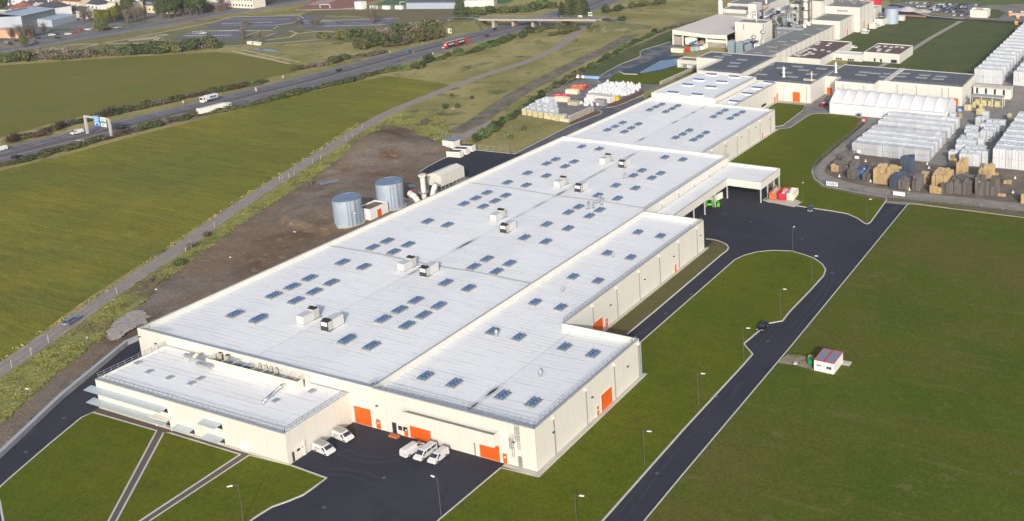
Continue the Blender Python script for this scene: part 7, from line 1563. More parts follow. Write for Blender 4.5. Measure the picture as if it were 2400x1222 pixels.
def bag(x, y, z, label, group, s=1.0):
    o = bpy.data.objects.new('big_bag', BGS[rnd.randrange(5)]); C.collection.objects.link(o); o.location = (x, y, z); o.rotation_euler = (rnd.uniform(-.1,.1), rnd.uniform(-.1,.1), rnd.uniform(0,6)); o.scale = (s,s,s); tag(o, label, 'big bag', group)
bP = GP([(1378,222),(1420,197),(1500,203),(1500,212),(1440,236),(1424,240),(1418,228)])
rws = 0; cnt = 0; v = min(p.y for p in bP)
while v < max(p.y for p in bP):
    xs = []; u = min(p.x for p in bP)
    while u < max(p.x for p in bP):
        if inpoly(u, v, bP): xs.append(u)
        u += 1.55
    if xs:
        rws += 1
        for k, x in enumerate(xs): bag(x+rnd.uniform(-.2,.2), v+rnd.uniform(-.2,.2), rnd.choice([0,0,.9]), '%s white bag from the left in the %s row of the heap' % (ordn(k+1), ordn(rws)), 'white big bags in the materials yard', 1.15); cnt += 1
    v += 1.75
print('BAGS', cnt)
k2 = 0
for (x, y, n, sx, sy) in [(1395,238,26,24,6),(1368,245,10,14,3),(1292,243,14,13,3),(1362,183,8,10,3),(1380,248,8,22,2)]:
    for i in range(n):
        k2 += 1; p = G(x+rnd.uniform(-sx,sx), y+rnd.uniform(-sy,sy)*.9); bag(p.x, p.y, 0, '%s white bag among the smaller heaps of the materials yard' % ordn(k2), 'scattered white bags in the materials yard', .95)
def boxth(name, label, cat, px, w, d, h, m, rz=0, m2=None, part='body'):
    p = G(*px); t = thing(name, label, cat, (p.x,p.y,.05), rz); mb = MB(); mb.box(-w/2,-d/2,0,w/2,d/2,h); mb.build(part, m, t); mb = MB(); mb.box(-w/2-.08,-d/2-.08,h,w/2+.08,d/2+.08,h+.12); mb.build('lid', m2 or m, t); return t
boxth('storage_shed', 'long low cream shed in front of the white bag heap', 'shed', (1408,237), 13.5, 4, 3, cream2, math.radians(-4), shedroof)
for px, m_, l, w in [((1339,222),beige,'cream open skip with sticks in the materials yard',6.5),((1352,212),rust,'orange-red open skip behind the cream one with sticks',6.5),((1364,207),redp,'small red trailer behind the orange-red skip',4.5),((1313,234),crim,'crimson covered container in the materials yard',7),((1314,240),beige,'long low cream skip in front of the crimson container',7.5)]:
    p = G(*px); t = skip(m_, wood_l if 'sticks' in l else rubble, w, 2.4, 2.2 if w > 5 else 1.4)(); t.location = (p.x,p.y+1,.05); t.rotation_euler.z = math.radians(6); t['label'] = l
boxth('yellow_skip', 'yellow waste container beside the white bag heap', 'skip', (1445,236), 2.6, 1.8, 1.9, yellowp)
boxth('blue_pile', 'pale blue stacked sheets behind the small bag row in the materials yard', 'stack', (1388,184), 8, 1.6, 1.0, mat('light_blue_wrap',(.25,.42,.68),.6), math.radians(12))
boxth('cage_stack', 'grey mesh cages in front of the low cream shed', 'cage', (1409,247), 5, 2.2, 2.8, mat('grey_mesh_cage',(.33,.33,.35),.6,.3))
boxth('scrap_heap', 'mixed yellowish scrap at the left of the small bag heap', 'heap', (1345,246), 5, 3, 1.6, mat('yellowish_scrap',(.45,.42,.30),.9,noise=[(1,.3)]))
rr = 0
for (x, y, kx) in [(1230,270,1),(1243,272,1),(1256,275,1),(1269,277,1),(1282,279,1),(1295,281,1),(1308,284,1),(1320,284,1)]:
    rr += 1; p = G(x, y); t = thing('yellow_pack', '%s pale brown wrapped pack from the left along the front edge of the materials yard' % ordn(rr), 'wrapped pack', (p.x,p.y+.6,.05), 0, 'packs along the materials yard edge'); stack_mesh(2.3,2.2,2,1.35,rr,1).build('pack', straw, t); mb = MB(); mb.box(-1.2,-1.15,2.72,1.2,1.15,2.84); mb.build('cover', wrap, t)
rr = 0
for (x, y, s) in [(1240,262,1),(1256,262,1),(1270,264,1),(1285,266,1),(1300,268,1),(1250,254,.9),(1268,254,1),(1284,256,1),(1298,258,1),(1265,246,1),(1280,247,1.5),(1290,247,1.5),(1296,252,.9)]:
    rr += 1; p = G(x, y); S1(p.x, p.y, '%s white wrapped stack from the left behind the brown packs of the materials yard' % ordn(rr), 'wrapped stacks of the materials yard', .55*s)
# stone block walls of the materials yard
T = thing('block_wall', 'grey concrete block wall along the right edge of the materials yard', 'wall', (*G(1334,286),0)); mb = MB(); mb.obox(G(1334,286), G(1391,262), .8, 0, 2.6); mb.build('wall', stone_m, T, world=True); mb = MB(); mb.obox(G(1334,286), G(1391,262), .9, 2.6, 2.75); mb.build('cap', conc, T, world=True)
T = thing('block_wall', 'low cream and grey block wall along the near edge of the materials yard', 'wall', (*G(1290,278),0)); mb = MB(); mb.obox(G(1283,279), G(1333,287), .8, 0, 1.4); mb.build('wall', beige, T, world=True); mb = MB(); mb.obox(G(1283,279), G(1333,287), .7, 1.4, 1.5); mb.build('cap', conc, T, world=True)

# ---------------------------------------------------------------- fences
def fence(pts, label, h=2.0, step=3.0, m=None, slats=False):
    P = GP(pts); T = thing('mesh_fence', label, 'fence', (P[0].x,P[0].y,0)); mb = MB(); pm = MB()
    for a, b in zip(P, P[1:]):
        L_ = (b-a).length; n = max(1, int(L_/step))
        for k in range(n+1): q = a+(b-a)*k/n; pm.cyl((*q,0),(*q,h),.05,n=4)
        for z in (.1, h*.5, h-.05): mb.cyl((*a,z),(*b,z),.022,n=3)
        if slats:
            k = int(L_/.8)
            for i in range(k): q = a+(b-a)*i/k; mb.cyl((*q,0),(*q,h),.03,n=3)
    pm.build('post', m or galv, T, world=True); mb.build('mesh', m or galv, T, world=True)
fence([(1999,313),(1962,343),(1922,377),(1905,398),(1911,418),(1931,436),(1996,450),(2078,462)], 'grey mesh fence round the bend of the storage yard')
fence([(2135,470),(2250,484),(2400,500),(2600,535)], 'grey mesh fence between the right lawn and the yard track')
fence([(1206,361),(1109,350),(1060,330),(1030,312)], 'mesh fence at the edge of the far black yard', m=greysign)
fence([(2118,0),(2090,12),(2130,24),(2180,34),(2250,43)], 'tall grey slatted fence in front of the staff car park', 2.6, 3, slats=True)
fence([(2255,46),(2320,50),(2390,58)], 'slatted fence along the road to the gate', 2.4, 3, slats=True)
fence([(1500,112),(1560,75),(1600,52),(1660,25)], 'grey fence along the works boundary', 2.2, 3)
fence([(800,22),(880,21),(952,21)], 'white rail fence round the sports pitch', 1.2, 4, white_m)
# posts along the dirt track
k = 0
for x, y in [(28,860),(73,830),(113,802),(207,721)+()] if 0 else [(28,862),(74,832),(114,803),(274,690),(436,595),(503,534),(656,425),(662,422),(678,418),(690,412),(733,383),(752,375),(812,331),(826,322),(850,300)]:
    k += 1; p = G(x, y); t = thing('fence_post', '%s thin post from the left beside the dirt track' % ordn(k), 'post', (p.x,p.y,0), 0, 'thin posts beside the dirt track'); mb = MB(); mb.cyl((0,0,0),(0,0,1.9),.07,n=5); mb.build('post', greysign, t); mb = MB(); mb.cyl((0,0,1.9),(0,0,1.95),.09,n=5); mb.build('cap', greysign, t)

# ---------------------------------------------------------------- vegetation
def foliage(seed, rx, ry, rz, n, sz, twig=0.0, base=0.0, lobes=6):
    r_ = random.Random(seed); mb = MB(); lb = []
    for k in range(lobes): a = r_.uniform(0,6.28); q = r_.uniform(.15,.62); lb.append((math.cos(a)*q*rx, math.sin(a)*q*ry, base+rz*r_.uniform(.35,.75), r_.uniform(.35,.58)))
    for i in range(n):
        cx, cy, cz, s = lb[r_.randrange(lobes)]; d = Vector((r_.gauss(0,1), r_.gauss(0,1), r_.gauss(0,1))).normalized(); rr_ = r_.uniform(.55,1.08)**.6
        p = Vector((cx+d.x*rx*s*rr_, cy+d.y*ry*s*rr_, max(.05, cz+d.z*rz*s*rr_))); nrm = (d+Vector((r_.gauss(0,.5), r_.gauss(0,.5), r_.gauss(0,.5)+.3))).normalized()
        a = nrm.orthogonal().normalized(); b = nrm.cross(a); t = r_.uniform(0,6.28); a, b = a*math.cos(t)+b*math.sin(t), b*math.cos(t)-a*math.sin(t); s1, s2 = sz*r_.uniform(.6,1.3), sz*r_.uniform(.4,.9)
        mb.face([p-a*s1-b*s2*.3, p-b*s2, p+a*s1+b*s2*.2, p+b*s2])
    if twig:
        for i in range(int(n*twig)):
            t = r_.uniform(0,6.28); q = r_.uniform(.2,1); e = Vector((math.cos(t)*rx*q, math.sin(t)*ry*q, base+rz*r_.uniform(.5,1.05))); o = Vector((e.x*.15, e.y*.15, base*.6)); w_ = .035; n1 = (e-o).cross(Vector((0,0,1))).normalized()*w_; mb.face([o-n1*1.6, o+n1*1.6, e+n1*.5, e-n1*.5])
    return mb
BUSH = {}
def bush_data(kind):
    if kind not in BUSH:
        m = {'dark': leafd, 'olive': leafm, 'bright': leafg, 'red': leafr, 'bare': leafb, 'tuft': tuft_m}[kind]
        BUSH[kind] = [foliage(s*7+hash_[kind], 1.0, 1.0, 1.15, 520 if kind not in ('bare','red') else 330, .13 if kind not in ('bare','red') else .10, .35 if kind in ('bare','red') else .06, 0, 6).build('bush', m, data_only=True) for s in range(3)]
    return BUSH[kind]
hash_ = {'dark': 1, 'olive': 2, 'bright': 3, 'red': 4, 'bare': 5, 'tuft': 6}
def bush(x, y, r, kind, label, group, zs=1.0, z=0.0, name='bush', rot=None):
    o = bpy.data.objects.new(name, bush_data(kind)[rnd.randrange(3)]); C.collection.objects.link(o); o.location = (x, y, z-.1*r); o.rotation_euler.z = rnd.uniform(0,6.28) if rot is None else rot; o.scale = (r*rnd.uniform(.9,1.25)*(1 if rot is None else 1.75), r*rnd.uniform(.8,1.1), r*zs*(1 if rot is None else rnd.uniform(.5,.95)))
    return tag(o, label, 'bush', group)
CN = {'dark': 'dark green', 'olive': 'olive green', 'bright': 'bright green', 'red': 'reddish brown', 'bare': 'bare grey', 'tuft': 'yellow'}
def belt(pts, n, r0, r1, kinds, where, spread=1.5, zs=1.0, stuff=None):
    big = MB()
    P = GP(pts); Ls = [(b-a).length for a, b in zip(P, P[1:])]; tot = sum(Ls); cnt = {}
    for i in range(n):
        s = tot*(i+rnd.uniform(.2,.8))/n; k = 0
        while k < len(Ls)-1 and s > Ls[k]: s -= Ls[k]; k += 1
        q = P[k]+(P[k+1]-P[k])*(s/Ls[k]); d = (P[k+1]-P[k]).normalized(); nn = Vector((-d.y,d.x)); q = q+nn*rnd.uniform(-spread,spread)
        kd = kinds[rnd.randrange(len(kinds))]; cnt[kd] = cnt.get(kd, 0)+1
        if stuff:
            me = bush_data(kd)[rnd.randrange(3)]; r = rnd.uniform(r0,r1); n0 = len(big.v); mi = ['dark','olive','bright','red','bare'].index(kd)
            ca, sa = math.cos(i*2.4), math.sin(i*2.4); ex = rnd.uniform(1.1,1.7); big.v += [(q.x+(v.co.x*ca*ex-v.co.y*sa)*r, q.y+(v.co.x*sa*ex+v.co.y*ca)*r, v.co.z*r*zs*(.75+.4*ca)-.1*r) for v in me.vertices]; big.f += [tuple(i+n0 for i in p.vertices) for p in me.polygons]; big.m += [mi]*len(me.polygons); continue
        bush(q.x, q.y, rnd.uniform(r0,r1), kd, '%s %s bush from the left %s' % (ordn(cnt[kd]), CN[kd], where), 'bushes '+where, zs, rot=math.atan2(d.y,d.x)+rnd.uniform(-.25,.25))
    if stuff: tag(big.build('scrub', [leafd, leafm, leafg, leafr, leafb]), stuff, 'scrub', kind='stuff')
belt([(0,392),(60,378),(134,357),(200,341),(268,322),(340,302),(403,287),(480,268)], 40, 1.7, 3.0, ['dark','olive','olive','red','bare'], 'on the near verge left of the lorry')
belt([(480,268),(540,258),(600,245),(650,234),(705,219),(760,205),(800,197),(850,183),(905,170),(930,165)], 36, 1.9, 3.2, ['dark','olive','dark','olive'], 'on the near verge right of the lorry')
belt([(912,163),(940,161),(975,163),(990,150),(1020,142),(1050,135),(1080,128),(1115,118),(1150,108),(1180,100),(1215,88),(1250,72)], 34, 2.0, 3.4, ['dark','olive','dark','bright'], 'between motorway and dry meadow', 3.5)
belt([(20,333),(60,322),(95,318),(130,303),(160,292)], 12, 2.0, 3.4, ['red','olive','bare','red'], 'on the far verge at the far left', 2)
belt([(195,287),(235,276),(270,268),(300,260),(330,254),(350,248)], 15, 2.4, 3.6, ['red','dark','olive'], 'on the far verge above the gantry', 1.5)
belt([(375,246),(400,238),(425,233)], 5, 2.6, 4.2, ['dark','bare','olive'], 'on the far verge left of the hopper truck', 1.5)
belt([(445,230),(480,222),(520,214),(560,206),(600,199),(625,194)], 15, 2.0, 3.0, ['olive','red','dark'], 'on the far verge above the white lorry', 1.2)
belt([(700,165),(740,156),(780,148),(800,142),(860,132),(900,125)], 14, 2.4, 3.8, ['olive','bare','dark'], 'on the far verge above the field corner', 2)
belt([(0,146),(60,142),(120,138),(180,135),(240,131),(300,128)], 26, 4.0, 5.5, ['dark','olive','olive','bare'], 'x', 2.5, stuff='left half of the thick hedge behind the far crop field')
belt([(300,128),(360,124),(400,120),(450,115),(505,112)], 18, 4.8, 6.5, ['dark','olive','dark','bare'], 'x', 3, stuff='taller right half of the thick hedge behind the far crop field')
belt([(800,95),(850,88),(900,84),(960,80),(1010,74),(1060,66)], 22, 4.5, 7, ['olive','dark','olive','bare'], 'x', 6, stuff='back of the big thicket beside the motorway')
belt([(840,112),(900,108),(950,103),(990,96),(1030,88)], 20, 4.0, 6.2, ['dark','olive','olive','bare'], 'x', 5, stuff='front of the big thicket beside the motorway')
belt([(1080,60),(1105,66),(1130,60)], 7, 3.5, 4.5, ['olive','dark'], 'on the bank left of the bridge', 3)
belt([(1090,40),(1150,30),(1200,28),(1260,22),(1300,14)], 20, 4, 6, ['olive','bright','dark'], 'x', 6, stuff='scrubby wood on the slope behind the bridge')
belt([(1255,75),(1290,68),(1330,62),(1345,72),(1300,84)], 16, 2.6, 4.0, ['dark','bare','olive'], 'on the bank right of the bridge', 3.5)
belt([(1380,66),(1400,70),(1430,60),(1460,45)], 9, 3.0, 4.2, ['dark','olive'], 'beside the track junction', 2.5)
belt([(1410,30),(1450,22),(1500,14),(1560,8)], 12, 3, 5, ['olive','dark'], 'x', 4, stuff='scrub at the top edge right of the conifers')
belt([(1108,333),(1125,322),(1150,308),(1172,294),(1195,280),(1215,268),(1232,253),(1245,245)], 26, 1.6, 2.8, ['bright','dark','bright'], 'on the brown meadow beside the yard', 1.6)
belt([(1245,240),(1262,230),(1285,215),(1303,205),(1325,190),(1348,178),(1370,165)], 20, 1.8, 2.8, ['dark','bright','bare'], 'behind the materials yard', 1.2)
belt([(1375,163),(1404,146),(1438,128),(1471,110),(1500,95),(1530,82),(1560,68)], 26, 1.8, 2.8, ['bright','dark','bright'], 'along the works fence', 1.3)
belt([(1560,70),(1600,60),(1640,50)], 7, 2.0, 3.0, ['bare'], 'left of the pale shed', 1.5)
for i, (x, y, r, kd, l) in enumerate([(418,623,1.9,'dark','dark round bush at the edge of the bare soil'),(350,662,1.3,'bare','bare bush beside the dirt track'),(449,582,1.9,'bare','taller bare bush beside the dirt track near the thin post'),(486,555,1.5,'red','low brown bush beside the dirt track'),(728,434,1.7,'bare','spiky bare bush on the far part of the soil'),(995,292,2.6,'bare','grey brown bush on the rough grass near the lone lamp pole'),(1043,255,2.0,'dark','left dark bush on the dry slope'),(1072,252,1.8,'dark','right dark bush on the dry slope'),(1106,232,1.5,'red','reddish bush on the dry slope, left'),(1058,226,1.3,'red','reddish bush beside the dirt track bend'),(1350,98,2.0,'bare','bare bush right of the upper dirt track'),(1228,325-20,1.5,'olive','olive bush on the small brown meadow'),(1195,325,1.6,'bright','bright bush near the kerb of the far yard road'),(755,92,4.2,'olive','round olive shrub on the pale meadow beside the car parks'),(578,60,3.5,'bare','bare tree-like shrub between the car parks'),(700,58,4.5,'bare','left bare shrub in the car park centre'),(740,60,5,'bare','right bare shrub in the car park centre')]):
    p = G(x, y); bush(p.x, p.y, r, kd, l, None, 1.0)
# grass tufts on the verge: stuff
mb = MB(); r_ = random.Random(4)
x0, x1 = min(p.x for p in vP), max(p.x for p in vP); y0, y1 = min(p.y for p in vP), max(p.y for p in vP); c_ = 0
while c_ < 3200:
    x, y = r_.uniform(x0,x1), r_.uniform(max(y0,-60),y1)
    if not inpoly(x, y, vP) or NZ.noise((x*.12,y*.12,4)) < -.05: continue
    c_ += 1; z = lump(x,y)
    for k in range(4): t = r_.uniform(0,3.14); s = r_.uniform(.12,.32); h = r_.uniform(.15,.42); mb.face([(x-math.cos(t)*s,y-math.sin(t)*s,z),(x+math.cos(t)*s,y+math.sin(t)*s,z),(x+math.cos(t)*s*.5+r_.uniform(-.2,.2),y+math.sin(t)*s*.5+r_.uniform(-.2,.2),z+h)])
tag(mb.build('grass_tufts', verge_m), 'rough yellow-green grass tufts between the dirt track and the soil', 'grass', kind='stuff')
mb = MB(); c_ = 0; P = smooth_poly(GP([(-40,880),(0,852),(95,790),(165,745),(225,702),(336,628),(430,563),(503,512),(600,447),(671,404),(760,346),(850,288)]),1,False)
for a, b in zip(P, P[1:]):
    L_ = (b-a).length; d = (b-a).normalized(); nn = Vector((-d.y,d.x))
    for i in range(int(L_*5)):
        q = a+d*r_.uniform(0,L_)+nn*(r_.gauss(1.2,.5)); s = r_.uniform(.15,.45); t = r_.uniform(0,3.14)
        if NZ.noise((q.x*.2,q.y*.2,1)) < -.1: continue
        mb.face([(q.x-math.cos(t)*s,q.y-math.sin(t)*s,0),(q.x+math.cos(t)*s,q.y+math.sin(t)*s,0),(q.x+r_.uniform(-.3,.3),q.y+r_.uniform(-.3,.3),r_.uniform(.2,.6))])
tag(mb.build('grass_tufts', tuft_m), 'pale dry tufts along the field edge of the dirt track', 'grass', kind='stuff')
# trees
def tree_fn(kind, seed, h, m):
    def f():
        t = thing('tree', 'x', 'tree'); mb = MB(); r_ = random.Random(seed)
        mb.cyl((0,0,-.1),(0,0,h*.45),.035*h,.02*h,8); mb.cyl((0,0,h*.45),(r_.uniform(-.3,.3),r_.uniform(-.3,.3),h*.9),.02*h,.006*h,6)
        for k in range(9 if kind != 'bare' else 26):
            a = r_.uniform(0,6.28); z = h*r_.uniform(.2,.7); l = h*r_.uniform(.18,.36) if kind != 'conifer' else h*.2; mb.cyl((0,0,z),(math.cos(a)*l,math.sin(a)*l,z+l*(.9 if kind != 'conifer' else .1)),.011*h,.003*h,4)
        mb.build('trunk', bark, t)
        if kind == 'conifer':
            cb = MB()
            for i in range(1500):
                z = r_.uniform(.10,1.0); a = r_.uniform(0,6.28); rad = h*.30*(1-z)**.6*(r_.uniform(.45,1.1)); zz = h*z-rad*.25; p = Vector((math.cos(a)*rad, math.sin(a)*rad, zz)); s = h*.028*r_.uniform(.6,1.4); d = Vector((math.cos(a),math.sin(a),-.4)).normalized(); n1 = d.cross(Vector((0,0,1))).normalized()
                n1 = (n1+Vector((0,0,r_.uniform(-.6,.6)))).normalized(); cb.face([p-n1*s, p+d*s*1.4, p+n1*s, p-d*s*.6+Vector((0,0,s*.4))])
            cb.build('crown', m, t)
        else:
            cb = foliage(seed, h*.36, h*.36, h*.66, 2600 if kind == 'round' else 150, h*.032 if kind == 'round' else h*.012, .0 if kind == 'round' else 1.2, h*.22, 11); cb.build('crown', m, t)
        return t
    return f
tk = {'pine': Maker(tree_fn('conifer', 1, 14, leafd)), 'pine2': Maker(tree_fn('conifer', 5, 14, leafm)), 'round': Maker(tree_fn('round', 2, 10, leafd)), 'round2': Maker(tree_fn('round', 8, 10, leafm)), 'gold': Maker(tree_fn('round', 9, 10, mat('yellow_green_foliage',(.14,.145,.022),.9,rnd=.1,noise=[(.4,.25),(1.5,.25)]))), 'bare': Maker(tree_fn('bare', 3, 10, leafb))}
TR = [((1081,62),'pine',1.5,'tall dark conifer standing alone left of the bridge'),((1318,42),'pine',.85,'smaller conifer left of the clump at the bridge end'),((1335,44),'pine2',1.25,'left tall conifer of the clump at the bridge end'),((1347,45),'pine',1.35,'middle tall conifer of the clump at the bridge end'),((1358,45),'pine2',1.35,'second tall conifer from the right of the clump at the bridge end'),((1370,44),'pine',1.3,'rightmost tall conifer of the clump at the bridge end'),
 ((236,58),'gold',1.2,'leftmost yellow-green rounded tree beside the town road'),((250,57),'gold',1.1,'middle yellow-green rounded tree beside the town road'),((270,54),'gold',1.3,'right yellow-green rounded tree beside the town road'),((279,44),'pine2',.85,'slim conifer left of the yellow house wall'),((292,42),'pine2',1.0,'slim conifer in front of the yellow house wall'),((305,42),'pine',1.2,'dark conifer right of the yellow house'),((312,34),'pine',1.3,'tallest dark conifer right of the yellow house'),((318,52),'bare',1.3,'grey bare tree left of the playground lawn'),((338,48),'bare',1.2,'grey bare tree beside the playground lawn'),((300,56),'bare',1.2,'bare tree below the slim conifers'),
 ((383,44),'round',1.5,'left dense dark green tree beside the white school'),((398,44),'round',1.6,'second dense dark green tree beside the white school'),((412,40),'round',2.0,'third dense dark green tree beside the white school'),((430,36),'round',2.3,'tallest dense dark green tree beside the white school'),((447,36),'round',2.2,'fifth dense dark green tree beside the white school'),((462,36),'round',1.8,'sixth dense dark green tree beside the white school'),((474,34),'round',1.4,'rightmost dense dark green tree beside the white school'),((440,20),'round2',1.6,'green tree rising behind the dense row by the white school'),
 ((521,24),'bare',1.4,'bare tree in front of the long pale flats'),((564,16),'pine',1.3,'dark conifer at the right end of the long pale flats'),((232,75),'round2',1.0,'dark round tree by the parked white cars on the town road'),((242,74),'round2',1.0,'second dark round tree by the parked white cars on the town road'),((209,12),'pine',1.3,'dark tree between the red roof and the dark roof houses'),((198,52),'bare',1.2,'bare tree beside the pale garage'),((212,50),'bare',1.1,'second bare tree beside the pale garage'),((236,20),'bare',1.3,'bare tree left of the yellow house'),((28,92),'bare',.9,'bare tree in front of the salmon wall'),((48,92),'bare',1.1,'orange-ish bare tree at the end of the salmon wall'),((60,92),'bare',1.1,'bare tree at the end of the grey hall'),((78,88),'bare',1.0,'bare tree in front of the grey hall'),((104,80),'bare',.9,'right bare tree in front of the grey hall'),((290,14),'bare',1.2,'bare tree behind the yellow house'),((338,22),'bare',1.2,'bare tree left of the white school'),((180,0),'round2',1.2,'dark tree at the top edge of the town'),((8,30),'round2',1.3,'dark tree at the left edge of the town'),((2,15),'round',1.2,'dark tree at the upper left corner'),((56,112),'round2',.8,'bushy tree at the park corner'),((875,56),'bare',1.5,'bare tree at the end of the far car park'),((608,96),'bare',.8,'thin bare tree beside the park hut'),((570,94),'bare',1.0,'bare tree right of the tall lamp in the park')]
for px, kd, s, l in TR: p = G(*px); tk[kd]((p.x,p.y,0), rnd.uniform(0,6), l, None, s)
# clipped hedge by the flats
T = thing('hedge', 'long dark clipped hedge between the flats and the town road', 'hedge', (*G(640,12),0)); 
for (a, b_, h) in [((568,19),(680,3),4.5),((680,3),(760,-8),4.5)]:
    A_, B_ = G(*a), G(*b_); L_ = (B_-A_).length; mb = MB(); d = (B_-A_).normalized(); nn = Vector((-d.y,d.x))
    for i in range(int(L_*34)):
        q = A_+d*r_.uniform(0,L_)+nn*r_.uniform(-2,2); z = h*r_.uniform(.05,1)**.5; s = r_.uniform(.3,.7); t = r_.uniform(0,3.14); e = Vector((math.cos(t),math.sin(t),r_.uniform(-.5,.5)))*s; f_ = Vector((-e.y,e.x,r_.uniform(-.3,.6))).normalized()*s*.6; p = Vector((q.x,q.y,z)); mb.face([p-e,p-f_,p+e,p+f_])
    mb.build('foliage', leafd, T, world=True)
# ---------------------------------------------------------------- town houses
def house(px, w, d, h, rh, roof, wallm, label, rz=0, hip=True, nwin=3, name='house', cat='house', chim=True, storeys=1):
    p = G(*px); T = thing(name, label, cat, (p.x,p.y,0), rz); mb = MB(); mb.box(0,0,0,w,d,h)
    if not hip: mb.face([(0,0,h),(0,d,h),(0,d/2,h+rh)][::-1]); mb.face([(w,0,h),(w,d,h),(w,d/2,h+rh)])
    mb.build('wall', wallm, T); o = .5; mb = MB()
    if rh <= .3: mb.box(-.2,-.2,h,w+.2,d+.2,h+.3)
    elif hip:
        k = min(d/2, w/2)*.9; R = [(k,d/2,h+rh),(w-k,d/2,h+rh)]; E = [(-o,-o,h),(w+o,-o,h),(w+o,d+o,h),(-o,d+o,h)]
        mb.face([E[0],E[1],R[1],R[0]]); mb.face([E[1],E[2],R[1]]); mb.face([E[2],E[3],R[0],R[1]]); mb.face([E[3],E[0],R[0]]); mb.face(E[::-1])
    else:
        mb.face([(-o,-o,h-.1),(w+o,-o,h-.1),(w+o,d/2,h+rh+.1),(-o,d/2,h+rh+.1)]); mb.face([(w+o,d+o,h-.1),(-o,d+o,h-.1),(-o,d/2,h+rh+.1),(w+o,d/2,h+rh+.1)])
    rf = mb.build('roof', roof, T)
    if chim and rh > .3: mb = MB(); mb.box(w*.3,d*.4,h+rh*.4,w*.3+.8,d*.4+.8,h+rh+1.2); mb.build('chimney', render_w, rf)
    for s in range(storeys):
        for k in range(nwin):
            x = w*(k+.5)/nwin; z = h*(s+.35)/storeys; mb = MB(); mb.box(x-.7,-.06,z,x+.7,-.01,z+1.4); mb.build('window', glass, T)
    return T
R_ = math.radians
HS = [((24,41),17,11,6.5,4.5,tile_r,render_y,'beige house with a big red tiled hip roof',-3,True,4,2),
 ((90,42),21,12,8.5,3.5,tile_d,render_w,'white two-storey apartment house with a dark hip roof',-2,True,6,2),
 ((160,35),20,9,4,2.5,tile_d,render_m,'long low pale bungalow with a dark roof right of the white apartment house',-4,False,3,1),
 ((205,22),16,10,4.5,4,tile_d,render_w,'white house with a dark hip roof and two roof windows',-6,True,3,1),
 ((143,16),22,9,5,2.5,tile_r,render_y,'long house with a red roof at the top of the town',2,False,3,1),
 ((77,19),19,10,5,3,tile_d,render_w,'white-walled house with a dark roof behind the red hip roof',0,True,2,1),
 ((19,10),13,9,5.5,3,tile_d,render_w,'small white house with a dark roof near the upper left corner',-5,False,2,1),
 ((7,55),8,12,4,3,tile_d,render_y,'small gabled house with a brown roof left of the grey hall, left one',15,False,1,1),
 ((19,50),10,12,4.5,3,tile_d,render_m,'small gabled house with a brown roof left of the grey hall, right one',15,False,1,1),
 ((256,36),21,11,9,.2,shedroof,render_y,'yellow flat-roofed building behind the slim conifers',8,True,3,1),
 ((338,30),34,10,5.5,.2,greyroof2,render_y,'long white low school building with a row of windows',6,True,9,1),
 ((374,11),24,10,6.5,2,tile_d,render_w,'white two-winged house above the school',6,False,5,1),
 ((343,4),14,9,5,2.5,tile_d,render_w,'small white house with a slate roof above the school',0,False,2,1),
 ((333,15),12,8,4,2,tile_d,greysign,'low slate-roofed outbuilding left of the white house',3,True,1,1),
 ((478,26),14,9,5,.2,greyroof2,brownroof,'low brown annex at the left end of the flats',5,True,2,1),
 ((483,15),48,12,13,.2,shedroof,render_m,'long pale block of flats with three rows of windows',4,True,16,3),
 ((130,2),18,10,6,2,tile_d,render_w,'white house cut off by the top edge above the red roof',0,True,3,1),
 ((52,-2),18,10,6,3,tile_d,render_m,'house half hidden at the top edge of the town',0,True,3,1),
 ((216,-2),16,10,5,3,tile_r,render_m,'pale house cut off at the top edge behind the dark hip roof',0,True,3,1),
 ((270,-2),18,10,5,3,tile_r,render_y,'cream house with red roof at the top edge',0,True,3,1),
 ((104,26),14,9,5,3,tile_r,render_y,'small red-roofed house behind the white apartment house',-4,True,2,1),
 ((45,28),13,9,5,3,tile_d,render_m,'small dark-roofed house behind the big red hip roof',4,False,2,1),
 ((3,38),12,9,5,3,tile_d,render_y,'dark-roofed house at the left edge beside the grey hall',8,True,2,1),
 ((98,-2),14,9,5,3,tile_d,render_w,'slate-roofed house cut by the top edge left of the white one',0,False,2,1),
 ((168,8),13,9,5,3,tile_d,render_w,'small white house right of the long red-roofed one',-3,True,2,1),
 ((238,8),15,9,5,3,tile_d,render_m,'pale house with a slate roof left of the dark tree',3,False,2,1),
 ((300,2),13,9,5,3,tile_r,render_w,'white house with a red roof near the top edge above the conifers',5,True,2,1),
 ((402,-2),15,9,6,3,tile_d,render_w,'white house at the top edge above the dense dark trees',2,True,3,1),
 ((440,0),13,9,5,3,tile_r,render_y,'cream house with a red roof at the top edge above the trees',-2,False,2,1),
 ((180,44),9,7,3.4,.2,conc,render_m,'pale flat-roofed garage right of the apartment house',-2,True,1,1),
 ((579,104),11,2,1.5,.2,white_m,beige,'small pale park hut beside the pale track',-4,True,1,1)]
for (px, w, d, h, rh, rf, wm, l, rz, hip, nw, st) in HS: house((px[0],px[1]), w, d, h, rh, rf, wm, l, R_(rz), hip, nw, chim=rh > 2.4, storeys=st)
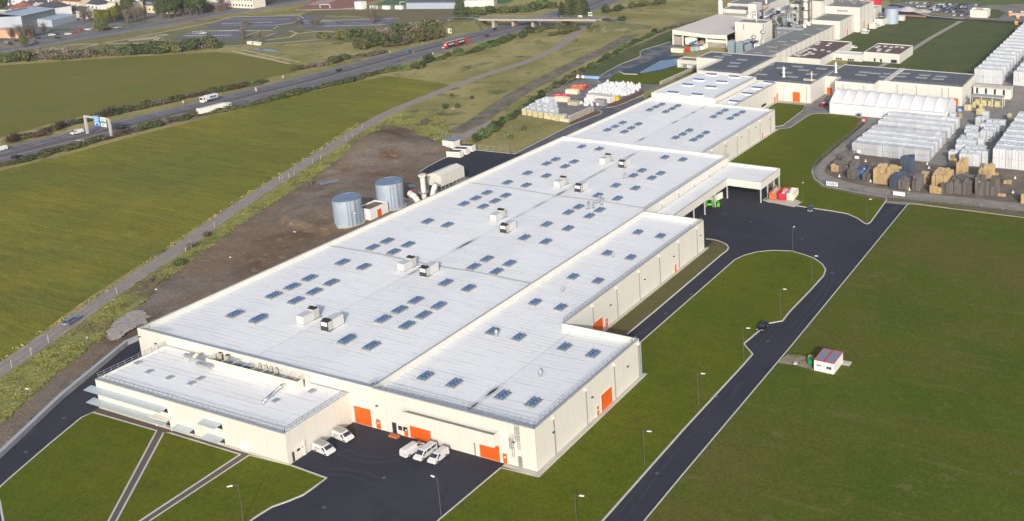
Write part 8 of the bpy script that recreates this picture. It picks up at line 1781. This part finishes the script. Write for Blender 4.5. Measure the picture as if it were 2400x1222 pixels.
# big grey hall with a lean-to beside the town road
a, b_ = G(25,74), G(134,52); p0 = G(-6,72); T = thing('sports_hall', 'large pale grey hall with a dark clerestory side beside the town road', 'hall', (p0.x,p0.y,0)); 
q0 = G(55,72); q1 = G(134,53); d = (q1-q0).normalized(); nn = Vector((-d.y,d.x)); L_ = (q1-q0).length; nn = nn if nn.dot(q0-Vector(CAM[:2])) > 0 else -nn
mb = MB(); A0, A1 = q0, q1; B0, B1 = q0+nn*34, q1+nn*34; hh = 10
mb.face([(*A0,0),(*A1,0),(*A1,hh),(*A0,hh)]); mb.build('clerestory_wall', sheet_gr, T, world=True)
mb = MB(); mb.face([(*A0,0),(*A0,hh),(*B0,9),(*B0,0)]); mb.face([(*A1,0),(*B1,0),(*B1,9),(*A1,hh)]); mb.face([(*B0,0),(*B0,9),(*B1,9),(*B1,0)]); mb.build('wall', sheet_bl, T, world=True)
m0, m1 = q0+nn*17, q1+nn*17; mb = MB(); mb.face([(*(A0-nn*.5),hh),(*(A1-nn*.5),hh),(*m1,hh+2),(*m0,hh+2)]); mb.face([(*m0,hh+2),(*m1,hh+2),(*B1,9),(*B0,9)]); mb.build('roof', sheet_bl, T, world=True)
mb = MB(); mb.obox(m0+d*5-nn*1.5, m1-d*8-nn*1.5, 4, hh+1.7, hh+2.3); mb.build('roof_light', mat('dull_roof_light',(.20,.25,.33),.5), T, world=True)
mb = MB(); e0 = q0+d*14-nn*10; e1 = q1+d*6-nn*10; mb.face([(*e0,0),(*e1,0),(*e1,4.6),(*e0,4.6)]); mb.face([(*e1,0),(*(e1+nn*10),0),(*(e1+nn*10),5.6),(*e1,4.6)]); mb.face([(*e0,0),(*e0,4.6),(*(e0+nn*10),5.6),(*(e0+nn*10),0)]); mb.face([(*e0,4.6),(*e1,4.6),(*(e1+nn*10),5.6),(*(e0+nn*10),5.6)]); mb.build('lean_to', sheet_bl, T, world=True)
T = thing('low_building', 'low salmon-walled building with a hedge in front at the left edge', 'building', (*G(0,92),0)); s0_, s1_ = G(-10,88), G(54,90); mb = MB(); mb.obox(s0_+Vector((0,3)), s1_+Vector((0,3)), 8, 0, 5.2); mb.build('wall', salmon, T, world=True); mb = MB(); mb.obox(s0_+Vector((0,3)), s1_+Vector((0,3)), 8.6, 5.2, 5.5); mb.build('roof', mat('pale_orange_roof',(.55,.36,.26),.8), T, world=True)
# stadium buildings
for (a, b_, dp_, h, wm, rm, l) in [((953,21.5),(1080,20.5),16,5,mat('blue_grey_wall',(.30,.36,.46),.7),greyroof,'long blue-walled sports building beside the green pitch'),((1080,17),(1158,15),14,5,cream2,sheet_bl,'cream sports building with a pale blue roof right of the blue-walled one')]:
    A_, B_ = G(*a), G(*b_); T = thing('sports_building', l, 'sports building', (A_.x,A_.y,0)); d = (B_-A_).normalized(); nn = Vector((-d.y,d.x)); mb = MB(); mb.obox(A_+nn*dp_/2, B_+nn*dp_/2, dp_, 0, h); mb.build('wall', wm, T, world=True); mb = MB(); mb.obox(A_+nn*dp_/2-d, B_+nn*dp_/2+d, dp_+1.6, h, h+.5); mb.build('roof', rm, T, world=True)
boxth('ticket_kiosk', 'white kiosk at the corner of the red pitch', 'kiosk', (846,21), 7, 5, 5.5, white_m)
for i, x in enumerate((876,906,936)): boxth('dugout', ['left','middle','right'][i]+' white dugout along the pitch rail', 'dugout', (x,22), 6, 2.5, 2.6, white_m)
for px, l in [((762,20),'white goal frame on the red pitch'),((949,14),'goal frame at the corner of the green pitch')]:
    p = G(*px); t = thing('goal', l, 'goal', (p.x,p.y,0), .3); mb = MB(); mb.tube([(-4,0,0),(-4,0,3),(4,0,3),(4,0,0)], .18, 5); mb.build('frame', white_m, t)
    mb = MB(); mb.cyl((-4,0,3),(-4,2,0),.06,n=4); mb.cyl((4,0,3),(4,2,0),.06,n=4); mb.build('net_stay', white_m, t)
# lattice pylon near the conifer
p = G(1086,46); T = thing('lattice_mast', 'grey lattice mast beside the lone conifer', 'mast', (p.x,p.y,0)); mb = MB()
for a_ in ((-1,-1),(1,-1),(1,1),(-1,1)): mb.cyl((a_[0]*2,a_[1]*2,0),(a_[0]*.5,a_[1]*.5,20),.1,n=4)
for k in range(9):
    s = 2-1.5*k/9; s2 = 2-1.5*(k+1)/9; z = 20*k/9; z2 = 20*(k+1)/9; mb.cyl((-s,-s,z),(s2,-s2,z2),.06,n=4); mb.cyl((s,-s,z),(-s2,-s2,z2),.06,n=4); mb.cyl((s,-s,z),(s2,s2,z2),.06,n=4)
mb.build('lattice', galv, T)
# lone pole on the slope, kerb-side bits near the gate
for px, h, l in [((1058,296),6.5,'lone pale pole on the rough slope above the soil heap')]: p = G(*px); lk((p.x,p.y,0), 1.0, l, None)
for i, px in enumerate([(2368,38),(2396,38),(2386,44),(2382,58)]):
    p = G(*px); t = thing('barrier_post', ['orange gate barrier cabinet at the left','orange gate barrier cabinet at the right','small orange gate post in the middle','white and orange cone by the stacks'][i], 'barrier', (p.x,p.y,0)); mb = MB(); mb.box(-1,-1,0,1,1,3 if i < 2 else 1.6); mb.build('cabinet', mat('amber_paint',(.65,.28,.06),.6), t); mb = MB(); mb.box(-1.1,-1.1,3 if i < 2 else 1.6,1.1,1.1,3.4 if i < 2 else 1.9); mb.build('cap', white_m, t)
a_, b2_ = G(2368,38), G(2400,40); T = thing('gate_barrier', 'red and white barrier across the gate road', 'barrier', (a_.x,a_.y,0)); mb = MB(); mb.obox(a_, b2_, .25, 2.2, 2.5); mb.build('boom', mat('pale_red_boom',(.55,.25,.22),.6), T, world=True); mb = MB(); mb.obox(a_, b2_, .15, .6, 2.1); mb.build('skirt', mat('pale_mesh',(.5,.42,.40),.7), T, world=True)
# haze ------------------------------------------------------------
hz = MB(); hz.box(-2700,-1000,-3,2700,3300,160); hm = bpy.data.materials.new('haze'); hm.use_nodes = True; n = hm.node_tree.nodes; n.remove(n['Principled BSDF']); pv = n.new('ShaderNodeVolumePrincipled'); pv.inputs['Color'].default_value = (.86,.90,1,1); pv.inputs['Density'].default_value = .00008; pv.inputs['Anisotropy'].default_value = .2
hm.node_tree.links.new(pv.outputs[0], n['Material Output'].inputs['Volume'])
HAZE = True
if HAZE: o = hz.build('haze', hm); tag(o, 'thin pale haze over the far ground', 'haze', kind='stuff')
